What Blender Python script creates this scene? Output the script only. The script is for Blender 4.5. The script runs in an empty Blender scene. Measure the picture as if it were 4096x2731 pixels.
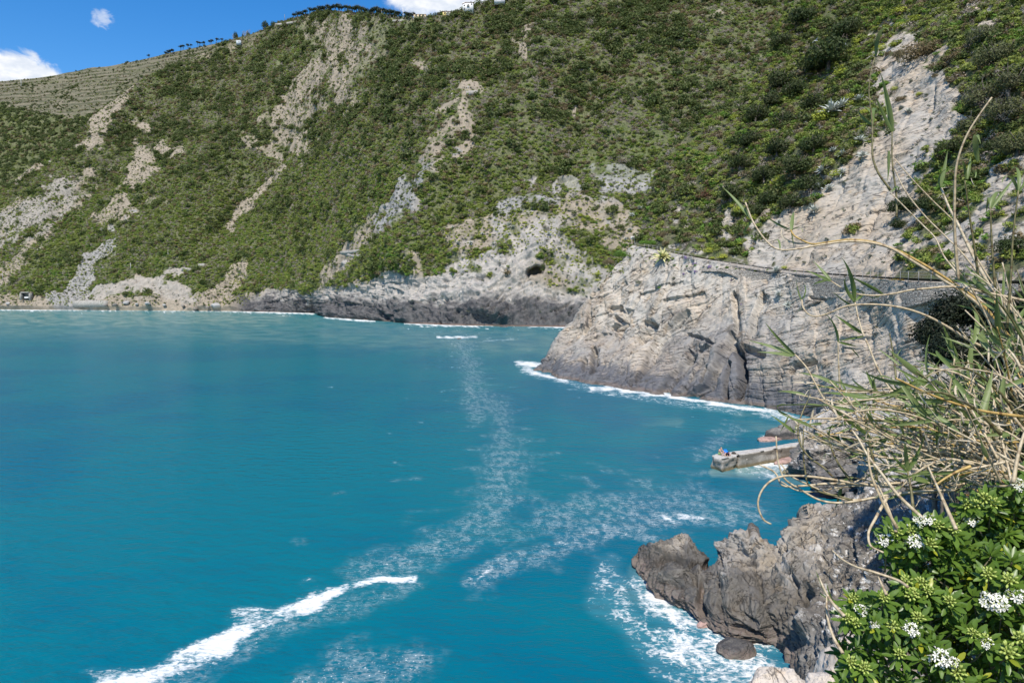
import bpy, math, random
import numpy as np
from mathutils import Vector, Matrix, Euler
R = math.radians
random.seed(7); rng = np.random.default_rng(11)
S = bpy.context.scene; COL = S.collection
# ---------------------------------------------------------------- camera
F = 711.1; H = 21.0; PITCH = math.atan((341.0-290.0)/F)
cp, sp = math.cos(PITCH), math.sin(PITCH)
cam = bpy.data.objects.new('camera', bpy.data.cameras.new('camera')); COL.objects.link(cam)
cam.data.sensor_width = 36; cam.data.lens = 36*F/1024; cam.data.clip_start = .05; cam.data.clip_end = 30000
cam.location = (0, 0, H); cam.rotation_euler = (R(90)-PITCH, 0, 0); S.camera = cam
def ray(u, v):
    u = np.asarray(u, float); v = np.asarray(v, float)
    x = (u-512)/F; w = (341-v)/F
    y = cp+sp*w; z = -sp+cp*w
    return x/y, z/y
def P(u, v, d):                       # world point seen at pixel (u,v), d metres ahead
    a, b = ray(u, v); d = np.asarray(d, float)
    return np.stack([a*d, d+0*a, H+b*d], -1)
def PZ(u, v, z=0.0):                  # world point seen at pixel on the level z
    a, b = ray(u, v); return P(u, v, (z-H)/b)
def proj(p):
    p = np.asarray(p, float); y = p[..., 1]; z = p[..., 2]-H
    dep = y*cp-z*sp; up = y*sp+z*cp
    dep = np.where(dep < .01, .01, dep)
    return 512+F*p[..., 0]/dep, 341-F*up/dep
def W(pts):                           # tracing scale -> pixels
    a = np.array(pts, float).copy(); a[:, :2] *= 1024/2352; return a
def ZM(ox, oy, s):
    def f(pts):
        a = np.array(pts, float).reshape(-1, len(pts[0]) if hasattr(pts[0], '__len__') else 2).copy()
        a[:, 0] = (ox+a[:, 0]/s)/4; a[:, 1] = (oy+a[:, 1]/s)/4; return a
    return f
Z1 = ZM(2900, 0, 1.96); Z2 = ZM(2900, 700, 1.96); Z3 = ZM(2900, 1300, 1.96); Z4 = ZM(2100, 950, 1.96)
ZA = ZM(0, 0, 1.68); ZB = ZM(1300, 0, 1.68); ZC = ZM(2696, 0, 1.68); ZD = ZM(0, 700, 1.68); ZE = ZM(1300, 700, 1.68)
ZG = ZM(1300, 1798, 1.68); ZK = ZM(2400, 1950, 2.0078); ZJ = ZM(2800, 1700, 4.704); ZR = ZM(900, 0, 1.68)
ZS = ZM(1500, 0, 3.92); ZX = ZM(3300, 1930, 1.688); ZY = ZM(3300, 2200, 1.687); ZT = ZM(1200, 900, 4.704)
# ---------------------------------------------------------------- noise
_pr = np.random.default_rng(3); _perm = _pr.permutation(4096)
_g = _pr.normal(size=(4096, 3)); _g /= np.linalg.norm(_g, axis=1)[:, None]
def _h3(i, j, k): return _perm[(_perm[(_perm[i & 4095]+j) & 4095]+k) & 4095]
def hash1(i, j=0, k=0):
    i = np.asarray(i).astype(np.int64); j = np.asarray(j).astype(np.int64)+0*i; k = np.asarray(k).astype(np.int64)+0*i
    return _h3(i, j, k)/4095.0
def noise(p):
    p = np.asarray(p, float); i = np.floor(p).astype(np.int64); f = p-i
    t = f*f*f*(f*(f*6-15)+10); out = 0
    for a in (0, 1):
        wa = t[..., 0] if a else 1-t[..., 0]
        for b in (0, 1):
            wb = t[..., 1] if b else 1-t[..., 1]
            for c in (0, 1):
                wc = t[..., 2] if c else 1-t[..., 2]
                g = _g[_h3(i[..., 0]+a, i[..., 1]+b, i[..., 2]+c)]
                out = out+wa*wb*wc*(g[..., 0]*(f[..., 0]-a)+g[..., 1]*(f[..., 1]-b)+g[..., 2]*(f[..., 2]-c))
    return out*1.5
def fbm(p, oct=4, lac=2.0, gain=.5, ridged=False):
    p = np.asarray(p, float); s = 0; a = 1
    for o in range(oct):
        n = noise(p+17.3*o)
        s = s+a*((1-2*np.abs(n)) if ridged else n); p = p*lac; a *= gain
    return s
def smooth(a, b, x):
    t = np.clip((np.asarray(x, float)-a)/(b-a), 0, 1); return t*t*(3-2*t)
def nrm(v): v = np.asarray(v, float); return v/np.linalg.norm(v, axis=-1, keepdims=True)
def segdist(U, V, line):              # distance to a polyline and the position along it
    best = np.full(U.shape, 1e9); tt = np.zeros(U.shape); n = len(line)-1
    for q in range(n):
        ax, ay = line[q][:2]; bx, by = line[q+1][:2]; dx, dy = bx-ax, by-ay
        t = np.clip(((U-ax)*dx+(V-ay)*dy)/(dx*dx+dy*dy+1e-12), 0, 1)
        d = np.hypot(U-ax-t*dx, V-ay-t*dy); m = d < best
        best = np.where(m, d, best); tt = np.where(m, (q+t)/n, tt)
    return best, tt
def strokes(U, V, lst, jit=None, soft=0, e0=.55, e1=1.35):     # soft union of strokes (line, width, strength)
    out = np.zeros(U.shape)
    for line, w, s in lst:
        x0, y0 = line[:, 0].min()-3*w, line[:, 1].min()-3*w; x1, y1 = line[:, 0].max()+3*w, line[:, 1].max()+3*w
        m = (U > x0) & (U < x1) & (V > y0) & (V < y1)
        if not m.any(): continue
        d, t = segdist(U[m], V[m], line)
        if jit is not None: d = d*(1+jit[m])
        if soft: out[m] += s*np.exp(-(d/(.75*w))**2)*smooth(0, .12, t+.02)*smooth(1, .85, t)
        else: out[m] = np.maximum(out[m], s*(1-smooth(e0*w, e1*w, d)))
    return out
# ---------------------------------------------------------------- objects
def tag(o, label=None, cat=None, group=None, kind=None):
    if label: o['label'] = label
    if cat: o['category'] = cat
    if group: o['group'] = group
    if kind: o['kind'] = kind
    return o
def empty(name, loc=(0, 0, 0), label=None, cat=None, group=None):
    o = bpy.data.objects.new(name, None); COL.objects.link(o); o.location = loc; o.empty_display_size = .1
    return tag(o, label, cat, group)
def newmesh(name, verts, faces, mats=(), attrs=None, smooth_=True, midx=None):
    verts = np.ascontiguousarray(np.asarray(verts, np.float32).reshape(-1, 3))
    me = bpy.data.meshes.new(name); me.vertices.add(len(verts)); me.vertices.foreach_set('co', verts.ravel())
    if len(faces):
        if isinstance(faces, np.ndarray):
            n, k = faces.shape; me.loops.add(n*k); me.polygons.add(n)
            me.loops.foreach_set('vertex_index', faces.astype(np.int32).ravel())
            me.polygons.foreach_set('loop_start', np.arange(0, n*k, k, dtype=np.int32))
        else:
            n = len(faces); ln = np.array([len(f) for f in faces], np.int32); st = np.concatenate([[0], np.cumsum(ln)[:-1]]).astype(np.int32)
            me.loops.add(int(ln.sum())); me.polygons.add(n)
            me.loops.foreach_set('vertex_index', np.concatenate([np.asarray(f, np.int32) for f in faces]))
            me.polygons.foreach_set('loop_start', st)
        if smooth_: me.polygons.foreach_set('use_smooth', np.ones(n, bool))
    for m in mats: me.materials.append(m)
    if midx is not None: me.polygons.foreach_set('material_index', np.asarray(midx, np.int32))
    if attrs:
        for k, a in attrs.items():
            a = np.asarray(a, np.float32)
            if a.ndim == 1: me.attributes.new(k, 'FLOAT', 'POINT').data.foreach_set('value', a)
            else: me.attributes.new(k, 'FLOAT_VECTOR', 'POINT').data.foreach_set('vector', np.ascontiguousarray(a).ravel())
    me.update(calc_edges=True); me.validate(); return me
def obj(name, me, parent=None, loc=None, **kw):
    o = bpy.data.objects.new(name, me); COL.objects.link(o)
    if parent is not None: o.parent = parent
    if loc is not None: o.location = loc
    return tag(o, **kw)
def gridfaces(nr, nc):
    a = np.arange(nr*nc).reshape(nr, nc)
    return np.stack([a[:-1, :-1], a[:-1, 1:], a[1:, 1:], a[1:, :-1]], -1).reshape(-1, 4)
class MB:                             # collects shapes into one mesh
    def __init__(s): s.v = []; s.f = []; s.m = []; s.n = 0
    def add(s, v, f, mi=0):
        v = np.asarray(v, float).reshape(-1, 3); s.v.append(v)
        for q in f: s.f.append([int(i)+s.n for i in q]); s.m.append(mi)
        s.n += len(v); return s
    def box(s, c, size, rz=0, mi=0, taper=1.0, tilt=None):
        x, y, z = np.array(size)/2; v = []
        for k, t in ((-1, 1.0), (1, taper)):
            v += [(-x*t, -y*t, k*z), (x*t, -y*t, k*z), (x*t, y*t, k*z), (-x*t, y*t, k*z)]
        v = np.array(v)
        M = np.array((Euler(tilt).to_matrix() if tilt is not None else Matrix.Rotation(rz, 3, 'Z')))
        v = v@M.T+np.array(c)
        return s.add(v, [(3, 2, 1, 0), (4, 5, 6, 7), (0, 1, 5, 4), (1, 2, 6, 5), (2, 3, 7, 6), (3, 0, 4, 7)], mi)
    def tube(s, pts, rad, n=6, mi=0, cap=True):
        v, f = tube(pts, rad, n, cap); return s.add(v, f, mi)
    def prism(s, poly, z0, z1, mi=0):
        n = len(poly); v = [(p[0], p[1], z0) for p in poly]+[(p[0], p[1], z1) for p in poly]
        return s.add(v, [list(range(n))[::-1], list(range(n, 2*n))]+[(i, (i+1) % n, n+(i+1) % n, n+i) for i in range(n)], mi)
    def mesh(s, name, mats, sm=False):
        return newmesh(name, np.concatenate(s.v), s.f, mats, smooth_=sm, midx=s.m)
def frames(pts):
    pts = np.asarray(pts, float); t = np.gradient(pts, axis=0); t = nrm(t)
    a = np.array([0, 0, 1.0]) if abs(t[0][2]) < .9 else np.array([1.0, 0, 0])
    n = nrm(np.cross(t[0], a)); N = []
    for q in t:
        n = nrm(n-q*np.dot(n, q)); N.append(n)
    N = np.array(N); return t, N, np.cross(t, N)
def tube(pts, rad, n=6, cap=True):
    pts = np.asarray(pts, float); k = len(pts); rad = np.broadcast_to(np.asarray(rad, float), (k,))
    t, N, B = frames(pts); a = np.arange(n)/n*2*math.pi
    v = pts[:, None]+rad[:, None, None]*(np.cos(a)[None, :, None]*N[:, None]+np.sin(a)[None, :, None]*B[:, None])
    f = [(i*n+j, i*n+(j+1) % n, (i+1)*n+(j+1) % n, (i+1)*n+j) for i in range(k-1) for j in range(n)]
    if cap: f += [tuple(range(n))[::-1], tuple(range((k-1)*n, k*n))]
    return v.reshape(-1, 3), f
def resample(pts, n):
    pts = np.asarray(pts, float)
    if len(pts) == 2: return pts[0]+(pts[1]-pts[0])*np.linspace(0, 1, n)[:, None]
    s = np.concatenate([[0], np.cumsum(np.linalg.norm(np.diff(pts, axis=0), axis=1))]); x = np.linspace(0, s[-1], n)
    m = np.gradient(pts, s, axis=0)   # cubic hermite
    i = np.clip(np.searchsorted(s, x, side='right')-1, 0, len(s)-2); h = (s[i+1]-s[i]); t = ((x-s[i])/h)[:, None]; h = h[:, None]
    return (2*t**3-3*t**2+1)*pts[i]+(t**3-2*t**2+t)*h*m[i]+(-2*t**3+3*t**2)*pts[i+1]+(t**3-t**2)*h*m[i+1]
# ---------------------------------------------------------------- materials
class NT:
    def __init__(s, name, out='mat'):
        s.mat = bpy.data.materials.new(name); s.mat.use_nodes = True; s.t = s.mat.node_tree; s.t.nodes.clear()
        s.out = s.t.nodes.new('ShaderNodeOutputMaterial')
    def n(s, typ, ins=None, **kw):
        d = s.t.nodes.new('ShaderNode'+typ)
        for k, v in kw.items(): setattr(d, k, v)
        if ins:
            for k, v in ins.items(): s.set(d, k, v)
        return d
    def set(s, d, k, v):
        i = d.inputs[k]
        if isinstance(v, bpy.types.NodeSocket): s.t.links.new(v, i)
        else:
            if hasattr(i.default_value, '__len__') and hasattr(v, '__len__') and len(i.default_value) == 4 and len(v) == 3: v = (*v, 1)
            i.default_value = v
    def math(s, op, a, b=0.0, c=None, clamp=False):
        d = s.n('Math', operation=op, use_clamp=clamp); s.set(d, 0, a); s.set(d, 1, b)
        if c is not None: s.set(d, 2, c)
        return d.outputs[0]
    def mix(s, f, a, b, blend='MIX'):
        d = s.n('Mix', data_type='RGBA', blend_type=blend); s.set(d, 0, f); s.set(d, 6, a if not isinstance(a, tuple) else (*a[:3], 1)); s.set(d, 7, b if not isinstance(b, tuple) else (*b[:3], 1))
        return d.outputs[2]
    def rng(s, x, a, b, c=0.0, d=1.0, st=True):
        m = s.n('MapRange', interpolation_type='SMOOTHSTEP' if st else 'LINEAR', clamp=True)
        for k, v in zip(('Value', 'From Min', 'From Max', 'To Min', 'To Max'), (x, a, b, c, d)): s.set(m, k, v)
        return m.outputs[0]
    def noise(s, scale, vec=None, detail=4, rough=.55, dist=0.0, dim='3D'):
        d = s.n('TexNoise', {'Scale': scale, 'Detail': detail, 'Roughness': rough, 'Distortion': dist}, noise_dimensions=dim)
        if vec is not None: s.set(d, 'Vector', vec)
        return d.outputs['Fac']
    def pos(s): return s.n('NewGeometry').outputs['Position']
    def local(s): return s.n('TexCoord').outputs['Object']
    def mapping(s, vec, scale=(1, 1, 1), rot=(0, 0, 0)):
        return s.n('Mapping', {'Vector': vec, 'Scale': scale, 'Rotation': rot}).outputs[0]
    def axes(s, g, b, tv, cb, ct):   # rock coordinates: along the bedding normal b and across it
        b = nrm(b); sv = nrm(np.cross(b, tv)); tv = np.cross(sv, b); o = []
        for v, k in ((tv, ct), (sv, ct), (b, cb)):
            d = s.n('VectorMath', operation='DOT_PRODUCT'); s.set(d, 0, g); s.set(d, 1, tuple(v*k)); o.append(d.outputs['Value'])
        return s.n('CombineXYZ', {0: o[0], 1: o[1], 2: o[2]}).outputs[0]
    def line(s, n, w): return s.rng(s.math('ABSOLUTE', s.math('SUBTRACT', n, .5)), 0.0, w, 1.0, 0.0)
    def attr(s, name): return s.n('Attribute', attribute_name=name, attribute_type='GEOMETRY').outputs['Fac']
    def bump(s, h, strength=.5, dist=.1, nrm_=None):
        d = s.n('Bump', {'Height': h, 'Strength': strength, 'Distance': dist})
        if nrm_ is not None: s.set(d, 'Normal', nrm_)
        return d.outputs[0]
    def principled(s, color, rough=.8, spec=.3, normal=None, **kw):
        d = s.n('BsdfPrincipled', {'Base Color': color, 'Roughness': rough, 'Specular IOR Level': spec})
        if normal is not None: s.set(d, 'Normal', normal)
        for k, v in kw.items(): s.set(d, k, v)
        return d.outputs[0]
    def done(s, sh, disp=None):
        s.t.links.new(sh, s.out.inputs['Surface']); return s.mat
def plain(name, col, rough=.8, spec=.3, var=.25, scale=3.0, bump=.2, bd=.05, obj_=True):
    t = NT(name); vec = t.local() if obj_ else t.pos()
    n = t.noise(scale, vec, 5, .6); c = t.mix(t.rng(n, .3, .7), tuple(x*(1-var) for x in col), tuple(min(1, x*(1+var)) for x in col))
    return t.done(t.principled(c, rough, spec, t.bump(t.noise(scale*3, vec, 4), bump, bd)))
# ---------------------------------------------------------------- sun, sky
SUN = nrm(np.array([-.10, -.62, .88])); EL = math.asin(SUN[2]); AZ = math.atan2(SUN[0], SUN[1])
sl = bpy.data.lights.new('sun', 'SUN'); sl.energy = 4.0; sl.angle = R(.53); sl.color = (1, .94, .85)
so = bpy.data.objects.new('sun', sl); COL.objects.link(so)
so.rotation_euler = Vector(SUN).to_track_quat('Z', 'Y').to_euler()
wd = bpy.data.worlds.new('World'); S.world = wd; wd.use_nodes = True; wt = wd.node_tree; wt.nodes.clear()
class WN(NT):
    def __init__(s, t): s.t = t
w = WN(wt); wo = wt.nodes.new('ShaderNodeOutputWorld')
sky = w.n('TexSky', sky_type='NISHITA', sun_disc=False, sun_elevation=EL, sun_rotation=AZ, altitude=100, air_density=1.0, dust_density=.3, ozone_density=3.0)
dirn = w.n('TexCoord').outputs['Generated']; sx = w.n('SeparateXYZ', {0: dirn})
az = w.math('MULTIPLY', w.math('ARCTAN2', sx.outputs[0], sx.outputs[1]), 180/math.pi)
el = w.math('MULTIPLY', w.math('ARCSINE', sx.outputs[2]), 180/math.pi)
def azel(X, Y):
    a, b = ray(X*1024/2352, Y*1024/2352); return math.degrees(math.atan(a)), math.degrees(math.atan(b/math.hypot(1, a)))
mask = None
for X, Y, rx, ry, k, soft, op in ((18, 195, 150, 88, .75, .22, 1.0), (-160, 190, 170, 120, .8, .3, 1), (234, 42, 30, 25, 1.5, .8, .55), (1030, -25, 170, 78, .8, .3, 1.0), (1230, -60, 200, 90, .8, .3, 1.0), (1480, 120, 80, 10, .9, .6, .3)):
    a0, e0 = azel(X, Y); a1, _ = azel(X+rx, Y); _, e1 = azel(X, Y-ry)
    da = w.math('DIVIDE', w.math('SUBTRACT', az, a0), abs(a1-a0)); de = w.math('DIVIDE', w.math('SUBTRACT', el, e0), abs(e1-e0))
    r = w.math('SQRT', w.math('ADD', w.math('MULTIPLY', da, da), w.math('MULTIPLY', de, de)))
    nz = w.noise(9 if rx > 60 else 40, w.mapping(dirn, (3, 3, 5)), 7, .6, .4)
    m = w.math('MULTIPLY', w.rng(w.math('ADD', w.math('SUBTRACT', 1.0, r), w.math('MULTIPLY', w.math('SUBTRACT', nz, .5), k)), -.02, soft), op)
    mask = m if mask is None else w.math('MAXIMUM', mask, m)
cl = w.mix(w.rng(w.noise(14, w.mapping(dirn, (3, 3, 6)), 5), .35, .7), (.70, .76, .86), (.97, .98, 1.0))
hs = w.n('HueSaturation', {'Hue': .505, 'Saturation': 1.4, 'Value': 1.0, 'Color': sky.outputs[0]})
bg1 = w.n('Background', {'Color': hs.outputs[0], 'Strength': .13}); bg2 = w.n('Background', {'Color': cl, 'Strength': .82})
mx = w.n('MixShader', {0: mask, 1: bg1.outputs[0], 2: bg2.outputs[0]}); wt.links.new(mx.outputs[0], wo.inputs[0])
S.view_settings.view_transform = 'Standard'; S.view_settings.look = 'None'; S.view_settings.exposure = .42; S.view_settings.gamma = 1
S.cycles.max_bounces = 5; S.cycles.transparent_max_bounces = 8; S.cycles.diffuse_bounces = 2; S.cycles.glossy_bounces = 2; S.cycles.caustics_reflective = False; S.cycles.caustics_refractive = False
# ---------------------------------------------------------------- sea
def make_sea():
    vs = np.concatenate([290+np.geomspace(.6, 12, 14)[:-1], np.arange(302, 470, 1.1), np.arange(470, 720, 1.5), np.linspace(722, 1500, 30)])
    us = np.concatenate([np.linspace(-2600, -20, 60), np.arange(-18, 830, 1.35), np.linspace(832, 1060, 90), np.linspace(1070, 3600, 50)])
    U, V = np.meshgrid(us, vs); p = PZ(U, V, 0.0); U, V = U.ravel(), V.ravel(); p = p.reshape(-1, 3)
    j = .9*fbm(p*[.25, .25, 0]+5, 3)+.5*noise(p*[.05, .05, 0])
    wv = lambda L: [(W(a), b*.4354, c) for a, b, c in L]
    A = wv([([(262, 1590), (400, 1530), (520, 1478)], 27, 1.05), ([(500, 1478), (600, 1422), (720, 1385)], 24, 1.05), ([(700, 1390), (800, 1345), (870, 1328), (948, 1331)], 12, 1),
            ([(370, 1525), (450, 1492), (505, 1465)], 4, .6), ([(1130, 1303), (1088, 1336)], 3.5, .55), ([(1560, 1188), (1612, 1188)], 4, .7), ([(1520, 1183), (1548, 1198)], 5, .6), ([(1285, 1243), (1312, 1250)], 4, .6),
            ([(1490, 1368), (1535, 1378)], 14, .9), ([(1575, 1425), (1640, 1452), (1720, 1476), (1790, 1478)], 9, .8), ([(1600, 1490), (1660, 1520), (1720, 1535)], 22, .62), ([(1540, 1400), (1560, 1412)], 8, .8), ([(1640, 1550), (1740, 1560)], 18, .6),
            ([(1190, 834), (1242, 838)], 6, 1), ([(1203, 846), (1250, 862), (1305, 875)], 5, .9), ([(1360, 892), (1420, 892), (1500, 905), (1545, 908)], 5, 1), ([(1540, 910), (1620, 922), (1700, 935), (1770, 943)], 5.5, 1), ([(1760, 938), (1850, 975), (1890, 972)], 9, .75),
            ([(748, 729), (860, 737)], 2.4, 1), ([(930, 741), (1040, 746), (1130, 746)], 3.4, 1), ([(1170, 745), (1310, 751)], 3.6, 1), ([(1005, 774), (1095, 773)], 2.4, 1), ([(1110, 782), (1180, 778)], 2, .45),
            ([(-60, 710.5), (300, 712), (500, 713), (640, 716)], 1.5, 1), ([(530, 713.5), (640, 716.5), (720, 719)], 2.2, 1), ([(1735, 1065), (1830, 1072)], 12, .95), ([(1750, 1085), (1790, 1098)], 6, .6)])
    Sp = wv([([(420, 1560), (620, 1452), (800, 1385), (960, 1340)], 30, .5), ([(830, 1318), (950, 1282), (1050, 1240), (1130, 1180), (1150, 1120), (1160, 1050)], 58, .62), ([(1160, 1050), (1150, 950), (1100, 900), (1085, 850), (1060, 790)], 32, .5),
             ([(1100, 955), (1075, 880), (1085, 840)], 22, .6), ([(1090, 1330), (1200, 1282), (1320, 1240), (1450, 1205), (1560, 1188), (1680, 1190)], 28, .85), ([(1250, 1190), (1400, 1160), (1600, 1145), (1740, 1185)], 42, .62), ([(690, 1575), (850, 1530), (960, 1510)], 50, .68), ([(1600, 1050), (1690, 990)], 16, .5), ([(1150, 1240), (1250, 1215)], 30, .4)])
    Wb = wv([([(1395, 1320), (1420, 1400), (1480, 1470), (1550, 1530), (1600, 1590)], 38, .62), ([(1480, 1350), (1520, 1400), (1600, 1440), (1700, 1470), (1780, 1478)], 34, .9), ([(1540, 1470), (1640, 1510), (1740, 1530), (1780, 1560)], 58, .95), ([(1380, 1390), (1440, 1410)], 30, .5), ([(1750, 1005), (1830, 992)], 8, .9), ([(1760, 940), (1880, 985)], 16, .8), ([(1200, 850), (1420, 905), (1700, 945)], 9, .6), ([(1700, 1080), (1850, 1085)], 16, .6)])
    T = wv([([(-200, 722), (300, 728), (640, 724)], 26, .8), ([(0, 735), (500, 745), (900, 760), (1250, 775)], 40, .38), ([(1480, 968), (1560, 966)], 9, .22), ([(1700, 1082), (1840, 1100)], 16, 1), ([(1460, 1312), (1520, 1330)], 20, .6), ([(1640, 1085), (1720, 1090)], 10, .6), ([(1700, 960), (1800, 985)], 16, .5), ([(1450, 1350), (1540, 1400)], 25, .35)])
    big_ = fbm(p*[.018, .018, 0]+3, 3); mid_ = fbm(p*[.09, .09, 0]+7, 3)
    me = newmesh('sea', p, gridfaces(len(vs), len(us)), attrs=dict(fa=strokes(U, V, A, j*1.1, e0=.1, e1=1.7)*(.80+.55*np.clip(fbm(p*[.35, .35, 0]+4, 3), -.8, .4)), fs=strokes(U, V, Sp, j, e0=.0, e1=1.5), fw=strokes(U, V, Wb, j*.6, e0=.3, e1=1.5), turb=strokes(U, V, T, j*.3)*(.55+.9*np.clip(mid_, -.5, .6)), big=.5+big_*.5+.3*mid_, patch=smooth(-.45, .5, fbm(p*[1.0, .5, 0]+9, 4, gain=.65))))
    t = NT('sea_water'); g = t.pos()
    body = t.mix(t.rng(t.attr('big'), .25, .75), (.0012, .116, .180), (.002, .138, .183))
    ps = t.n('SeparateXYZ', {0: g})
    body = t.mix(t.rng(ps.outputs[1], 120, 600), body, (.014, .175, .20))
    body = t.mix(t.attr('turb'), body, (.20, .30, .27))
    fine2 = t.noise(2.2, t.mapping(g, (1, 1.6, 1)), 5, .7, .6)
    fa = t.attr('fa'); solid = t.rng(t.math('ADD', fa, t.math('MULTIPLY', t.math('SUBTRACT', fine2, .5), 2.2)), .22, .88)
    solid = t.math('MULTIPLY', solid, t.rng(fa, .0, .22))
    vo = t.n('TexVoronoi', {'Scale': 5.5, 'Vector': t.mapping(g, (1, .8, 1)), 'Randomness': 1.0})
    dots = t.rng(vo.outputs['Distance'], .30, .12); patch = t.attr('patch')
    vo2 = t.n('TexVoronoi', {'Scale': 2.1, 'Vector': t.mapping(g, (.6, 1.2, 1), (0, 0, .3)), 'Randomness': 1.0}); dots = t.math('MAXIMUM', dots, t.math('MULTIPLY', t.rng(vo2.outputs['Distance'], .24, .08), .6))
    spk = t.math('MULTIPLY', t.math('MULTIPLY', dots, t.rng(fine2, .40, .56)), t.math('MULTIPLY', t.rng(t.attr('fs'), .1, .8), t.math('ADD', t.math('MULTIPLY', patch, 1.1), .3)))
    veil = t.math('MULTIPLY', t.attr('fs'), t.math('MULTIPLY', t.math('ADD', t.math('MULTIPLY', patch, .36), .06), t.rng(fine2, .36, .62)))
    wob = t.n('VectorMath', operation='ADD'); t.set(wob, 0, g)
    nn = t.n('TexNoise', {'Vector': g, 'Scale': .8, 'Detail': 3}); sc = t.n('VectorMath', operation='SCALE'); t.set(sc, 0, nn.outputs['Color']); t.set(sc, 'Scale', 2.4); t.t.links.new(sc.outputs[0], wob.inputs[1])
    ve = t.n('TexVoronoi', {'Scale': .62, 'Vector': t.mapping(wob.outputs[0], (1, .7, 1))}, feature='DISTANCE_TO_EDGE')
    ve2 = t.n('TexVoronoi', {'Scale': 1.7, 'Vector': t.mapping(wob.outputs[0], (1, .7, 1))}, feature='DISTANCE_TO_EDGE')
    lace = t.math('MAXIMUM', t.rng(ve.outputs[0], .13, .015), t.math('MULTIPLY', t.rng(ve2.outputs[0], .12, .0), .75))
    fw = t.attr('fw'); lw = t.math('MULTIPLY', t.rng(t.math('ADD', t.math('ADD', t.math('MULTIPLY', lace, .42), t.math('MULTIPLY', t.math('SUBTRACT', fine2, .5), 2.1)), t.math('ADD', t.math('SUBTRACT', fw, .95), t.math('MULTIPLY', t.attr('patch'), .35))), .0, .75), t.rng(fw, .05, .4))
    foam = t.math('MINIMUM', t.math('MAXIMUM', t.math('MAXIMUM', solid, lw), t.math('MAXIMUM', spk, veil)), 1.0)
    milk = t.math('MULTIPLY', t.math('MAXIMUM', fw, t.math('MULTIPLY', fa, .8)), .22)
    body = t.mix(milk, body, (.25, .48, .52))
    colr = t.mix(foam, body, (.74, .745, .71))
    w1 = t.noise(.55, t.mapping(g, (.7, 1.3, 1), (0, 0, .4)), 4, .62)
    hgt = t.math('MULTIPLY', w1, .7)
    nb = t.bump(hgt, .75, .55)
    pr = t.principled(colr, t.math('ADD', .22, t.math('MULTIPLY', foam, .6)), .09, nb, **{'IOR': 1.33, 'Specular Tint': (.5, .85, 1)})
    me.materials.append(t.done(pr)); return obj('sea', me, kind='structure')
make_sea()
# ---------------------------------------------------------------- terrain sheets
class Sheet: pass
def interp_rows(rows, ts, nr):
    T = np.array(ts, float); x = np.linspace(0, 1, nr)*(T[-1]-T[0])+T[0]; Rw = np.stack(rows)     # (k,n,3)
    sl_ = np.gradient(Rw, T, axis=0)
    i = np.clip(np.searchsorted(T, x, side='right')-1, 0, len(T)-2); h = (T[i+1]-T[i])[:, None, None]; t = ((x-T[i])[:, None, None])/h
    lin = Rw[i]+(Rw[i+1]-Rw[i])*t
    cub = (2*t**3-3*t**2+1)*Rw[i]+(t**3-2*t**2+t)*h*sl_[i]+(-2*t**3+3*t**2)*Rw[i+1]+(t**3-t**2)*h*sl_[i+1]
    return .5*lin+.5*cub
def gnormals(p):
    n = np.cross(np.gradient(p, axis=1), np.gradient(p, axis=0)); n = n/(np.linalg.norm(n, axis=-1, keepdims=True)+1e-12); return n
def finish(name, p, mat, attrs, label=None, cat=None, kind='structure', flat=False):
    nr, nc = p.shape[:2]
    me = newmesh(name, p.reshape(-1, 3), gridfaces(nr, nc), [mat], attrs={k: v.ravel() for k, v in attrs.items()}, smooth_=not flat)
    s = Sheet(); s.p = p; s.o = obj(name, me, label=label, cat=cat, kind=kind); s.n = gnormals(p)
    if (s.n[..., 2].mean()) < 0: s.n = -s.n; me.flip_normals()
    s.u, s.v = proj(p); s.a = attrs; s.flat = p.reshape(-1, 3); s.fu = s.u.ravel(); s.fv = s.v.ravel(); s.fn = s.n.reshape(-1, 3); return s
def at(s, u, v):                       # point and normal of a sheet seen at a pixel
    d = (s.fu-u)**2+(s.fv-v)**2; dy = s.flat[:, 1]
    k = np.argmin(np.where(d < max(2.5, d.min()*1.2), dy*1e-4+d*.01, 1e9+d)); return s.flat[k], s.fn[k]
def blocks(p, nb, nj, thick, jl, amp, warp=.35, wsc=.12, seed=0):
    nb, nj = nrm(nb), nrm(nj); L = thick*6
    q = p+warp*thick*4*np.stack([noise(p*wsc/thick*.6+seed), noise(p*wsc/thick*.6+31+seed), noise(p*wsc/thick*.6+67+seed)], -1)
    b = q@nb/thick; i = np.floor(b); f = b-i; o = hash1(i, 7+seed)
    j = (q@nj)/jl+o*9; k = np.floor(j); g = j-k
    hh = hash1(i, k, 3+seed)-.5; h1 = hash1(i, 11+seed)-.5
    d = amp*(hh*.9+h1*1.1+1.3*(hash1(i, k, 13+seed)-.5)*(g-.5)+.9*(hash1(i, k, 17+seed)-.5)*(f-.5))
    mk = smooth(-.25, .3, noise(p*.16/thick**.5+seed*3.1)); d = d*(.35+.65*mk)
    cr = np.maximum(1-smooth(0, .13, np.minimum(f, 1-f)), .8*(1-smooth(0, .07, np.minimum(g, 1-g)))*(hash1(i, k, 5+seed) > .35))
    return d-.75*amp*cr*mk*(.2+.8*hash1(i, 21+seed)), cr
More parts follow.
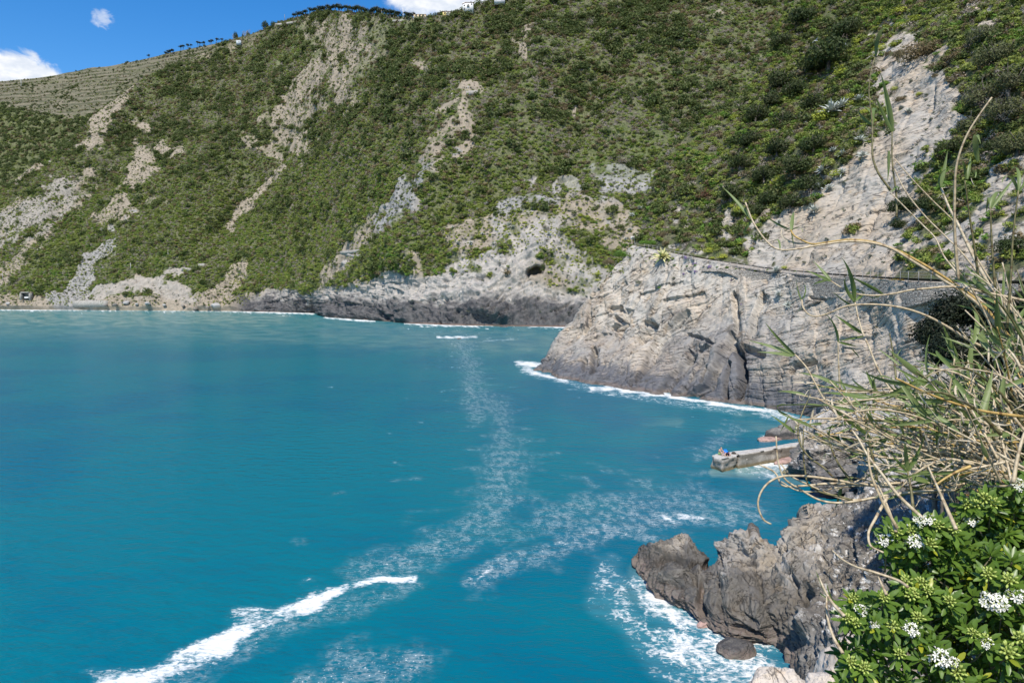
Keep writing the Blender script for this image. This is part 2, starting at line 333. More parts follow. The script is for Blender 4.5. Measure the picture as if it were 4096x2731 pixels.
# ---- rock material
def rock_tex(t, g, scale, bed, tv, light, warm, bed2=None, ochre=(.46, .33, .2)):
    st = t.axes(g, bed, tv, 2.2*scale, .6*scale); ln_ = t.axes(g, bed, tv, 1.0*scale, .20*scale)
    if bed2 is not None:
        f = t.rng(t.attr('rt'), .4, .6); m1 = t.n('Mix', data_type='VECTOR'); t.set(m1, 0, f); t.set(m1, 4, st); t.set(m1, 5, t.axes(g, bed2[0], bed2[1], 3.2*scale, .5*scale)); st = m1.outputs[1]
        m2 = t.n('Mix', data_type='VECTOR'); t.set(m2, 0, f); t.set(m2, 4, ln_); t.set(m2, 5, t.axes(g, bed2[0], bed2[1], 1.5*scale, .2*scale)); ln_ = m2.outputs[1]
    n1 = t.noise(.10*scale, g, 4, .6); n2 = t.noise(1.0, st, 6, .68, .25); n3 = t.noise(5*scale, g, 4, .7); n4 = t.noise(.4*scale, g, 5, .65); n5 = t.noise(1.0, ln_, 4, .6, .15)
    c = t.mix(t.rng(n1, .38, .62), light, warm)
    c = t.mix(t.math('MULTIPLY', t.rng(n2, .48, .70), .85), c, tuple(x*.50 for x in light))
    c = t.mix(t.math('MULTIPLY', t.rng(n3, .5, .78), .5), c, tuple(min(.72, x*1.35) for x in warm))
    c = t.mix(t.math('MULTIPLY', t.rng(n4, .57, .70), .6), c, ochre)
    lines = t.math('MULTIPLY', t.line(n5, .016), t.rng(n4, .40, .58))
    ve = t.n('TexVoronoi', {'Scale': .75, 'Vector': ln_}, feature='DISTANCE_TO_EDGE'); vc = t.math('MULTIPLY', t.rng(ve.outputs[0], .035, .008), t.rng(n4, .44, .56)); lines = t.math('MAXIMUM', lines, vc)
    c = t.mix(t.math('MULTIPLY', lines, .85), c, tuple(x*.16 for x in light))
    h = t.math('SUBTRACT', t.math('ADD', t.math('MULTIPLY', n2, .9), t.math('MULTIPLY', n3, .3)), t.math('MULTIPLY', lines, .5))
    return c, h, n2, n3, n4
def rock_mat(name, light, warm, dark, band, algae, bumpd, scale, bed, tv, bed2=None, wet=.55, ochre=(.46, .33, .2), quartz=False):
    t = NT(name); g = t.pos(); z = t.n('SeparateXYZ', {0: g}).outputs[2]
    c, h, n2, n3, n4 = rock_tex(t, g, scale, bed, tv, light, warm, bed2, ochre)
    nz = t.math('MULTIPLY', t.math('SUBTRACT', n4, .5), 6.0*band/2.2)
    dk = t.math('MAXIMUM', t.rng(t.math('ADD', z, nz), band*2.0, band*.7), t.attr('dark'))
    c = t.mix(t.math('MULTIPLY', dk, t.rng(n2, .85, .3, .72, 1.0)), c, t.mix(t.rng(n2, .5, .68), dark, tuple(x*.6 for x in dark)))
    if quartz: c = t.mix(t.math('MULTIPLY', t.attr('qz'), t.rng(n2, .45, .37)), c, (.60, .58, .54))
    al = t.math('MULTIPLY', t.rng(t.math('ADD', z, t.math('MULTIPLY', t.math('SUBTRACT', n3, .5), 1.2)), algae, algae*.35), t.rng(z, -.6, .1))
    c = t.mix(t.math('MULTIPLY', al, .85), c, t.mix(t.rng(n3, .42, .6), (.175, .13, .115), (.18, .155, .115)))
    rg = t.math('SUBTRACT', .88, t.math('MULTIPLY', dk, wet*.5))
    return t.done(t.principled(c, rg, .3, t.bump(h, 1.0, 1.8*bumpd/scale)))
# ---- hillside soil material (under the scrub)
def hill_mat(name):
    t = NT(name); g = t.pos(); z = t.n('SeparateXYZ', {0: g}).outputs[2]
    n1 = t.noise(.02, g, 5, .6); n2 = t.noise(.16, g, 6, .65); n3 = t.noise(.9, g, 5, .7); n4 = t.noise(.3, t.mapping(g, (1, 1, .35)), 6, .65)
    veg = t.mix(t.rng(n2, .35, .65), (.105, .130, .042), (.165, .160, .085)); veg = t.mix(t.rng(n3, .45, .62), veg, (.055, .065, .028)); veg = t.mix(t.math('MULTIPLY', t.rng(n3, .44, .30), .8), veg, (.24, .22, .165))
    grass = t.mix(n3, (.075, .115, .03), (.14, .16, .06))
    soil = t.mix(t.rng(n2, .35, .65), (.36, .30, .225), (.26, .22, .165))
    soil = t.mix(t.rng(n3, .5, .75), soil, (.16, .145, .105))
    grey = t.mix(t.rng(n4, .35, .65), (.34, .325, .295), (.22, .215, .205))
    soil = t.mix(t.attr('grey'), soil, grey)
    rock = t.mix(t.rng(n4, .3, .7), (.46, .42, .365), (.28, .265, .245)); rock = t.mix(t.math('MULTIPLY', t.rng(n3, .55, .75), .8), rock, (.16, .155, .15))
    soil = t.mix(t.attr('rock'), soil, rock)
    bare = t.rng(t.math('ADD', t.attr('bare'), t.math('MULTIPLY', t.math('SUBTRACT', n2, .5), .8)), .25, .65)
    c = t.mix(bare, veg, soil); c = t.mix(t.attr('grass'), c, grass)
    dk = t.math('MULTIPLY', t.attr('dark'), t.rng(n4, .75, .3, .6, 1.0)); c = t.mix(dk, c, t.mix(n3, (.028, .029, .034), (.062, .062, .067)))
    al = t.math('MULTIPLY', t.rng(z, 1.2, .3), t.attr('rock')); c = t.mix(al, c, (.16, .11, .085))
    c = t.mix(t.math('MULTIPLY', t.attr('terr'), .75), c, t.mix(t.rng(n2, .35, .65), (.155, .135, .085), (.085, .09, .042)))
    ter = t.math('MULTIPLY', t.attr('terr'), t.rng(t.n('TexWave', {'Scale': .04, 'Vector': g, 'Distortion': 9.0, 'Detail': 3, 'Detail Scale': .012}, wave_type='BANDS', bands_direction='Z').outputs[0], .45, .8))
    c = t.mix(t.math('MULTIPLY', t.math('MULTIPLY', ter, t.rng(n1, .35, .6)), .75), c, (.06, .065, .035))
    h = t.math('ADD', t.math('MULTIPLY', n4, 1.0), t.math('MULTIPLY', n3, .45))
    return t.done(t.principled(c, .92, .2, t.bump(h, .9, 1.0)))
HM = hill_mat('hillside_soil')
# ================= main hillside
def interp(tab, x): a = np.array(tab, float); return np.interp(x, a[:, 0], a[:, 1])
def smooth_row(x, k=9): return np.convolve(np.pad(x, k, mode='edge'), np.ones(2*k+1)/(2*k+1), 'valid')
def build_main():
    us = np.concatenate([np.linspace(-900, -24, 80), np.arange(-22, 660, .85), np.linspace(662, 1000, 90)]); X = us/ .4353741
    Ysh = interp([(-2100, 705), (-400, 709), (0, 710), (250, 712), (550, 714), (640, 716), (725, 718), (745, 727), (860, 735), (940, 742), (1040, 746), (1150, 748), (1300, 750), (1760, 752)], X)
    ds = -H/ray(us, Ysh*.4353741)[1]
    Ycl = smooth_row(interp([(-2100, 680), (-300, 676), (0, 672), (180, 668), (250, 652), (430, 672), (520, 660), (600, 676), (720, 662), (800, 636), (950, 598), (1100, 586), (1240, 520), (1330, 540), (1760, 540)], X))
    Ycr = smooth_row(interp([(-2100, 640), (-600, 620), (-200, 540), (0, 447), (34, 418), (113, 348), (178, 317), (219, 262), (301, 201), (340, 172), (403, 149), (444, 131), (496, 105), (560, 84), (600, 70), (620, 60), (660, 46), (700, 35), (735, 26), (790, 27), (850, 32), (920, 41), (985, 43), (1020, 36), (1060, 28), (1090, 15), (1130, 5), (1200, -15), (1400, -75), (1760, -190), (2300, -260)], X), 4)
    dsm = smooth_row(smooth_row(ds, 26), 26); dsr = smooth_row(smooth_row(ds, 80), 80)
    kc = ray(us, Ycl*.4353741)[1]; kr = ray(us, Ycr*.4353741)[1]
    tc = interp([(-2100, 1.0), (400, 1.1), (600, .9), (745, 1.3), (1300, 1.35), (1760, 1.35)], X)
    t2 = interp([(-2100, .7), (0, .85), (300, .95), (600, 1.02), (900, 1.05), (1200, 1.05), (1760, 1.1)], X)
    dc = (dsm+H/tc)/(1-kc/tc); zc = H+kc*dc
    dcs = smooth_row(smooth_row(dc, 60), 60); zc = H+kc*dcs
    dr = (dcs-zc/t2+H/t2)/(1-kr/t2)
    pt = lambda Y, d: P(us, Y*.4353741, d)
    sh = pt(Ysh, ds); cl_ = pt(Ycl, dc); cr = pt(Ycr, dr)
    lo = sh.copy(); lo[:, 1] -= 6; lo[:, 2] = -3
    # a slightly hollow then full profile between the cliff top and the crest
    p = interp_rows([cl_, cr], [0, 1], 420)
    q = interp_rows([sh, cl_], [0, 1], 120)[:-1]
    bk = [cr+np.array([0, 25, -1.5])*1.0, cr+np.array([0, 70, -10]), cr+np.array([0, 220, -45]), cr+np.array([0, 600, -200])]
    p = np.concatenate([lo[None], q, p, np.stack(bk)]); U, V = proj(p); n = gnormals(p); n = n*np.sign(n[..., 2:3].mean())
    wv = lambda L: [(W(a), b*.4354, c) for a, b, c in L]
    jit = .9*fbm(p/28.0, 4, gain=.6)
    bare = strokes(U, V, wv([
        ([(720, 78), (800, 70), (870, 100)], 34, .62), ([(862, 90), (835, 160)], 34, .6), ([(800, 60), (815, 150), (797, 235)], 21, 1), ([(760, 95), (778, 160), (790, 240)], 16, .8),
        ([(740, 150), (700, 200), (655, 270), (655, 310), (690, 340)], 30, .8), ([(735, 240), (690, 270), (640, 330)], 26, .62), ([(692, 325), (678, 352)], 9, 1), ([(662, 388), (610, 430), (552, 490), (530, 522)], 9, 1), ([(575, 330), (640, 365)], 18, .55), ([(600, 280), (640, 250)], 12, .5),
        ([(290, 205), (250, 262), (208, 332)], 17, .85), ([(262, 250), (220, 300), (195, 335)], 14, .7), ([(90, 385), (40, 418)], 8, .9), ([(150, 440), (90, 490), (35, 525)], 36, .8), ([(205, 400), (150, 470), (110, 540)], 20, .65), ([(60, 480), (0, 530), (-80, 560)], 34, .85),
        ([(332, 370), (310, 402)], 24, .75), ([(285, 470), (240, 505)], 20, .75), ([(340, 352), (425, 350)], 8, .7), ([(326, 292), (348, 302)], 9, .8), ([(370, 340), (380, 330)], 7, .8), ([(320, 450), (380, 470)], 16, .42), ([(225, 430), (180, 480)], 16, .5),
        ([(30, 605), (80, 560), (112, 530)], 8, .85), ([(-60, 690), (0, 650), (50, 605)], 18, .7), ([(0, 570), (60, 560)], 18, .45), ([(252, 562), (215, 605), (185, 645), (150, 697)], 15, 1.1), ([(200, 640), (160, 695)], 16, 1.1),
        ([(-300, 690), (100, 692), (240, 694)], 14, 1), ([(240, 672), (330, 655), (425, 672)], 20, .95), ([(318, 635), (328, 665)], 9, 1), ([(240, 700), (420, 692), (500, 688), (575, 695)], 15, 1.1), ([(556, 628), (532, 668), (505, 695)], 17, 1.15),
        ([(1085, 208), (1062, 262), (1075, 292)], 13, .85), ([(1060, 240), (1000, 272)], 7, .6), ([(1040, 292), (1000, 332), (990, 375)], 20, .62), ([(1082, 322), (1060, 355)], 15, .75), ([(1217, 80), (1205, 135)], 8, .7), ([(1180, 105), (1215, 122)], 6, .6), ([(1320, 250), (1318, 272)], 5, 1), ([(958, 150), (992, 172)], 7, .6), ([(1612, 60), (1650, 42)], 8, .5), ([(990, 395), (1010, 410)], 9, .6),
        ([(972, 425), (930, 472), (900, 502), (850, 545), (800, 602), (755, 645)], 16, .95), ([(945, 440), (955, 468)], 22, .9), ([(880, 500), (835, 560)], 20, .6),
        ([(1385, 432), (1485, 442)], 27, .85), ([(1155, 480), (1270, 478)], 17, .75), ([(1050, 545), (1200, 522), (1400, 500)], 42, .72), ([(1250, 535), (1180, 602), (1050, 662), (880, 692)], 36, .95), ([(1280, 560), (1350, 640), (1340, 690)], 44, .72), ([(1400, 565), (1445, 540)], 30, .66), ([(1190, 625), (1240, 632), (1300, 645)], 34, 1.15), ([(960, 590), (965, 640)], 14, .8), ([(1300, 480), (1440, 560)], 40, .66),
        ([(700, 690), (860, 660), (900, 640)], 16, .8), ([(500, 120), (560, 95), (650, 62)], 8, .5), ([(450, 130), (520, 118)], 14, .45), ([(870, 55), (980, 50), (1040, 55)], 10, .5)]), jit)
    base = interp([(-2100, 690), (0, 690), (240, 690), (500, 690), (560, 690), (620, 668), (700, 676), (760, 664), (850, 655), (950, 640), (1100, 648), (1200, 640), (1340, 690), (1500, 690)], U/.4354)*.4354
    below = smooth(-4, 5, V-base+jit*6)
    bare = np.maximum(bare*(.92+.60*fbm(p/13.0, 3)+.40*noise(p/5.0)), .9*smooth(.95, 1.1, bare))
    bare = np.maximum(bare, below*1.1)
    rock = np.maximum(below*smooth(530, 600, U/.4354), strokes(U, V, wv([([(1250, 535), (1180, 602), (1050, 662), (880, 692)], 44, 1), ([(1280, 570), (1350, 640), (1340, 690)], 30, .8), ([(240, 672), (330, 655), (425, 672)], 24, .6)]), jit))
    grey = strokes(U, V, wv([([(972, 425), (930, 472), (900, 502)], 34, 1), ([(1385, 432), (1485, 442)], 40, 1), ([(1155, 480), (1270, 478)], 28, 1), ([(252, 562), (150, 697)], 30, .9), ([(1280, 560), (1350, 640)], 60, .6), ([(150, 440), (90, 490), (35, 525)], 40, .5)]), jit)
    grass = strokes(U, V, wv([([(640, 130), (690, 110)], 30, .7), ([(880, 90), (930, 60)], 30, .6), ([(850, 160), (830, 190)], 22, .5), ([(960, 55), (1040, 75)], 24, .4), ([(1390, 380), (1500, 360)], 40, .35)]), jit)
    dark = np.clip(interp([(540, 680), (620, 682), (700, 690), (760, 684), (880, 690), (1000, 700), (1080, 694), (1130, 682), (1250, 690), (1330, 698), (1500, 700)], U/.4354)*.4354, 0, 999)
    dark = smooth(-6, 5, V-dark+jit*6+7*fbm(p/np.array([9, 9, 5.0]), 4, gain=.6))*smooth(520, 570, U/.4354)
    # gullies and spurs (metres along the view direction)
    off = strokes(U, V, soft=1, lst=wv([([(800, 50), (815, 150), (800, 230), (690, 345), (600, 440), (530, 530), (470, 640)], 55, 20), ([(972, 420), (850, 545), (760, 650)], 34, 10), ([(1000, 60), (940, 220), (860, 400), (700, 600)], 60, 9), ([(420, 170), (330, 300), (240, 450), (150, 600)], 60, 16), ([(252, 560), (150, 697)], 26, 8), ([(1420, 100), (1330, 300), (1230, 470)], 60, 14), ([(560, 628), (500, 700)], 18, 8)]))
    off = off-strokes(U, V, soft=1, lst=wv([([(1085, 150), (1050, 270), (1000, 380), (940, 520), (890, 660)], 70, 22), ([(300, 200), (200, 330), (90, 480), (0, 600)], 60, 22), ([(660, 120), (560, 300), (420, 480), (330, 640)], 70, 20), ([(1250, 530), (1130, 640), (1100, 740)], 70, 10), ([(1260, 60), (1180, 250), (1100, 430)], 60, 12)]))
    keep = np.ones(len(p)); keep[:2] = 0; keep[-4:] = 0; fade = smooth(0, 1, np.minimum(1, np.arange(len(p))/14.0))*keep; crf = smooth(0, 40, len(p)-5-np.arange(len(p)))*keep
    dirv = np.stack([p[..., 0]/p[..., 1], np.ones(p.shape[:2]), (p[..., 2]-H)/p[..., 1]], -1)
    p = p+dirv*(off*fade[:, None]*crf[:, None])[..., None]
    rid = fbm(p/np.array([70, 70, 150.0]), 4, ridged=True)*3.2+fbm(p/22.0, 4)*2.4
    p = p+n*(rid*(fade*smooth(0, 12, len(p)-5-np.arange(len(p))))[:, None])[..., None]*(1-.75*rock[..., None])
    d1, c1 = blocks(p, (-.45, -.35, .82), (.8, .3, .5), 2.6, 7.0, 1.5, seed=1); d2, c2 = blocks(p, (-.3, -.5, .8), (.9, -.3, .3), .9, 2.6, .6, seed=2)
    rk = 1.7*(d1+d2+fbm(p/6.0, 4, ridged=True)*.9+fbm(p/16.0, 2)*2.0)*rock
    p = p+n*(rk*np.minimum(1, np.arange(len(p))/6.0)[:, None]*keep[:, None])[..., None]
    rough = bare*(1-rock)*keep[:, None]
    p = p+n*((fbm(p/np.array([5, 5, 16.0]), 4, ridged=True)*.9)*rough*fade[:, None])[..., None]
    # cave
    cu, cv = W([(1232, 632)])[0]; e = np.exp(-(((U-cu)/8.0)**2+((V-cv+.1*(U-cu))/4.6)**2)**2); p = p+dirv*(e*15)[..., None]
    z0 = np.zeros_like(bare)
    return finish('hillside', p, HM, dict(bare=bare, rock=rock, grey=grey, grass=grass, dark=np.clip(dark, 0, 1), terr=strokes(U, V, wv([([(480, 118), (560, 92), (650, 58)], 12, .8), ([(1010, 50), (1060, 70)], 14, .5), ([(700, 50), (780, 40)], 8, .5)]))))
MAIN = build_main()
# ================= terraced hill behind on the left
def build_back():
    us = np.concatenate([np.linspace(-700, -20, 60), np.arange(-18, 292, 1.0)]); X = us/.4353741
    Ycr = smooth_row(interp([(-1700, 330), (-600, 250), (-200, 195), (0, 187), (60, 182), (90, 178), (130, 172), (190, 160), (205, 156), (250, 152), (330, 136), (400, 119), (500, 99), (600, 74), (680, 60)], X), 3)
    dcr = interp([(-1700, 1500), (0, 1330), (300, 1250), (680, 1080)], X); dlo = interp([(-1700, 1000), (0, 930), (300, 930), (680, 960)], X)
    rows = [P(us, 640*.4353741, dlo-60), P(us, 520*.4353741, dlo), P(us, np.interp(X, [-1700, 0, 300, 680], [420, 300, 270, 160])*.4353741, .45*dlo+.55*dcr), P(us, Ycr*.4353741, dcr)]
    p = interp_rows(rows, [0, .3, .65, 1], 330); cr = p[-1]
    p = np.concatenate([p, np.stack([cr+np.array([0, 40, -3]), cr+np.array([0, 300, -60])])])
    U, V = proj(p); jit = .9*fbm(p/60.0, 4); n = gnormals(p); n = n*np.sign(n[..., 2:3].mean())
    ks = np.ones(len(p)); ks[-3:] = 0
    fl = interp([(-700, 245), (0, 238), (60, 262), (130, 276), (200, 275), (280, 245), (340, 190), (420, 150), (680, 80)], U/.4354)*.4354
    terr = smooth(3, -6, V-fl+jit*6)
    p = p+n*((fbm(p/60.0, 4, ridged=True)*4)*np.minimum(1, np.linspace(1, 0, len(p))*6+.0)[:, None]*ks[:, None])[..., None]
    z = p[..., 2]; zz = z+noise(p/90.0)*6; st = 5.2; f = zz/st-np.floor(zz/st); dz = (smooth(.25, .75, f)-f)*st*.8
    p[..., 2] += dz*terr*ks[:, None]
    bare = np.clip(terr*(.75+.3*fbm(p/40.0, 3)), 0, 1); grass = terr*smooth(.1, .6, fbm(p/np.array([60, 60, 14.0])+9, 3))*.55
    zero = np.zeros_like(bare)
    return finish('terraced_hill', p, HM, dict(bare=bare, rock=zero, grey=terr*.35, grass=grass, dark=zero, terr=terr))
BACK = build_back()
# ================= slope above the path on the right
def cols(rows, nc, left=None):
    out = [resample(r, nc) for r in rows]; return out
def slope_mat(bed, tv):
    t = NT('right_slope_rock_and_soil'); g = t.pos()
    c, h, n2, n3, n4 = rock_tex(t, g, .75, bed, tv, (.415, .38, .325), (.44, .365, .275))
    veg = t.mix(t.rng(n4, .35, .65), (.09, .11, .04), (.17, .15, .095)); veg = t.mix(t.rng(n3, .45, .62), veg, (.05, .06, .025))
    bare = t.rng(t.math('ADD', t.attr('bare'), t.math('MULTIPLY', t.math('SUBTRACT', n4, .5), .9)), .35, .62)
    c = t.mix(bare, veg, c)
    return t.done(t.principled(c, .9, .25, t.bump(h, .9, .2)))
def dir_uv(s_p, s_u, s_v, a, b):
    k1 = np.argmin((s_u-a[0])**2+(s_v-a[1])**2); k2 = np.argmin((s_u-b[0])**2+(s_v-b[1])**2); return nrm(s_p.reshape(-1, 3)[k2]-s_p.reshape(-1, 3)[k1])
CROWS = [[(1455, 561, 191), (1600, 588, 166), (1750, 612, 151), (1900, 626, 131), (2100, 638, 106), (2352, 644, 86), (2700, 652, 58)],
         [(1492, 480, 203), (1650, 500, 180), (1800, 480, 160), (2000, 480, 138), (2200, 500, 112), (2400, 520, 92), (2800, 540, 64)],
         [(1508, 400, 212), (1650, 400, 192), (1850, 360, 168), (2050, 350, 144), (2250, 380, 117), (2450, 400, 96), (2900, 420, 68)],
         [(1590, 300, 222), (1750, 280, 205), (1930, 240, 181), (2120, 220, 153), (2300, 250, 124), (2500, 270, 100), (2950, 280, 72)],
         [(1715, 200, 232), (1850, 170, 216), (2000, 130, 196), (2150, 100, 166), (2330, 120, 134), (2550, 140, 106), (3000, 140, 76)],
         [(1795, 60, 242), (1930, 40, 228), (2080, 0, 213), (2220, -20, 184), (2400, -20, 149), (2600, 0, 112), (3050, 0, 80)],
         [(1850, -150, 262), (2000, -150, 248), (2150, -170, 235), (2300, -180, 205), (2480, -180, 165), (2700, -180, 125), (3100, -180, 90)]]
def build_right():
    nc, nr = 560, 520
    rows = [resample(W(r), nc) for r in CROWS]; rows = [P(r[:, 0], r[:, 1], r[:, 2]) for r in rows]
    p = interp_rows(rows, np.arange(len(rows)), nr)
    sk = [p[:, 0]+np.array([a*2, a*26, -a*16-a*a*6]) for a in (2.2, 1.2, .5, .18)]
    p = np.concatenate([np.stack(sk, 1), p], 1); top = p[-1]
    p = np.concatenate([p, np.stack([top+np.array([10, 15, 12]), top+np.array([40, 60, 20])])])
    U, V = proj(p); n = gnormals(p); n = n*np.sign(n[..., 2:3].mean())
    jit = .7*fbm(p/9.0, 4)
    wv = lambda L: [(W(a), b*.4354, c) for a, b, c in L]
    bare = strokes(U, V, wv([([(2080, 160), (2120, 250), (2080, 350), (2020, 430)], 95, 1.15), ([(2000, 420), (1900, 500), (1820, 560)], 90, 1.15), ([(2050, 480), (2000, 580), (1800, 600)], 85, 1.15), ([(1730, 560), (1780, 500)], 30, 1), ([(2150, 200), (2180, 280)], 40, 1), ([(2250, 560), (2352, 480), (2500, 420)], 90, .9), ([(2180, 600), (2352, 620)], 50, .7), ([(2280, 60), (2240, 20)], 30, .6), ([(1540, 560), (1620, 590)], 9, .8), ([(1560, 470), (1550, 500)], 12, .7), ([(1680, 470), (1660, 560), (1700, 590)], 14, .7), ([(2300, 420), (2352, 380)], 40, .8)]), jit*.5)
    bare = bare*(.72+.75*fbm(p/3.2, 3)+.35*smooth(.5, 1, strokes(U, V, wv([([(2080, 160), (2120, 250), (2080, 350), (2020, 430)], 50, 1), ([(2000, 420), (1900, 500), (1820, 560)], 50, 1), ([(2050, 480), (2000, 580), (1800, 600)], 50, 1)]))))
    bed = nrm(np.cross(dir_uv(p, U.ravel(), V.ravel(), W([(1960, 500)])[0], W([(2080, 455)])[0]), nrm([-.85, -.3, .35])))
    jn = nrm(np.cross(dir_uv(p, U.ravel(), V.ravel(), W([(1990, 560)])[0], W([(2040, 420)])[0]), nrm([-.85, -.3, .35])))
    d1, _ = blocks(p, bed, jn, 1.3, 5.0, .45, warp=.5, seed=4); d2, _ = blocks(p, bed, jn, .5, 1.6, .3, seed=5); d3, _ = blocks(p, jn, bed, 6.0, 9.0, .6, warp=.6, seed=6)
    k = smooth(.3, .7, bare); ed = np.ones(p.shape[:2]); ed[:1] = 0; ed[-2:] = 0; ed[:, :3] = .3
    disp = k*(d1+d2+d3+fbm(p/7.0, 4)*.8)+(1-k)*fbm(p/8.0, 4)*1.4
    p = p+n*(disp*ed*smooth(0, 12, np.arange(len(p)))[:, None])[..., None]
    z0 = np.zeros_like(bare)
    return finish('right_slope', p, slope_mat(bed, jn), dict(bare=bare), flat=True)
RIGHT = build_right()
# ================= headland below the path
HROWS = [[(1452, 563, 189.5), (1600, 592, 164), (1750, 616, 149), (1900, 631, 129), (2100, 645, 104), (2400, 655, 83)],
         [(1395, 628, 190), (1500, 660, 172), (1700, 690, 148), (1900, 720, 126), (2100, 750, 102), (2400, 775, 81)],
         [(1303, 758, 190), (1450, 780, 170), (1640, 800, 143.5), (1850, 830, 122), (2100, 880, 96), (2400, 900, 77)]]
HBASE = [(1233, 853), (1300, 873), (1400, 893), (1500, 907), (1600, 919), (1690, 934), (1760, 942), (1840, 958), (1900, 990), (2000, 1050), (2200, 1090), (2450, 1130)]
def build_head():
    nc, nr = 860, 400
    b = W([(x, y, 0) for x, y in HBASE]); bp = PZ(b[:, 0], b[:, 1], -.4)
    rows = [W(r) for r in HROWS]; rows = [resample(P(r[:, 0], r[:, 1], r[:, 2]), nc) for r in rows]
    base = resample(bp, nc); low = base+np.array([-1.0, -1.5, -3])
    p = interp_rows(rows+[base], [0, .28, .72, 1.15], nr); p = np.concatenate([p, low[None]])
    top = p[0]; back = [top+np.array([a, a*1.2, -.05*a]) for a in (3.2, 1.4)]
    p = np.concatenate([np.stack(back), p])
    sk = [p[:, 0]+np.array([a*5, a*14, -a*7]) for a in (2.4, 1.2, .5, .18)]
    p = np.concatenate([np.stack(sk, 1), p], 1)
    U, V = proj(p); n = gnormals(p); n = n*np.sign(n[..., 2:3].mean()); fl = p.reshape(-1, 3)
    ln = lambda a: Z4(a)
    A = nrm([-.62, -.4, .66]); du = lambda a, b: dir_uv(p, U.ravel(), V.ravel(), Z4([a])[0], Z4([b])[0])
    t1 = du((900, 1050), (1280, 590)); t2 = du((1330, 1000), (1380, 560)); t1b = du((700, 830), (1150, 600)); t3 = du((1900, 820), (2080, 790))
    right = smooth(Z4([(1560, 0)])[0][0], Z4([(1800, 0)])[0][0], U-.05*(V-370)+16*fbm(p/9.0+3, 3))
    b1, j1 = nrm(np.cross(t1, A)), nrm(np.cross(t2, A)); bf = nrm(np.cross(t1b, A)); b2, j2 = nrm(np.cross(t3, A)), nrm(np.cross(t2, A))
    dl = blocks(p, b1, j1, 2.3, 9.0, .55, warp=.6, seed=7)[0]*1.5+blocks(p, bf, j1, 1.1, 3.6, .42, warp=.25, seed=8)[0]+blocks(p, bf, j1, .42, 1.6, .17, warp=.2, seed=18)[0]+blocks(p, j1, b1, 8.5, 17, .45, warp=.6, seed=9)[0]
    dr_ = blocks(p, b2, j2, 1.2, 4.2, .4, warp=.6, seed=10)[0]+blocks(p, b2, j2, .4, 1.5, .22, warp=.5, seed=11)[0]+blocks(p, j2, b2, 5.2, 11, .55, warp=.7, seed=12)[0]
    gr = lambda L: strokes(U, V, [(ln(a), w, s) for a, w, s in L])
    crk = .9*gr([([(1290, 590), (1130, 730), (1040, 850), (985, 960), (930, 1060), (840, 1160)], 2.2, 1.3), ([(1300, 900), (1280, 960), (1200, 1060), (1100, 1160), (1060, 1200)], 2.6, 1.5), ([(1620, 750), (1570, 900), (1520, 1040), (1440, 1170), (1340, 1220), (1290, 1260)], 2.6, 1.6), ([(1640, 830), (1700, 960), (1715, 1100), (1660, 1230)], 3.4, 3.2), ([(1700, 850), (1780, 880), (1880, 930)], 3.5, 1.3), ([(1480, 870), (1360, 880), (1300, 900)], 2.4, 1.0),
              ([(970, 690), (1040, 700), (1000, 750), (930, 820)], 3, 1.3), ([(555, 900), (550, 1000), (530, 1080)], 2.2, 1.6), ([(480, 1050), (490, 1000)], 2.5, 1.2), ([(700, 575), (760, 560), (780, 590)], 3, 1.3), ([(740, 640), (800, 690), (720, 730)], 2.6, 1.4), ([(1640, 440), (1640, 600), (1650, 740)], 2, 1.1), ([(1870, 430), (1800, 600), (1750, 760)], 2, 1.2), ([(1620, 1000), (1580, 1170), (1570, 1240)], 2.4, 1.6), ([(1450, 1040), (1400, 1140)], 2, 1.3), ([(880, 890), (830, 950)], 2, 1.0), ([(1280, 760), (1420, 800), (1500, 860)], 1.8, .8), ([(520, 490), (520, 680), (490, 760)], 2.6, 1.2), ([(2080, 1040), (2110, 1000), (2250, 960)], 3, 1.4), ([(2250, 470), (2352, 480)], 2, .8)])
    led = np.zeros(U.shape)          # slabs stepping back under each fissure
    for a, L, s in (([(1300, 570), (1130, 730), (1040, 850), (985, 960), (930, 1060), (840, 1160)], 16, 1.5), ([(1300, 900), (1280, 960), (1200, 1060), (1100, 1160), (1060, 1200)], 13, 1.8), ([(1620, 750), (1570, 900), (1520, 1040), (1440, 1170), (1340, 1220), (1290, 1260)], 10, 1.8), ([(970, 690), (1040, 720), (1000, 750), (900, 860)], 9, 1.1), ([(1480, 880), (1380, 890), (1290, 870)], 9, 1.2), ([(560, 890), (550, 1000), (530, 1080)], 7, 1.1), ([(810, 560), (800, 690), (720, 740)], 8, 1.2), ([(1880, 430), (1800, 600), (1760, 760)], 10, 1.1), ([(1640, 440), (1650, 740)], 7, 1.0), ([(900, 440), (1250, 330)], 10, .7), ([(560, 500), (800, 330)], 10, .7), ([(1100, 500), (1420, 420)], 9, .8), ([(480, 830), (700, 760)], 8, .7)):
        ln2 = ln(a); dd, tt = segdist(U, V, ln2); dj = dd+2.0*noise(p/2.5)
        i0 = np.clip((tt*(len(ln2)-1)).astype(int), 0, len(ln2)-2); A0, B0 = ln2[i0], ln2[i0+1]
        side = (B0[..., 0]-A0[..., 0])*(V-A0[..., 1])-(B0[..., 1]-A0[..., 1])*(U-A0[..., 0]); sg = np.sign((B0[..., 1]-A0[..., 1])*1.0+1e-9); low_ = (-side*sg) > 0
        led = np.maximum(led, s*low_*(1-smooth(.15*L, L, dj))*smooth(0, .06, tt)*smooth(1, .92, tt))
    crk = 1.5*crk+led
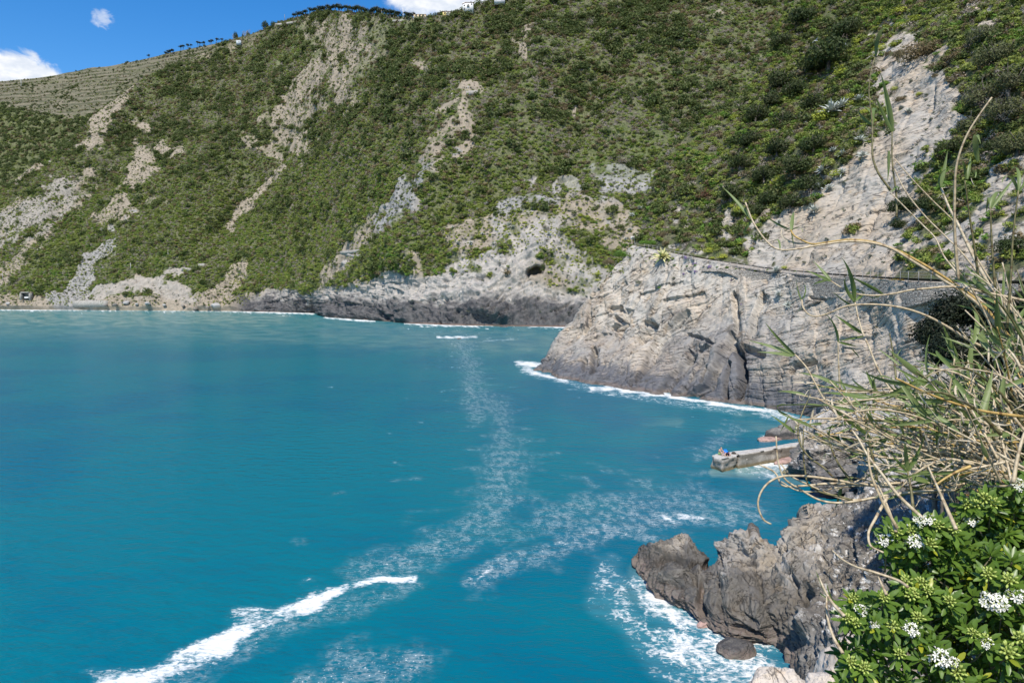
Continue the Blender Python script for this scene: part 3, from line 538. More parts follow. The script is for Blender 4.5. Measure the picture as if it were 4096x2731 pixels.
    bul = strokes(U, V, [(ln([(1500, 1000), (1420, 1140)]), 22, 1.2), (ln([(1380, 950), (1200, 1120)]), 14, .9), (ln([(600, 700), (420, 900)]), 30, 1.2), (ln([(1120, 620), (900, 900)]), 34, 1.3)])
    ed = np.ones(p.shape[:2]); ed[:3] = 0; ed[-1:] = .2; ed[:, :3] = .3
    disp = (1-right)*dl+right*dr_+fbm(p/9.0, 4)*1.0+fbm(p/2.0, 3)*.14-crk+bul
    p = p+n*(disp*ed*smooth(0, 16, np.arange(len(p)))[:, None])[..., None]
    Dk = strokes(U, V, [(ln([(1300, 1000), (1150, 1150)]), 40, .55), (ln([(1500, 950), (1380, 1150)]), 40, .6), (ln([(1620, 950), (1640, 1200)]), 20, .95), (ln([(1850, 900), (1800, 1100)]), 40, .35), (ln([(700, 950), (300, 1000)]), 26, .4), (ln([(420, 620), (470, 560)]), 16, .35)], .6*fbm(p/6.0, 3))
    return finish('headland', p, rock_mat('headland_rock', (.49, .45, .385), (.51, .425, .325), (.115, .117, .128), 3.4, 1.0, .17, .8, bf, t1b, (b2, t3)), dict(dark=Dk, rt=right), flat=True)
HEAD = build_head()
# ================= rocks of the shore below, and the slope down to them
EROWS = [[(1452, 1288, .35), (1468, 1270, .9), (1490, 1255, 1.6), (1540, 1243, 2.2), (1575, 1244, 2.3), (1605, 1268, 1.7), (1640, 1291, .9), (1665, 1285, 1.1), (1690, 1260, 2.4), (1720, 1238, 3.6), (1755, 1240, 3.7), (1790, 1252, 3.7), (1825, 1230, 4.5), (1856, 1200, 4.9), (1870, 1172, 5.3), (1900, 1160, 5.7), (1970, 1150, 6.5), (2060, 1135, 8), (2200, 1110, 10), (2450, 1080, 13)],
         [(1453, 1293, .25), (1475, 1290, .8), (1520, 1300, 1.35), (1570, 1310, 1.6), (1610, 1330, 1.3), (1650, 1335, 1.4), (1700, 1310, 2.4), (1750, 1310, 2.8), (1800, 1330, 3.0), (1850, 1300, 3.7), (1900, 1270, 4.6), (1960, 1260, 5.6), (2050, 1260, 7), (2200, 1240, 9.3), (2450, 1220, 12)],
         [(1454, 1298, .15), (1480, 1315, .5), (1525, 1345, .75), (1570, 1370, .9), (1620, 1385, 1.0), (1680, 1395, 1.25), (1740, 1400, 1.6), (1800, 1405, 1.9), (1850, 1400, 2.6), (1900, 1390, 3.5), (1960, 1385, 4.6), (2050, 1380, 6.2), (2200, 1360, 8.5), (2450, 1340, 11.4)]]
EBASE = [(1450, 1303, -.3), (1485, 1338, -.3), (1528, 1374, -.3), (1562, 1402, -.3), (1605, 1428, -.3), (1660, 1450, -.3), (1720, 1472, -.3), (1790, 1482, -.3), (1812, 1500, .2), (1850, 1540, .8), (1930, 1600, 2.0), (2060, 1650, 4), (2200, 1680, 6.5), (2450, 1700, 9)]
def build_shore():
    nc, nr = 620, 300
    rows = [W(r) for r in EROWS]; rows = [resample(PZ(r[:, 0], r[:, 1], r[:, 2]), nc) for r in rows]
    b = W(EBASE); base = resample(PZ(b[:, 0], b[:, 1], b[:, 2]), nc)
    p = interp_rows(rows+[base], [0, .42, .8, 1.1], nr)
    p = np.concatenate([np.stack([rows[0]+np.array([.3, 5, -6.5]), rows[0]+np.array([0, 2.2, -2.6]), rows[0]+np.array([0, .7, -.5])]), p, (base+np.array([-.4, -.8, -2.0]))[None]])
    U, V = proj(p); n = gnormals(p); n = n*np.sign(n[..., 2:3].mean())
    d = blocks(p, (-.3, -.5, .8), (.85, -.2, .3), .9, 2.8, .42, seed=14)[0]+blocks(p, (-.2, -.45, .85), (.85, .2, .3), .26, .9, .13, seed=15)[0]
    d = d+fbm(p/4.5, 3)*.5+fbm(p/1.3, 5, ridged=True, gain=.6)*.16+blocks(p, (-.2, -.45, .85), (.85, .2, .3), .12, .45, .07, seed=19)[0]+blocks(p, (.5, -.5, .7), (.7, .6, -.2), 2.2, 3.2, .55, warp=.5, seed=16)[0]
    gr = lambda L: strokes(U, V, [(ZK(a), w, s) for a, w, s in L])
    d = d-gr([([(470, 600), (520, 560), (600, 550), (680, 590)], 3.0, 1.0), ([(480, 640), (620, 610), (700, 660), (760, 760)], 3.0, .8), ([(740, 640), (830, 640), (960, 620)], 5, .8), ([(830, 780), (810, 920), (860, 1000)], 3.5, .9), ([(1480, 640), (1500, 720), (1600, 800)], 3, .4), ([(1680, 850), (1690, 1000), (1640, 1100)], 6, 1.0), ([(530, 720), (560, 660), (640, 640)], 2.6, .7), ([(1150, 520), (1240, 560)], 2.5, .35)])
    bb = nrm(np.array([-.3, -.5, .8])); tt_ = nrm(np.cross(bb, [.85, -.2, .3])); ss_ = np.cross(bb, tt_); qq = np.stack([p@tt_*.35, p@ss_*.35, p@bb*1.7], -1); d = d+.34*fbm(qq+.25*noise(p/2.0)[..., None], 5, ridged=True, gain=.6)-.2
    d = d+gr([([(600, 700), (700, 730)], 10, .5), ([(1250, 470), (1300, 560)], 10, .5), ([(1560, 720), (1600, 640)], 12, .5), ([(1050, 620), (1100, 800)], 12, .4), ([(1700, 1150), (1780, 1120)], 8, .6)])
    d = d*np.interp(U/.4354, [1450, 1500, 1600, 1700, 1900], [.7, .9, .9, 1, 1])+np.interp(U/.4354, [1450, 1620, 1700], [-.15, 0, .12])
    ed = np.ones(p.shape[:2]); ed[:2] = .3; ed[-1:] = .2
    p = p+n*(d*ed)[..., None]
    wx = np.interp(U/.4354, [1440, 1650, 1700, 1850, 1900], [.85, .6, .25, .2, .5]); lowk = smooth(3.2, 1.0, p[..., 2]+1.0*fbm(p/1.8, 3))
    Dk = np.clip(np.maximum(strokes(U, V, [(ZK([(330, 540), (480, 620), (800, 640)]), 14, .9), (ZK([(900, 750), (880, 950)]), 22, .75), (ZK([(1200, 900), (1550, 1050)]), 26, .75), (ZK([(1750, 950), (1800, 1100)]), 30, .7)], .6*fbm(p/2.0, 3)), np.maximum(lowk*.9, .55*smooth(815, 850, U))), 0, 1)  # wet foot, plus crevice shade and right-hand shadow painted into the rock colour
    m = rock_mat('shore_rock', (.325, .305, .275), (.315, .27, .21), (.050, .047, .042), .9, 1.3, .13, 2.4, nrm([-.3, -.5, .8]), nrm([.85, -.2, .3]), None, .9, (.25, .18, .1), True)
    return finish('rocky_shore', p, m, dict(dark=Dk, qz=smooth(795, 850, U)), flat=True)
SHORE = build_shore()
# ---------------------------------------------------------------- foliage
def leaf_mat(name, cols, trans=.34, rough=.6, spec=.25, nscale=.6, world=False):
    t = NT(name); r = t.n('ObjectInfo').outputs['Random']; vec = t.pos() if world else t.local()
    n = t.noise(nscale, vec, 3, .6); gi = t.n('NewGeometry').outputs['Random Per Island']
    c = t.mix(r, cols[0], cols[1]); c = t.mix(t.math('MULTIPLY', t.rng(n, .4, .65), .8), c, cols[2])
    c = t.mix(t.math('MULTIPLY', t.rng(gi, .55, 1.0), .45), c, tuple(min(.8, x*1.7) for x in cols[1]))
    d = t.principled(c, rough, spec); tr = t.n('BsdfTranslucent', {'Color': c}).outputs[0]
    m = t.n('MixShader', {0: trans, 1: d, 2: tr}).outputs[0]; return t.done(m)
M_OAK = leaf_mat('holm_oak_leaves', ((0.063, 0.099, 0.026), (0.109, 0.138, 0.038), (0.143, 0.148, 0.058)))
M_MAQ = leaf_mat('maquis_leaves', ((0.16, 0.241, 0.039), (0.277, 0.316, 0.068), (0.234, 0.241, 0.085)))
M_DRY = leaf_mat('dry_scrub_twigs', ((0.258, 0.216, 0.17), (0.388, 0.336, 0.285), (0.193, 0.164, 0.121)), .1)
M_EUP = leaf_mat('euphorbia_heads', ((0.345, 0.391, 0.046), (0.46, 0.483, 0.069), (0.207, 0.276, 0.04)), .25)
M_GRN = leaf_mat('fresh_green_leaves', ((0.111, 0.222, 0.032), (0.172, 0.296, 0.045), (0.091, 0.147, 0.032)))
M_BRN = leaf_mat('brown_heath_leaves', ((0.201, 0.154, 0.079), (0.245, 0.188, 0.105), (0.136, 0.125, 0.06)))
M_GRY = leaf_mat('grey_green_leaves', ((0.156, 0.182, 0.124), (0.195, 0.208, 0.156), (0.111, 0.13, 0.078)))
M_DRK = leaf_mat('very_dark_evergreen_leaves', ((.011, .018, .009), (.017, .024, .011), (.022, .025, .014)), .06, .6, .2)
M_OLV = leaf_mat('olive_tree_leaves', ((0.112, 0.128, 0.051), (0.15, 0.158, 0.068), (0.087, 0.09, 0.045)))
M_PNE = leaf_mat('pine_needles', ((.030, .050, .022), (.042, .062, .028), (.028, .04, .02)))
M_LIL = leaf_mat('lilac_flower_heads', ((.30, .22, .42), (.36, .28, .46), (.10, .12, .06)))
M_ORG = leaf_mat('orange_flowers_and_leaves', ((.09, .15, .03), (.12, .17, .03), (.62, .26, .03)), nscale=3)
M_RED = leaf_mat('rusty_dead_leaves', ((.13, .06, .035), (.16, .075, .045), (.08, .05, .03)))
M_OAKN = leaf_mat('near_oak_leaves', ((.034, .055, .016), (.060, .084, .025), (.080, .084, .036)))
M_BARK = plain('bark', (.14, .12, .10), .9, .1, .4, 4, .6)
M_TWIG = plain('grey_twigs', (.26, .245, .225), .9, .1, .2, 4, .2)
def clump(n, size, seed, lobes=6, flat=.8, spread=.55, lob=.55, up=.35, aspect=.6, base=0.0, hollow=.35, col=None):
    g = np.random.default_rng(seed)
    c = g.normal(size=(lobes, 3)); c = nrm(c)*spread*g.uniform(.5, 1.0, (lobes, 1)); c[:, 2] = np.abs(c[:, 2])*flat*.9
    k = g.integers(0, lobes, n); d = nrm(g.normal(size=(n, 3))); lr = lob*g.uniform(.75, 1.2, lobes)
    rad = lr[k]*(hollow+(1-hollow)*g.uniform(0, 1, n)**.5)
    p = c[k]+d*rad[:, None]*np.array([1, 1, flat]); p[:, 2] = np.maximum(p[:, 2], -.12+.1*g.uniform(0, 1, n))+base
    nr_ = nrm(d+np.array([0, 0, up])+.55*g.normal(size=(n, 3)))
    a = nrm(np.cross(nr_, g.normal(size=(n, 3)))); b = np.cross(nr_, a); s = size*g.uniform(.6, 1.3, (n, 1))
    v = np.stack([p-a*s, p+b*s*aspect*.7-a*s*.1, p+a*s, p-b*s*aspect], 1).reshape(-1, 3)
    return v, np.arange(4*n).reshape(n, 4)
def twigs(seed, n=26, h=1.0, rad=.02, depth=2):
    g = np.random.default_rng(seed); m = MB()
    def grow(p, d, L, r, k):
        pts = [p]
        for q in range(3):
            d = nrm(d+.35*g.normal(size=3)+np.array([0, 0, .08])); pts.append(pts[-1]+d*L/3)
        m.tube(pts, [r, r*.8, r*.6, r*.35], 3, cap=False)
        if k:
            for _ in range(3): grow(pts[g.integers(1, 4)], nrm(d+.8*g.normal(size=3)), L*.6, r*.55, k-1)
    for _ in range(n): grow(np.zeros(3), nrm(g.normal(size=3)*np.array([1, 1, .5])+np.array([0, 0, .7])), h*g.uniform(.4, .65), rad, depth)
    return m
def proto(name, mesh): return bpy.data.objects.new(name, mesh)
def shrub_proto(name, mat, n, size, seeds, **kw):
    return [proto(name, newmesh(name, *clump(n, size, s, **kw), [mat], smooth_=False)) for s in seeds]
PR = dict(
    oak=shrub_proto('oak', M_OAK, 150, .17, (1, 2, 3), lobes=8, flat=.95, spread=.6, lob=.5),
    brown=shrub_proto('heath', M_BRN, 130, .16, (21, 22), lobes=7, flat=.85),
    maquis=shrub_proto('maquis', M_MAQ, 110, .19, (4, 5, 6), lobes=6, flat=.75),
    green=shrub_proto('green', M_GRN, 110, .19, (14, 15), lobes=6, flat=.75),
    dry=shrub_proto('dry', M_DRY, 90, .20, (7, 8), lobes=5, flat=.9, aspect=.3, up=.6),
    eup=shrub_proto('euphorbia', M_EUP, 80, .22, (9, 10), lobes=4, flat=.7, spread=.35, lob=.6, up=.9, hollow=.75),
    grey=shrub_proto('grey', M_GRY, 80, .2, (12, 13), lobes=5, flat=.7))
def scatter(name, pts, rot, scl, idx, protos, label=None):
    c = bpy.data.collections.new(name+'_kinds')
    for o in protos: c.objects.link(o)
    me = newmesh(name, pts, [], attrs=dict(rot=rot, scl=scl, idx=idx)); o = obj(name, me, kind='stuff', label=label)
    g = bpy.data.node_groups.new(name, 'GeometryNodeTree')
    g.interface.new_socket('Geometry', in_out='INPUT', socket_type='NodeSocketGeometry'); g.interface.new_socket('Geometry', in_out='OUTPUT', socket_type='NodeSocketGeometry')
    a, b = g.nodes.new('NodeGroupInput'), g.nodes.new('NodeGroupOutput'); ci = g.nodes.new('GeometryNodeCollectionInfo'); ip = g.nodes.new('GeometryNodeInstanceOnPoints')
    ci.inputs['Collection'].default_value = c; ci.inputs['Separate Children'].default_value = True; ci.inputs['Reset Children'].default_value = True
    def na(n, ty):
        q = g.nodes.new('GeometryNodeInputNamedAttribute'); q.data_type = ty; q.inputs[0].default_value = n; return q.outputs[0]
    L = g.links.new; L(a.outputs[0], ip.inputs['Points']); L(ci.outputs[0], ip.inputs['Instance']); ip.inputs['Pick Instance'].default_value = True
    fi = g.nodes.new('FunctionNodeFloatToInt'); L(na('idx', 'FLOAT'), fi.inputs[0]); L(fi.outputs[0], ip.inputs['Instance Index'])
    e = g.nodes.new('FunctionNodeEulerToRotation'); L(na('rot', 'FLOAT_VECTOR'), e.inputs[0]); L(e.outputs[0], ip.inputs['Rotation']); L(na('scl', 'FLOAT_VECTOR'), ip.inputs['Scale'])
    L(ip.outputs[0], b.inputs[0]); md = o.modifiers.new('scatter', 'NODES'); md.node_group = g; return o
def sample(s, dens, lim):              # poisson points on a sheet; dens per square metre and per cell
    p = s.p; a = np.linalg.norm(np.cross(p[1:, :-1]-p[:-1, :-1], p[:-1, 1:]-p[:-1, :-1]), axis=-1)
    U, V = s.u[:-1, :-1], s.v[:-1, :-1]; ok = (U > lim[0]) & (U < lim[1]) & (V > lim[2]) & (V < lim[3])
    lam = a*dens[:-1, :-1]*ok; k = rng.poisson(np.clip(lam, 0, 6)); i, j = np.nonzero(k); r = k[i, j]; i = np.repeat(i, r); j = np.repeat(j, r)
    f, h = rng.uniform(size=(2, len(i), 1)); q = p[i, j]+(p[i+1, j]-p[i, j])*f+(p[i, j+1]-p[i, j])*h
    return q, (i, j)
def spread_on(s, name, table, lim, label):
    P_, R_, S_, I_, PO = [], [], [], [], []
    for kind, dens, r0, r1, zs in table:
        q, ij = sample(s, dens, lim); m = len(q); pr = PR[kind]
        sc = rng.uniform(r0, r1, m)*rng.uniform(.75, 1.15, m); b = len(PO)
        n = s.n[ij]; q = q+n*(sc*.22)[:, None]; P_.append(q); S_.append(np.stack([sc, sc, sc*zs*rng.uniform(.8, 1.25, m)], 1)); I_.append(b+rng.integers(0, len(pr), m))
        tl = .35; R_.append(np.stack([-n[:, 1]*tl+rng.normal(size=m)*.12, n[:, 0]*tl+rng.normal(size=m)*.12, rng.uniform(0, 6.28, m)], 1)); PO += [proto(o.name, o.data) for o in pr]
    for i, o in enumerate(PO): o.name = '%02d_%s' % (i, name)
    return scatter(name, np.concatenate(P_), np.concatenate(R_), np.concatenate(S_), np.concatenate(I_), PO, label)
def scrub_main():
    s = MAIN; a = s.a; p = s.p; U, V = s.u/.4353741, s.v/.4353741
    bare = np.clip(a['bare']+.35*fbm(p/14.0, 3), 0, 1); cov = 1-smooth(.22, .55, bare); rk = 1-np.clip(a['rock']*1.5, 0, 1)
    up = smooth(520, 180, V+.12*(U-800)); n1 = fbm(p/45.0, 3); n2 = fbm(p/30.0+50, 3); n3 = fbm(p/60.0+90, 3); right = smooth(1150, 1450, U)
    gr = 1-.6*a['grass']; low = smooth(250, 520, V)
    rv = (1-smooth(-.2, .25, n3))
    t = [('oak', cov*gr*(.0012+.011*up*smooth(-.25, .35, n1)+.005*smooth(.1, .5, n1)), 2.6, 6.4, .9),
         ('brown', cov*gr*(.004+.014*up*smooth(-.1, .4, n2)), 1.8, 3.6, .85),
         ('maquis', cov*(.026+.042*low), 1.3, 2.7, .75), ('green', cov*(.003+.020*low*smooth(-.1, .4, n3)), 1.2, 2.4, .8),
         ('dry', cov*(.010+.026*smooth(-.1, .45, -n2)), 1.2, 2.5, 1.05),
         ('eup', (.0015+.008*low*smooth(.05, .4, n2))*cov+low*.03*smooth(.15, .5, bare)*smooth(-.1, .3, n2)*rk*smooth(300, 600, V)+.035*strokes(s.u, s.v, [(W([(1050, 560), (1250, 500), (1440, 460)]), 26, 1), (W([(1150, 500), (1440, 560)]), 30, 1), (W([(560, 660), (700, 600)]), 12, 1), (W([(1270, 600), (1420, 620)]), 22, 1)]), .6, 1.4, .75),
         ('grey', (1-cov)*.016*rk*(.3+low)+.003, .6, 1.5, .7), ('maquis', (1-cov)*.012*rk, .8, 1.9, .8), ('oak', (1-cov)*.0025*rk, 1.4, 2.8, .95), ('dry', (1-cov)*.010*rk, .6, 1.5, .8)]
    k = smooth(3, 8, np.arange(len(p)))*smooth(0, 3, len(p)-4-np.arange(len(p)))
    edge = (p[..., 2] > 5)*k[:, None]*(1-np.exp(-(((s.u-536.4)/13)**2+((s.v-275.2)/8)**2)**2))
    t = [(a_, b*edge, c, d, e) for a_, b, c, d, e in t]
    return spread_on(s, 'hillside_scrub', [(a_, b*3.0, c*.95, d, e) for a_, b, c, d, e in t], (-60, 800, -60, 330), 'green and brown maquis scrub covering the far hillside')
scrub_main()
def scrub_back():
    s = BACK; te = s.a['terr']; p = s.p; n1 = fbm(p/70.0, 3)
    e = smooth(0, 3, len(p)-3-np.arange(len(p)))[:, None]; w = (1-te)*e; tb = smooth(.1, .7, np.sin((p[..., 2]+noise(p/90.0)*6)*2*math.pi/10.4)+.7*fbm(p/40.0, 3))
    t = [('oak', w*.018, 2.6, 5.2, .95), ('brown', w*.008*smooth(-.2, .4, n1), 2.0, 4, .9), ('maquis', w*.008, 1.6, 3.4, .9), ('oak', te*.0012*e+te*.01*smooth(.35, .6, n1)*e, 1.6, 3.2, 1), ('dry', te*.03*e*tb, .6, 1.7, .6), ('maquis', te*.06*e*tb, .8, 2.0, .6), ('brown', te*.03*e*tb, .9, 2.2, .6), ('oak', te*.008*e*smooth(.1, .5, n1), 1.5, 3.2, .9)]
    return spread_on(s, 'valley_wood', [(a_, b*1.6, c, d, e) for a_, b, c, d, e in t], (-40, 300, 20, 300), 'dark wood and sparse bushes on the terraced hill behind')
scrub_back()
def scrub_right():
    s = RIGHT; p = s.p; cov = 1-smooth(.3, .6, s.a['bare']); n1 = fbm(p/16.0, 3); n2 = fbm(p/11.0+30, 3); e = smooth(8, 14, np.arange(len(p)))[:, None]*smooth(0, 6, np.arange(p.shape[1]))[None]
    t = [('oak', e*cov*.035*smooth(-.3, .3, n1), 1.0, 2.2, .9), ('brown', e*cov*.02, .8, 1.6, .85), ('maquis', e*cov*.07, .7, 1.5, .85), ('green', e*cov*.04*smooth(-.1, .4, n2), .7, 1.4, .8), ('dry', e*cov*.05*smooth(-.2, .4, -n2), .6, 1.3, 1.1), ('grey', e*(1-cov)*.01+e*cov*.015, .25, .6, .8), ('dry', e*(1-cov)*.008, .2, .5, .8), ('eup', e*cov*.012, .4, .8, .75)]
    return spread_on(s, 'slope_scrub', [(a_, b*5, c*1.15, d*1.1, e) for a_, b, c, d, e in t], (600, 1200, -80, 290), 'mixed maquis undergrowth between the trees above the path')
scrub_right()
def scrub_head():
    s = HEAD; p = s.p; U, V = s.u, s.v
    k = strokes(U, V, [(Z4([(700, 250), (860, 60)]), 9, 1), (Z4([(880, 110), (1150, 160)]), 7, 1)])
    t = [('maquis', k*.25, .35, .7, .9), ('grey', k*.08+.004*(p[..., 2] > 9), .15, .35, .8), ('dry', k*.06+.003*(p[..., 2] > 8), .15, .35, .9)]
    return spread_on(s, 'cliff_tufts', t, (560, 1100, 200, 360), 'small grey and green tufts rooted in the headland rock')
scrub_head()
# ---------------------------------------------------------------- single trees, bushes and agaves
def crown_mesh(name, mat, n, size, seed, **kw): return newmesh(name, *clump(n, size, seed, **kw), [mat], smooth_=False)
CR = {}
def crowns(key, mat, n, size, seeds, **kw): CR[key] = [crown_mesh(key+'_crown', mat, n, size, s, **kw) for s in seeds]
crowns('oak', M_OAKN, 1900, .060, (31, 32, 33, 34), lobes=16, flat=.9, spread=.68, lob=.36, base=.25, hollow=.5)
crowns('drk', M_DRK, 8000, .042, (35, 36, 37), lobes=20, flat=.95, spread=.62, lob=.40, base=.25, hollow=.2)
crowns('brown', M_BRN, 1700, .055, (38, 39), lobes=14, flat=.75, spread=.68, lob=.38, base=.1, hollow=.5)
crowns('olive', M_OLV, 2100, .045, (41, 42), lobes=18, flat=.9, spread=.7, lob=.32, base=.2, hollow=.4)
crowns('green', M_GRN, 1100, .070, (43, 44), lobes=9, flat=.85, spread=.6, lob=.42, hollow=.6)
crowns('eup', M_EUP, 800, .060, (45, 46, 47), lobes=7, flat=.75, spread=.42, lob=.55, up=.9, hollow=.85, aspect=.8)
crowns('lilac', M_LIL, 300, .10, (48,), lobes=7, flat=1.1, spread=.6, lob=.35)
crowns('orange', M_ORG, 400, .08, (49,), lobes=8, flat=.5, spread=.7, lob=.35)
crowns('red', M_RED, 700, .07, (50,), lobes=8, flat=1.0)
crowns('grey', M_GRY, 700, .06, (51,), lobes=8, flat=1.2, spread=.3, lob=.6)
crowns('cush', M_GRY, 420, .10, (57,), lobes=1, spread=0, lob=.85, up=.7)
crowns('cushg', M_GRN, 420, .10, (58,), lobes=1, spread=0, lob=.85, up=.7)
crowns('pine', M_PNE, 260, .12, (52, 53, 54), lobes=6, flat=.6, spread=.55, lob=.45, base=1.5)
crowns('dry', M_DRY, 900, .07, (55, 56), lobes=8, flat=1.1, aspect=.25, up=.7)
TW = twigs(5, 22, 1.1, .016, 2).mesh('grey_twigs', [M_TWIG])
def trunk_mesh(seed, h=.55, r=.06, limbs=5, top=.5):
    g = np.random.default_rng(seed); m = MB(); p0 = np.array([0, 0, -.45]); p1 = np.array([.06*g.normal(), .06*g.normal(), h*.4])
    m.tube([p0, (p0+p1)/2+.03*g.normal(size=3), p1], [r*1.3, r, r*.85], 7)
    for k in range(limbs):
        a = k*2*math.pi/limbs+g.normal()*.4; e = np.array([math.cos(a)*top, math.sin(a)*top, h+.35*g.uniform(.5, 1.2)])
        m.tube([p1, p1*.5+e*.5+np.array([0, 0, .08*g.normal()]), e], [r*.6, r*.4, r*.12], 5)
    return m.mesh('trunk', [M_BARK], True)
TRK = [trunk_mesh(61), trunk_mesh(62)]; PTRK = trunk_mesh(63, 2.0, .075, 4, .35)
def sink(pt, n, r, k=.15): return pt-np.array([0, 0, r*k])
def tree(kind, name, s, uv, rpx, label, cat, group, trunk=True, zs=1.0, k=.25, push=0, crown='crown', d=None):
    pt, n = at(s, *uv) if d is None else (P(uv[0], uv[1], d), None)
    r = rpx*pt[1]/F; c = pt-np.array([0, 0, r*k]) if n is None else pt+n*r*.34-np.array([0, 0, r*.38])
    e = empty(name, c, label, cat, group); e.rotation_euler = (0, 0, rng.uniform(0, 6.28)); e.scale = (r, r, r*zs)
    ms = CR[kind]; obj(crown, ms[rng.integers(len(ms))], e)
    if d is not None:                  # tall stem down to the steep ground below
        gt = np.random.default_rng(int(uv[0]*7+uv[1])); lo_ = (4.0-c[2])/r; m = MB(); k_ = np.linspace(0, 1, 9)
        m.tube(np.c_[.12*np.sin(k_*3+gt.uniform(0, 6))*(1-k_), .12*np.cos(k_*4+gt.uniform(0, 6))*(1-k_)+k_*.15, .55+(lo_-.55)*k_], np.linspace(.05, .10, 9), 8)
        for q in range(5): a_ = q*1.26+gt.normal()*.3; m.tube([(0, 0, .1), (.3*math.cos(a_), .3*math.sin(a_), .45), (.6*math.cos(a_), .6*math.sin(a_), .6)], [.05, .03, .01], 5)
        obj('trunk', m.mesh('trunk', [M_BARK], True), e)
    elif trunk: obj('trunk', TRK[rng.integers(2)], e)
    return e
def bush(kind, name, s, uv, rpx, label, cat, group, zs=.9, k=.2, d=None):
    pt, n = at(s, *uv) if d is None else (P(uv[0], uv[1], d), np.array([-.5, -.4, .6])); r = rpx*pt[1]/F; ms = CR[kind]
    o = obj(name, ms[rng.integers(len(ms))], None, pt+n*r*.3-np.array([0, 0, r*k]), label=label, cat=cat, group=group)
    o.scale = (r, r, r*zs); o.rotation_euler = (0, 0, rng.uniform(0, 6.28)); return o
q1 = 1/(1.96*4)                       # zoom pixels -> picture pixels
def zz(Z, x, y): return Z([(x, y)])[0]
G_OAK = 'dark evergreen oaks above the path'
for x, y, r, lb in ((850, 420, 190, 'largest dark evergreen oak on the slope, a big rounded crown under the flying gull'), (720, 500, 120, 'dark oak just below and left of the largest oak'), (970, 230, 130, 'dark oak behind the largest oak, close to the yellow bushes at its upper right'),
        (450, 640, 125, 'dark oak left of the pale stone scar in the middle of the slope'), (560, 700, 110, 'bushy oak in the middle of the dark group left of the big agaves'), (380, 790, 100, 'dark oak with a deep shadow at its foot, left of the yellow bush and agaves'), (720, 800, 105, 'oak directly left of the round yellow euphorbia by the big agaves'), (480, 930, 95, 'grey green oak below the deep shadow in the oak group'),
        (250, 900, 95, 'oak at the left rim of the near slope, above the bare grey bush'), (230, 1090, 100, 'oak low on the left rim of the near slope'), (440, 1130, 110, 'broad low oak below the grey prickly pears'), (700, 1140, 120, 'brownish oak left of the lower white agaves'), (570, 1290, 125, 'dense oak in the lower middle of the oak group'), (340, 1340, 100, 'oak above the rusty red bush'), (720, 1420, 110, 'oak between the lower agaves and the pale cliff'),
        (130, 1270, 95, 'oak on the lower left rim just above the railing start'), (90, 1480, 105, 'lowest oak at the left end of the railing'), (560, 1560, 100, 'oak right above the yellow bushes by the railing'), (400, 1520, 85, 'oak above the pair of round yellow bushes'), (290, 1640, 80, 'small oak beside the path between railing and slope'), (640, 120, 110, 'dark oak near the top edge, left of the yellow bushes'), (460, 330, 90, 'oak on the upper left rim of the near slope')):
    tree('oak', 'holm_oak', RIGHT, zz(Z1, x, y+r*.45), r*q1*1.32, lb, 'oak tree', G_OAK)
for x, y, r, lb in ((1600, 330, 205, 'wide brown heath thicket hanging over the top of the pale cliff'), (1420, 380, 95, 'small brown bush at the left end of the thicket on the cliff top'), (1830, 420, 110, 'brownish bush at the right end of the thicket on the cliff top'), (1380, 770, 62, 'small dark bush growing alone on the pale cliff face'), (1120, 560, 80, 'brown bush left of the cliff top edge'), (860, 1120, 70, 'brown bush above the lower white agaves')):
    tree('brown', 'heath_bush', RIGHT, zz(Z1, x, y+r*.3), r*q1, lb, 'bush', 'brown heath bushes', trunk=False, zs=.8)
for x, y, r, lb, tw in ((2160, 420, 190, 'yellow green olive coloured tree at the top right corner', 0), (2290, 600, 190, 'olive coloured tree at the right edge under the top corner', 0), (2060, 720, 190, 'grey twigged tree right of the pale cliff', 1), (2230, 850, 190, 'tree with bare grey branches at the right edge', 1), (1950, 960, 120, 'low tree at the right rim of the pale cliff', 1), (2320, 1080, 180, 'shady tree at the right edge below the twiggy trees', 0), (2050, 260, 140, 'grey green tree against the bare soil in the top right', 1)):
    e = tree('olive', 'scrub_tree', RIGHT, zz(Z1, x, y+r*.4), r*q1*1.15, lb, 'tree', 'trees right of the pale cliff')
    if tw: obj('bare_twigs', TW, e)
for x, y, r, lb in ((1850, 1130, 110, 'green bush at the right foot of the pale cliff'), (1730, 1160, 85, 'dark green bush on the right part of the pale cliff'), (2120, 1150, 120, 'dark bush hanging below the twiggy trees'), (1420, 1610, 150, 'leafy green bush on the pale cliff, left of the reeds'), (1620, 1600, 130, 'green bush on the pale cliff behind the reed stalks'), (1370, 1760, 90, 'lowest green bush on the pale cliff behind the reeds'), (2250, 1930, 150, 'dark bush above the path at the right edge'), (1700, 2090, 60, 'small green bush on the bank above the far path'), (1880, 2130, 70, 'green bush on the bank behind the reed stalks')):
    tree('oak', 'evergreen_bush', RIGHT, zz(Z1, x, y+r*.3), r*q1, lb, 'bush', 'evergreen bushes on the pale cliff', trunk=False)
G_EU = 'yellow green euphorbia domes on the near slope'
EUL = ['yellow green euphorbia dome among the oaks of the near slope', 'yellow green euphorbia dome close to the pale cliff', 'yellow green euphorbia dome beside the railing of the path']
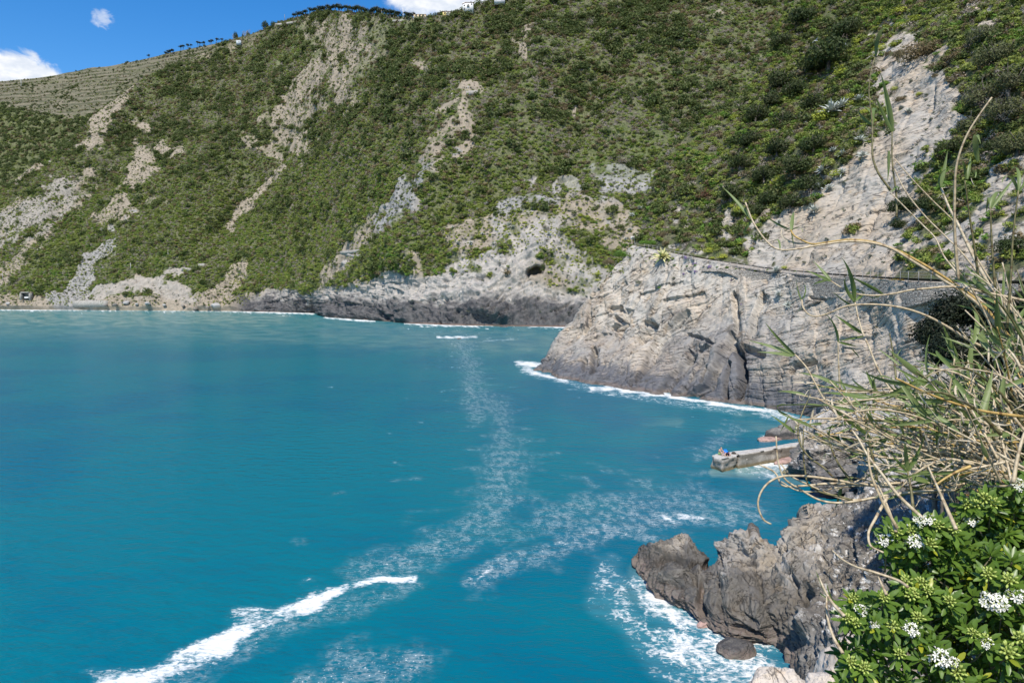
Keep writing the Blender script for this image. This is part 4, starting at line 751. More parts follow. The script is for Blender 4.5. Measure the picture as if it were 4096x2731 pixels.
for k, L in enumerate(([(1230, 85, 60), (1365, 90, 60), (1500, 145, 55), (1380, 195, 52), (1030, 195, 48), (1330, 340, 42), (1045, 320, 45), (1230, 370, 62), (920, 520, 52), (945, 560, 62), (80, 910, 36), (405, 1420, 55), (460, 1380, 45), (380, 215, 20), (90, 515, 20), (280, 660, 22), (215, 445, 18), (200, 1110, 22)],
        [(840, 730, 62), (1010, 750, 62), (1010, 805, 52), (765, 910, 90), (1100, 870, 52), (1070, 975, 52), (745, 1310, 38), (890, 1120, 42), (890, 1330, 62), (920, 1190, 42), (1330, 690, 30), (1530, 720, 28)],
        [])):
    for x, y, r in L: bush('eup', 'euphorbia_bush', RIGHT, zz(Z1, x, y+r*.3), r*q1*1.3, EUL[k], 'bush', G_EU)
for x, y, r in ((1460, 95, 58), (1555, 135, 58), (1690, 40, 52), (1385, 20, 42), (1470, 155, 30), (1200, 95, 22), (2045, 225, 40), (1710, -230, 80), (1790, -160, 60), (1640, -260, 50), (1480, -30, 40)):
    bush('eup', 'euphorbia_bush', RIGHT, zz(Z4, x, y+r*.2), r*q1, EUL[2], 'bush', G_EU)
ZF = ZM(2000, 850, 2.94); qf = 1/(2.94*4)
for x, y, r in ((300, 105, 38), (378, 143, 28), (228, 222, 26), (130, 35, 32), (930, 25, 50), (1030, 35, 34), (992, 78, 40), (845, 72, 27), (1145, 66, 29), (800, 322, 30), (790, 478, 36), (1075, 545, 50), (1240, 530, 36), (1330, 282, 22), (1135, 358, 24), (1265, 398, 22), (650, 740, 24), (567, 778, 18), (110, 872, 22), (820, 255, 22), (780, 790, 30), (985, 840, 24), (1145, 700, 52), (1145, 780, 46), (490, 80, 24)):
    bush('eup', 'euphorbia_bush', MAIN, zz(ZF, x, y+r*.3), r*qf, 'yellow green euphorbia dome on the grey stony slope above the sea cave', 'bush', 'euphorbia domes on the grey slope')
for x, y, r, lb, kd, nm in ((760, 120, 62, 'green bush left of the first railing posts', 'green', 'leafy_bush'), (660, 190, 55, 'brownish bush at the upper left corner of the headland', 'brown', 'heath_bush'), (700, 250, 36, 'fresh green shrub on the top left edge of the headland', 'green', 'leafy_bush'), (1010, 140, 38, 'green bush left of the striped agave', 'green', 'leafy_bush'), (1130, 145, 42, 'green bush right of the striped agave', 'green', 'leafy_bush'), (1065, 60, 60, 'tall grey feathery shrub in front of the railing', 'grey', 'feathery_shrub'), (940, 30, 48, 'bright green bush behind the first railing posts', 'green', 'leafy_bush'), (1000, 35, 42, 'green bush behind the railing, left of the grey shrub', 'green', 'leafy_bush'), (1060, 385, 26, 'green cushion plant in the middle of the headland rock', 'cushg', 'cushion_plant'), (890, 335, 38, 'grey green cushion plant high on the headland rock', 'cush', 'cushion_plant'), (1165, 305, 22, 'small pale tuft below the retaining wall', 'cush', 'cushion_plant'), (860, 560, 10, 'tiny grey plant in a crack of the headland', 'cush', 'cushion_plant')):
    bush(kd, nm, HEAD, zz(Z4, x, y+r*.25), r*q1*(1.15 if nm != 'cushion_plant' else 1), lb, 'shrub', 'shrubs around the top of the headland', d=None if nm == 'cushion_plant' else np.interp(x, [650, 870, 1150], [190.5, 187, 180]))
g2 = np.random.default_rng(91)
for k in range(20):
    x = 1180+k*52+g2.uniform(-18, 18); y = np.interp(x, [1150, 1300, 1450, 1600, 1750, 1950, 2250], [205, 222, 232, 240, 252, 262, 272])+g2.uniform(-12, 4); kd = ('cushg', 'cush', 'green')[k % 3]
    bush(kd, 'path_shrub', HEAD, zz(Z4, x, y), g2.uniform(11, 21)*q1, {'cushg': 'small fresh green cushion growing along the top of the path wall', 'cush': 'small grey green cushion growing along the top of the path wall', 'green': 'small leafy green shrub growing along the top of the path wall'}[kd], 'shrub', 'small shrubs along the path wall')
bush('red', 'rusty_bush', RIGHT, zz(ZC, 225, 1310), 75/6.72, 'rusty red dead looking bush among the green oaks', 'bush', None)
for x, y, r in ((945, 112, 14), (1262, 155, 22), (1330, 212, 18), (1452, 228, 22), (1340, 268, 16), (1247, 287, 16), (1698, 520, 9), (1620, 330, 9)):
    bush('lilac', 'lilac_flower_bush', HEAD, zz(Z4, x, y), r*q1*1.35, 'lilac flowering shrublet along the foot of the railing', 'flowers', 'lilac flowers by the railing', zs=1.2)
for x, y, r, s_ in ((1165, 775, 18, 0), (1290, 795, 16, 0), (1380, 805, 30, 0), (1335, 755, 36, 0), (690, 782, 12, 0), (1230, 770, 18, 0), (1195, 1190, 16, 1), (940, 790, 14, 0)):
    bush('orange', 'orange_flower_patch', HEAD, zz(Z2, x, y), r*q1, 'orange dead plant alone on the lower pale rock' if s_ else 'patch of orange and yellow flowers beside the far path', 'flowers', None if s_ else 'orange flower patches by the path', zs=.8)
for x, y, r, lb in ((2000, 1070, 70, 'large bare grey bush below the bright green carpet'), (1290, 1270, 40, 'bare grey bush above the grey scree'), (1790, 150, 55, 'pale leafless tree high on the hill')):
    bush('dry', 'bare_bush', MAIN, zz(ZB, x, y+r*.3), r/6.72, lb, 'bush', 'bare grey bushes on the hillside')
# agaves
def agave_mesh(name, mat, seed, n=30, w=.075, droop=.25, L=1.0):
    g = np.random.default_rng(seed); m = MB()
    for k in range(n):
        a = k*2.39996; u = (k+.5)/n; elv = R(82-70*u)+.08*g.normal(); ln = L*g.uniform(.75, 1.05)*(.75+.25*u); d = np.array([math.cos(a)*math.cos(elv), math.sin(a)*math.cos(elv), math.sin(elv)])
        sd = np.array([-math.sin(a), math.cos(a), 0]); up = np.cross(d, sd)*-1; up = up if up[2] > 0 else -up; pts = []; bend = g.uniform(.1, 1)*droop
        for t, wd in ((0, .8), (.25, 1.0), (.55, .95), (.8, .55), (1, .04)):
            c = d*ln*t+np.array([0, 0, -bend*ln*t*t]); ww = w*L*wd
            pts += [c-sd*ww+up*ww*.45, c-up*ww*.12, c+sd*ww+up*ww*.45]
        m.add(pts, [(q*3+i, q*3+i+1, q*3+i+4, q*3+i+3) for q in range(4) for i in (0, 1)])
    return m.mesh(name, [mat], True)
def agave_mat(name, c1, c2, stripe=None):
    t = NT(name); g = t.local(); n = t.noise(3, g, 4); c = t.mix(n, c1, c2)
    if stripe: c = t.mix(t.rng(t.n('NewGeometry').outputs['Random Per Island'], .25, .3), c, stripe)
    return t.done(t.principled(c, .5, .35))
M_AGV = agave_mat('blue_grey_agave', (.30, .33, .29), (.50, .52, .46)); M_AGS = agave_mat('striped_agave', (.13, .19, .07), (.2, .25, .08), (.62, .58, .27))
AG = [agave_mesh('agave', M_AGV, s, 30, .07) for s in (1, 2, 3)]; AGS = agave_mesh('striped_agave', M_AGS, 9, 46, .055, .5)
def agave(s, uv, rpx, lb, grp, me=None, name='agave'):
    pt, n = at(s, *uv); r = rpx*pt[1]/F; o = obj(name, me or AG[rng.integers(3)], None, pt+n*r*.25, label=lb, cat='agave', group=grp)
    q = Vector(nrm(n*.6+np.array([0, 0, .7]))).to_track_quat('Z', 'Y'); o.rotation_euler = (q @ Euler((0, 0, rng.uniform(0, 6.28))).to_quaternion()).to_euler(); o.scale = (r, r, r)
agave(HEAD, zz(Z4, 1078, 175), 118*q1, 'large yellow striped agave at the top of the headland, in front of the railing', None, AGS, 'striped_agave')
GA = 'blue grey agaves along the pale cliff'
for x, y, r, lb in ((960, 395, 48, 'upright white agave standing high in the oaks left of the cliff top'), (860, 900, 95, 'largest grey agave clump, hanging between two yellow bushes'), (930, 860, 75, 'grey agave merging with the largest clump on its right'), (1060, 810, 60, 'agave behind the yellow bush next to the largest clump'), (650, 930, 34, 'small pale agave left of the round yellow bush'), (330, 970, 30, 'small agave in the lower left of the oak group'), (800, 1330, 62, 'white agave left of the low yellow bush on the cliff rim'), (930, 1355, 42, 'agave under the low yellow bush on the cliff rim'), (865, 1200, 48, 'agave on the cliff rim above the low yellow bush'), (925, 1225, 50, 'agave just right of the one above the low yellow bush'), (1060, 1115, 50, 'agave on the upper left part of the pale face'), (1090, 1235, 50, 'agave hanging on the left part of the pale face'), (1440, 885, 38, 'prickly grey plant alone in the middle of the pale face'), (760, 1480, 62, 'grey agave at the lower rim of the pale cliff'), (825, 1475, 40, 'smaller agave right beside the one at the lower rim'), (610, 1535, 38, 'dark agave lowest on the cliff rim'), (720, 1670, 56, 'agave in the lower left of the pale cliff face'), (690, 1630, 40, 'agave touching the one in the lower left of the face'), (430, 1740, 24, 'tiny agave above the railing')):
    agave(RIGHT, zz(Z1, x, y), r*q1*1.5, lb, GA)
for x, y, r, lb in ((415, 765, 72, 'tall blue agave standing beside the path railing'), (430, 940, 58, 'blue agave growing on the headland below the wall'), (500, 1010, 52, 'greener agave just under the blue one below the wall')): agave(HEAD, zz(Z2, x, y), r*q1, lb, 'agaves on the headland')
for Z, x, y, r, s_ in ((ZB, 2330, 1030, 28, MAIN), (ZB, 2250, 1090, 34, MAIN), (ZB, 2270, 1170, 48, MAIN), (ZB, 2250, 1235, 42, MAIN), (ZB, 2110, 1405, 32, MAIN), (ZB, 1250, 1520, 40, MAIN), (ZB, 1090, 1375, 28, MAIN), (ZB, 1030, 1412, 24, MAIN), (ZB, 860, 1532, 22, MAIN), (ZB, 2050, 1545, 24, MAIN), (ZB, 1770, 780, 14, MAIN), (ZB, 1345, 1270, 14, MAIN), (ZB, 1320, 1335, 22, MAIN), (ZE, 890, 465, 36, MAIN), (ZE, 1000, 432, 32, MAIN), (ZE, 1130, 472, 26, MAIN), (ZE, 1240, 402, 22, MAIN), (ZE, 1500, 402, 30, MAIN), (ZE, 860, 632, 22, MAIN), (ZE, 2060, 275, 36, MAIN), (ZE, 2120, 235, 36, MAIN), (ZE, 2050, 372, 24, MAIN), (ZE, 2020, 432, 22, MAIN), (ZE, 1170, 502, 26, MAIN), (ZE, 980, 462, 26, MAIN), (ZE, 1060, 400, 22, MAIN), (ZE, 1270, 350, 22, MAIN), (ZD, 2240, 572, 16, MAIN), (ZD, 2060, 697, 13, MAIN), (ZD, 1900, 642, 15, MAIN)):
    agave(s_, zz(Z, x, y), r/6.72, 'pale grey agave rosette on the far slope above the sea cliff', 'agaves on the far slope')
# ---- ridge pines and trees
def ridge(name, kind, uvtop, uvbase, label, cat, group, trunk, wpx=None, hs=2.6):
    """a tree standing on the crest: base pixel on the hill, height from the picture"""
    s = MAIN if uvbase[0] > 250 else BACK
    k = np.argmin(np.abs(s.fu-uvbase[0])*3+np.abs(s.fv-uvbase[1])+np.where(s.a['bare'].ravel() > -1, 0, 0)); pt = s.flat[k]
    h = max(2.5, 1.55*(uvbase[1]-uvtop[1])*pt[1]/F); e = empty(name, pt-np.array([0, 0, .3]), label, cat, group); e.rotation_euler = (0, 0, rng.uniform(0, 6.28)); sc = h/hs; w_ = sc*rng.uniform(.9, 1.25) if wpx is None else wpx*pt[1]/F
    e.scale = (w_, w_, sc); ms = CR[kind]; obj('crown', ms[rng.integers(len(ms))], e)
    if trunk: obj('trunk', PTRK, e)
GP = 'pines in a row along the ridge'
for x, y in ((465, 92), (490, 90), (515, 88), (540, 72), (570, 62), (600, 58), (620, 60), (640, 52), (665, 48), (690, 47), (702, 50), (715, 48), (740, 45), (760, 33), (772, 48), (785, 46), (810, 48), (825, 44), (840, 50), (855, 52), (870, 56), (880, 52), (892, 44), (905, 50), (920, 53), (935, 58), (948, 62), (975, 72), (988, 70), (1005, 62), (1020, 60), (1033, 70), (1045, 68), (1065, 66), (1085, 72), (1098, 76), (1110, 76), (1130, 78), (1150, 84), (1170, 86), (1215, 88), (1235, 92), (1262, 94)):
    u, v = zz(ZR, x, y); ridge('pine_tree', 'pine', (u, v), (u, v+(6.8 if x < 960 else 7.4)*rng.uniform(.9, 1.1)), 'dark slender pine in the row along the skyline ridge', 'pine tree', GP, True)
for x, y in ((1003, 368), (1115, 352), (1133, 345), (1145, 335), (1160, 335), (1215, 308), (1230, 308), (1260, 298), (1285, 294), (1330, 280), (1345, 283), (1372, 288), (1410, 270), (1425, 275), (1460, 262), (1490, 262)):
    u, v = zz(ZA, x, y); ridge('pine_tree', 'pine', (u, v), (u, v+4.6*rng.uniform(.8, 1.15)), 'lone small pine on the bare left shoulder of the ridge' if x == 1003 else 'small pine in the broken row on the left shoulder of the ridge', 'pine tree', 'small pines on the left shoulder', True)
for x, y, w_, lb in ((272, 146, 3.8, 'larger round dark tree against the sky on the ridge'), (320, 152, 2.8, 'smaller round dark tree against the sky on the ridge'), (120, 235, 2.0, 'small dark tree beside the hut on the ridge'), (158, 226, 2.6, 'dark tree right of the hut on the ridge'), (70, 225, 2.8, 'dark tree left of the hut on the ridge')):
    u, v = zz(ZR, x, y); ridge('round_tree', 'oak', (u, v), (u, v+6.5), lb, 'tree', 'round trees on the ridge', False, w_, 1.25)
for x, y in ((60, 208), (75, 206), (130, 192), (145, 190), (152, 198)):
    u, v = zz(ZR, x, y); ridge('bare_tree', 'dry', (u, v), (u, v+6), 'leafless lilac grey tree on the ridge skyline', 'tree', 'leafless trees on the ridge', False, 2.2, 1.4)
# ---------------------------------------------------------------- path, railing, wall
M_CONC = plain('weathered_concrete', (.42, .40, .36), .85, .25, .3, 2.2, .5, .04)
M_CONC2 = plain('far_concrete', (.33, .31, .27), .85, .25, .25, .8, .3, .1)
M_STEEL = plain('grey_painted_steel', (.30, .29, .27), .6, .4, .2, 2, .1)
M_PATH = plain('beaten_path', (.33, .29, .24), .9, .1, .25, 1.2, .4, .05, False)
def hrow(pts, dlt=0.0):               # depth along the top line of the headland
    r = np.array(HROWS[0], float); x = np.asarray(pts)[:, 0]/.4353741; return np.interp(x, r[:, 0], r[:, 2])+dlt
def wall_mat():
    t = NT('dry_stone'); g = t.pos(); v = t.n('TexVoronoi', {'Scale': 2.6, 'Vector': t.mapping(g, (.8, .8, 2.4))}); e = t.n('TexVoronoi', {'Scale': 2.6, 'Vector': t.mapping(g, (.8, .8, 2.4))}, feature='DISTANCE_TO_EDGE')
    c = t.mix(t.n('SeparateXYZ', {0: v.outputs['Color']}).outputs[0], (.22, .195, .16), (.50, .455, .38)); c = t.mix(t.rng(e.outputs[0], .10, .02), c, (.05, .045, .04))
    return t.done(t.principled(c, .9, .2, t.bump(e.outputs[0], 1.0, .15)))
WT = np.concatenate([Z4([(1150, 205), (1290, 222), (1430, 232), (1560, 240), (1700, 250)]), Z2([(360, 778), (500, 792), (660, 806), (830, 802), (1000, 808), (1270, 832), (1600, 838), (1900, 846), (2300, 850)])])
WB = np.concatenate([Z4([(1160, 212), (1290, 258), (1430, 262), (1560, 268), (1700, 330)]), Z2([(360, 880), (500, 870), (680, 955), (860, 965), (1040, 1035), (1200, 985), (1300, 1050), (1500, 1015), (1650, 975), (1900, 960), (2300, 950)])])
def stone_wall():
    n = 200; a, b = resample(np.c_[WT, hrow(WT, -1.2)], n), resample(np.c_[WB, hrow(WB, -2.4)], n); rows = []
    for t in np.linspace(0, 1, 22):
        q = a*(1-t)+b*t; rows.append(P(q[:, 0], q[:, 1], q[:, 2]))
    top = rows[0].copy(); back = top+np.array([.5, 1.6, .0]); bot = rows[-1]+np.array([.6, 2.5, -.6]); p = np.stack([back]+rows+[bot])
    p[1:-1] += (blocks(p, (0, 0, 1), (.5, .85, 0), .28, .55, .12, seed=20)[0])[1:-1, :, None]*np.array([-.6, -.8, 0])
    return obj('stone_wall', newmesh('stone_wall', p.reshape(-1, 3), gridfaces(*p.shape[:2])[:, ::-1], [wall_mat()], smooth_=False), label='dry stone retaining wall carrying the cliff path along the top of the headland', cat='wall')
stone_wall()
def path_strip():
    x = np.linspace(1452, 2420, 160)*.4353741; r = np.array(HROWS[0], float); y = np.interp(x/.4353741, r[:, 0], r[:, 1])*.4353741; d = np.interp(x/.4353741, r[:, 0], r[:, 2])
    p = P(x, y, d); p[:, 2] += .04; q = p+np.array([2.1, 2.5, 0.05]); q2 = q+np.array([.8, 1, .9])
    P3 = np.stack([p+np.array([-.3, -.3, -.5]), p, q, q2]); obj('path', newmesh('path', P3.reshape(-1, 3), gridfaces(4, 160), [M_PATH]), kind='structure')
path_strip()
def railing(name, tops, label, post_px, step, dd):
    T_ = resample(np.c_[tops, hrow(tops, dd)], 400); q = P(T_[:, 0], T_[:, 1], T_[:, 2]); s = np.concatenate([[0], np.cumsum(np.linalg.norm(np.diff(q, axis=0), axis=1))])
    e = empty(name, q[0], label, 'railing'); o0 = q[0]
    at_ = lambda x: np.array([np.interp(x, s, q[:, i]) for i in range(3)])
    pm = None; hts = []
    for x in np.arange(0, s[-1], step):
        c = at_(x); h = np.interp(x, s, np.interp(T_[:, 0], *post_px))*c[1]/F
        m = MB(); m.box((0, 0, -h/2+.04), (.07, .07, h+.08)) if pm is None else None
        if pm is None: pm = m.mesh('post', [M_STEEL]); h0 = h
        o = obj('post', pm, e, c-o0); o.scale = (1, 1, h/h0)
    for dz, nm in ((0, 'top_rail'), (-.45, 'middle_rail'), (-.9, 'lower_rail')):
        m = MB(); m.tube(q[::4]+np.array([0, 0, dz])-o0, .028 if dz == 0 else .014, 5); obj(nm, m.mesh(nm, [M_STEEL], True), e)
    return e
railing('railing', Z4([(868, 40), (900, 45), (950, 50), (1000, 60), (1040, 68), (1100, 88), (1150, 100), (1210, 114), (1285, 126), (1330, 160), (1430, 175), (1530, 182), (1610, 190), (1710, 200), (1745, 214), (1810, 217), (1890, 222)]), 'grey steel railing climbing along the top of the headland, left of the tall agave', ((600, 640, 690, 780), (6.5, 7.5, 9.5, 8)), 1.9, -.7)
railing('railing', Z2([(400, 742), (500, 738), (560, 735), (660, 738), (740, 746), (830, 750), (930, 752), (1050, 752), (1120, 752), (1270, 752), (1450, 755), (1640, 756), (1950, 760), (2330, 766)]), 'level grey railing of the cliff path, behind the reeds and orange flowers', ((740, 800, 1000), (8, 10, 11)), 2.2, -.8)
pt = P(*zz(ZF, 1580, 395), 190.0); e = empty('path_sign', pt, 'small pale notice on a post where the railing begins', 'sign')
m = MB(); m.box((0, 0, .9), (.09, .09, 3.4)); obj('post', m.mesh('post', [M_STEEL]), e); m = MB(); m.box((-.5, -.05, 2.3), (1.1, .05, .8), rz=.2); obj('board', m.mesh('board', [plain('pale_board', (.5, .48, .44))]), e)
# ---------------------------------------------------------------- jetty with the two sunbathers
def jetty():
    zt = 1.55; J = lambda pts, z: PZ(*ZJ(pts).T, z)
    t = NT('jetty_concrete'); g = t.pos(); z = t.n('SeparateXYZ', {0: g}).outputs[2]; n = t.noise(1.6, g, 6, .7); n2 = t.noise(9, g, 4, .7); n3 = t.noise(.5, t.mapping(g, (.3, .3, 2.5)), 5, .7)
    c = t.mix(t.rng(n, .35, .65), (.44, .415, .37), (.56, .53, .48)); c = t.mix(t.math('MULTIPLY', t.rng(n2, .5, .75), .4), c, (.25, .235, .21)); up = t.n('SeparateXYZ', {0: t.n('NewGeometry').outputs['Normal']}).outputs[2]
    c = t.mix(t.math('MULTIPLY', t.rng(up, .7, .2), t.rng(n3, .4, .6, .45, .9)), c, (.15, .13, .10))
    c = t.mix(t.math('MULTIPLY', t.line(t.noise(.9, g, 5, .7), .012), .8), c, (.06, .055, .045))
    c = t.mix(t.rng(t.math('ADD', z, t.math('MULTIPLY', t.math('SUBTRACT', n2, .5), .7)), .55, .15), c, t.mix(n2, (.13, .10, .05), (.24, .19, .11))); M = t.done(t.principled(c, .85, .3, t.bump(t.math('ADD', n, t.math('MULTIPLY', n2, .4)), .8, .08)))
    blk = J([(222, 562), (430, 628), (740, 545), (600, 492), (290, 540)], zt)
    c0 = blk.mean(0); e = empty('jetty', (c0[0], c0[1], 0), 'concrete jetty with a bulky end block, two people resting on it', 'jetty'); o = np.array([c0[0], c0[1], 0])
    def slab(name, poly, z0, z1, sub=5, amp=.10, seed=0, ztop=None):
        n = len(poly); ring = []
        for i in range(n):
            a, b = poly[i], poly[(i+1) % n]; k = max(2, int(np.linalg.norm(b-a)/.22)); ring.append(a+(b-a)*np.linspace(0, 1, k, endpoint=False)[:, None])
        ring = np.concatenate(ring)[:, :2]; ce = ring.mean(0); zt_ = np.full(len(ring), z1) if ztop is None else ztop(ring); rows = []
        for zf in np.linspace(0, 1, 12): rows.append(np.c_[ring+(ring-ce)*0.0, z0+(zt_-z0)*zf])
        for f in (.985, .9, .6, .3, .02): rows.append(np.c_[ce+(ring-ce)*f, zt_*f+(zt_.mean())*(1-f) if ztop is not None and len(poly) < 5 else zt_])
        p = np.stack(rows); d = fbm(p/.9+seed, 4)*amp*1.5+(blocks(p, (0, .1, 1), (1, .3, 0), .45, 1.4, amp, seed=30+seed)[0])
        ro = nrm(np.stack([*np.moveaxis(p[..., :2]-ce, -1, 0), np.zeros(p.shape[:2])], -1)+1e-6); k = np.zeros(p.shape[0]); k[:12] = 1; k[11] = .25; p = p+ro*(d*k[:, None])[..., None]; p[11:, :, 2] += .02*fbm(p[11:]/.7, 3)
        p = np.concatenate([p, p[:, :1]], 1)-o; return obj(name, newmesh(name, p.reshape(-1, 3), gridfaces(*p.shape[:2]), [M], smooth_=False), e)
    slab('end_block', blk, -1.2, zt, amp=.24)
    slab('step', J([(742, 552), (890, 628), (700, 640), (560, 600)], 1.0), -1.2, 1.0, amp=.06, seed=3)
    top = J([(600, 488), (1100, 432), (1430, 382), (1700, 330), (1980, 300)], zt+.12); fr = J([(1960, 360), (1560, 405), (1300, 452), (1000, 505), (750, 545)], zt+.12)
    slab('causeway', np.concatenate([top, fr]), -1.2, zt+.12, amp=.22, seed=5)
    m = MB(); r = J([(870, 668), (1200, 612), (1480, 578), (1900, 640), (2010, 740), (1780, 760), (1600, 690), (1300, 690), (1050, 730)], .15); return c0, e
JC, JE = jetty()
ROCKM = rock_mat('wet_boulder_rock', (.24, .225, .205), (.23, .2, .16), (.065, .062, .06), .8, .55, .10, 2.4, nrm([-.3, -.5, .8]), nrm([.85, -.2, .3]), None, .9, (.2, .15, .09))
PALE = rock_mat('pale_boulder_rock', (.55, .50, .44), (.56, .475, .38), (.3, .28, .25), .001, .001, .035, 6.0, nrm([.75, -.3, .45]), nrm([.2, .9, .2]))
PINK = plain('pink_coralline_shelf', (.36, .24, .20), .6, .4, .35, 1.5, .7, .06, False)
GREENS = plain('green_algae_shelf', (.06, .09, .015), .6, .4, .4, 2, .5, .05, False)
def boulder(name, c, size, mat, seed, label, cat='rock', rz=0, flat=0, grp=None, rough=.25, nsub=48):
    th = np.linspace(0, math.pi, nsub); ph = np.linspace(0, 2*math.pi, nsub*2); T_, Ph = np.meshgrid(th, ph, indexing='ij')
    u = np.stack([np.sin(T_)*np.cos(Ph), np.sin(T_)*np.sin(Ph), np.cos(T_)], -1); g = np.random.default_rng(seed); d = np.ones(T_.shape)
    for _ in range(11):                # cut planes make facets
        q = nrm(g.normal(size=3)); k = g.uniform(.68, .95); s_ = u@q; d = np.where(s_ > 0, np.minimum(d, k/np.maximum(s_, 1e-3)), d)
    p = u*d[..., None]; p = p*(1+rough*.5*fbm(p*1.6+seed, 4)[..., None]+rough*.16*fbm(p*6+seed, 4, ridged=True)[..., None]); p = p*np.array(size); ca, sa = math.cos(rz), math.sin(rz)
    p = np.stack([p[..., 0]*ca-p[..., 1]*sa, p[..., 0]*sa+p[..., 1]*ca, p[..., 2]], -1)
    me = newmesh(name, p.reshape(-1, 3), gridfaces(*T_.shape), [mat], attrs=dict(dark=np.zeros(p.shape[0]*p.shape[1])), smooth_=False); return obj(name, me, None, tuple(c), label=label, cat=cat, group=grp)
def bw(Z, x, y, dz=0): q = PZ(*zz(Z, x, y), 0.0); return q+np.array([0, 0, dz])
for Z, x, y, sz, mt, sd, lb in ((ZJ, 1520, 230, (2.4, 1.5, 1.5), ROCKM, 1, 'dark boulder with a pink foot behind the jetty'), (ZJ, 1750, 200, (2.4, 2.0, 2.4), ROCKM, 2, 'larger dark boulder where the jetty meets the cliff'), (ZJ, 1300, 275, (1.9, 1.0, .45), PINK, 3, 'low pink rock awash behind the jetty'), (ZJ, 1250, 660, (6.0, .9, .35), PINK, 4, 'long pink ledge at the foot of the jetty wall'), (ZJ, 1820, 690, (3.2, 1.0, .6), PINK, 5, 'pink ledge at the inner corner of the jetty pool'), (ZJ, 1720, 600, (2.6, .8, .75), GREENS, 6, 'green algae covered ledge against the jetty wall'),
        (ZJ, 1850, 900, (1.9, 1.4, .8), plain('olive_slab', (.20, .175, .10), .7, .3, .3, 2, .5, .05, False), 7, 'flat olive brown slab in front of the jetty pool'), (ZK, 450, 810, (.75, .5, .5), PINK, 8, 'small pink brown rock in the surf left of the outcrop'), (ZK, 1090, 1320, (1.15, .8, .75), ROCKM, 9, 'wet round rock with water streaming over it'), (ZK, 870, 1090, (.9, .45, .3), PINK, 10, 'flat pink rock awash at the outcrop foot'),
        (ZE, 900, 1098, (2.2, .8, .35), ROCKM, 11, 'lone rock awash far out in front of the sea cave'), (ZE, 660, 995, (4, 2, 1.0), ROCKM, 12, 'dark rock in the surf below the dark cliff'), (ZE, 1200, 1018, (2.4, 1.2, .8), ROCKM, 13, 'small reddish rock off the dark cliff'), (ZE, 1580, 960, (9, 6, 6.5), ROCKM, 14, 'big dark rounded boulder between the dark cliff and the headland'), (ZE, 1380, 1000, (5, 3, 2.0), ROCKM, 15, 'low dark boulder left of the big rounded one'), (ZE, 1450, 992, (3, 2, 1.6), ROCKM, 16, 'small grey boulder touching the big rounded one')):
    boulder('rock', bw(Z, x, y, .05), sz, mt, sd, lb, rz=.3 if Z is ZJ else sd*.7)
OUT = rock_mat('jetty_outcrop_rock', (.38, .36, .33), (.36, .315, .255), (.085, .083, .08), 2.6, .7, .14, 1.8, nrm([-.2, -.4, .9]), nrm([.85, -.2, .3]), None, .8, (.3, .22, .14), True)
for x, y, d, sz, sd, lb, rz in ((930, 1040, 79, (5.2, 4.5, 4.6), 61, 'grey layered outcrop where the jetty causeway meets the shore', .3), (1250, 960, 78, (5.5, 5, 6.0), 62, 'taller grey outcrop behind the reeds, right of the jetty root', .9), (960, 850, 88, (4.2, 3, 2.4), 63, 'pale grey rock above the inner end of the causeway', .1), (1500, 1150, 64, (6, 5, 5.5), 64, 'dark outcrop behind the low canes', .5), (1050, 1215, 72, (5.0, 2.5, 1.3), 65, 'low brown rock at the water right of the jetty pool', .2)):
    o = boulder('outcrop', P(*zz(Z3, x, y), d), sz, OUT, sd, lb, rz=rz, rough=.45, nsub=90, cat='rock'); v = np.zeros(len(o.data.vertices)*3, np.float32); o.data.vertices.foreach_get('co', v); v = v.reshape(-1, 3); wv_ = v+np.array(o.location)
    k = blocks(wv_, (-.2, -.4, .9), (.85, -.2, .3), .55, 1.8, .35, seed=70)[0]+blocks(wv_, (-.2, -.4, .9), (.85, -.2, .3), .2, .7, .12, seed=71)[0]; v += (nrm(v)*k[:, None]).astype(np.float32); o.data.vertices.foreach_set('co', v.ravel()); a_ = o.data.attributes.new('qz', 'FLOAT', 'POINT'); a_.data.foreach_set('value', np.full(len(v), .6, np.float32)); o.data.polygons.foreach_set('use_smooth', np.zeros(len(o.data.polygons), bool)); o.data.update()
for x, y, d, sz, sd, lb, rz in ((1985, 1600, 15.0, (1.5, 1.1, 1.3), 21, 'large pale boulder at the bottom edge left of the flowering bush', .5), (1790, 1590, 14.0, (.62, .5, .45), 22, 'pale tan stone cut by the bottom edge of the picture', .2), (2040, 1490, 13.5, (.5, .5, .6), 23, 'pale stone half hidden behind the flowering bush', 1.0), (1905, 1590, 13.0, (.42, .42, .4), 24, 'pale stone leaning against the large boulder', .1)):
    boulder('boulder', P(x*.43537, y*.43537, d), sz, PALE, sd, lb, rz=rz, cat='boulder', rough=.3, nsub=64)
for k, (x, y, s_, lb) in enumerate(((1455, 875, 5.0, 'pale boulder on the far beach, largest of the beach stones'), (860, 858, 4.0, 'tilted grey slab on the far beach right of the sea wall'), (1320, 897, 3.6, 'dark rock at the water edge of the far beach'), (1000, 862, 3.0, 'grey stone in the middle of the far beach'), (780, 868, 3.0, 'dark stone close to the sea wall on the far beach'), (1240, 880, 2.6, 'dark stone under the tan landslip'), (60, 862, 2.6, 'stone on the beach at the left edge'), (720, 875, 2.2, 'dark stone at the end of the sea wall'), (930, 868, 2.4, 'flat stone on the far beach'), (1110, 872, 2.2, 'brown stone on the far beach'), (1400, 890, 2.4, 'low dark rock at the far water edge'))):
    q, _ = at(MAIN, *zz(ZD, x, y)); boulder('beach_stone', q+np.array([0, -2, .3]), (s_, s_*.7, s_*.55), ROCKM if 'dark' in lb else plain('beach_stone_%d' % k, (.38, .365, .34)), 40+k, lb, rz=k, nsub=20, grp='stones on the far beach')
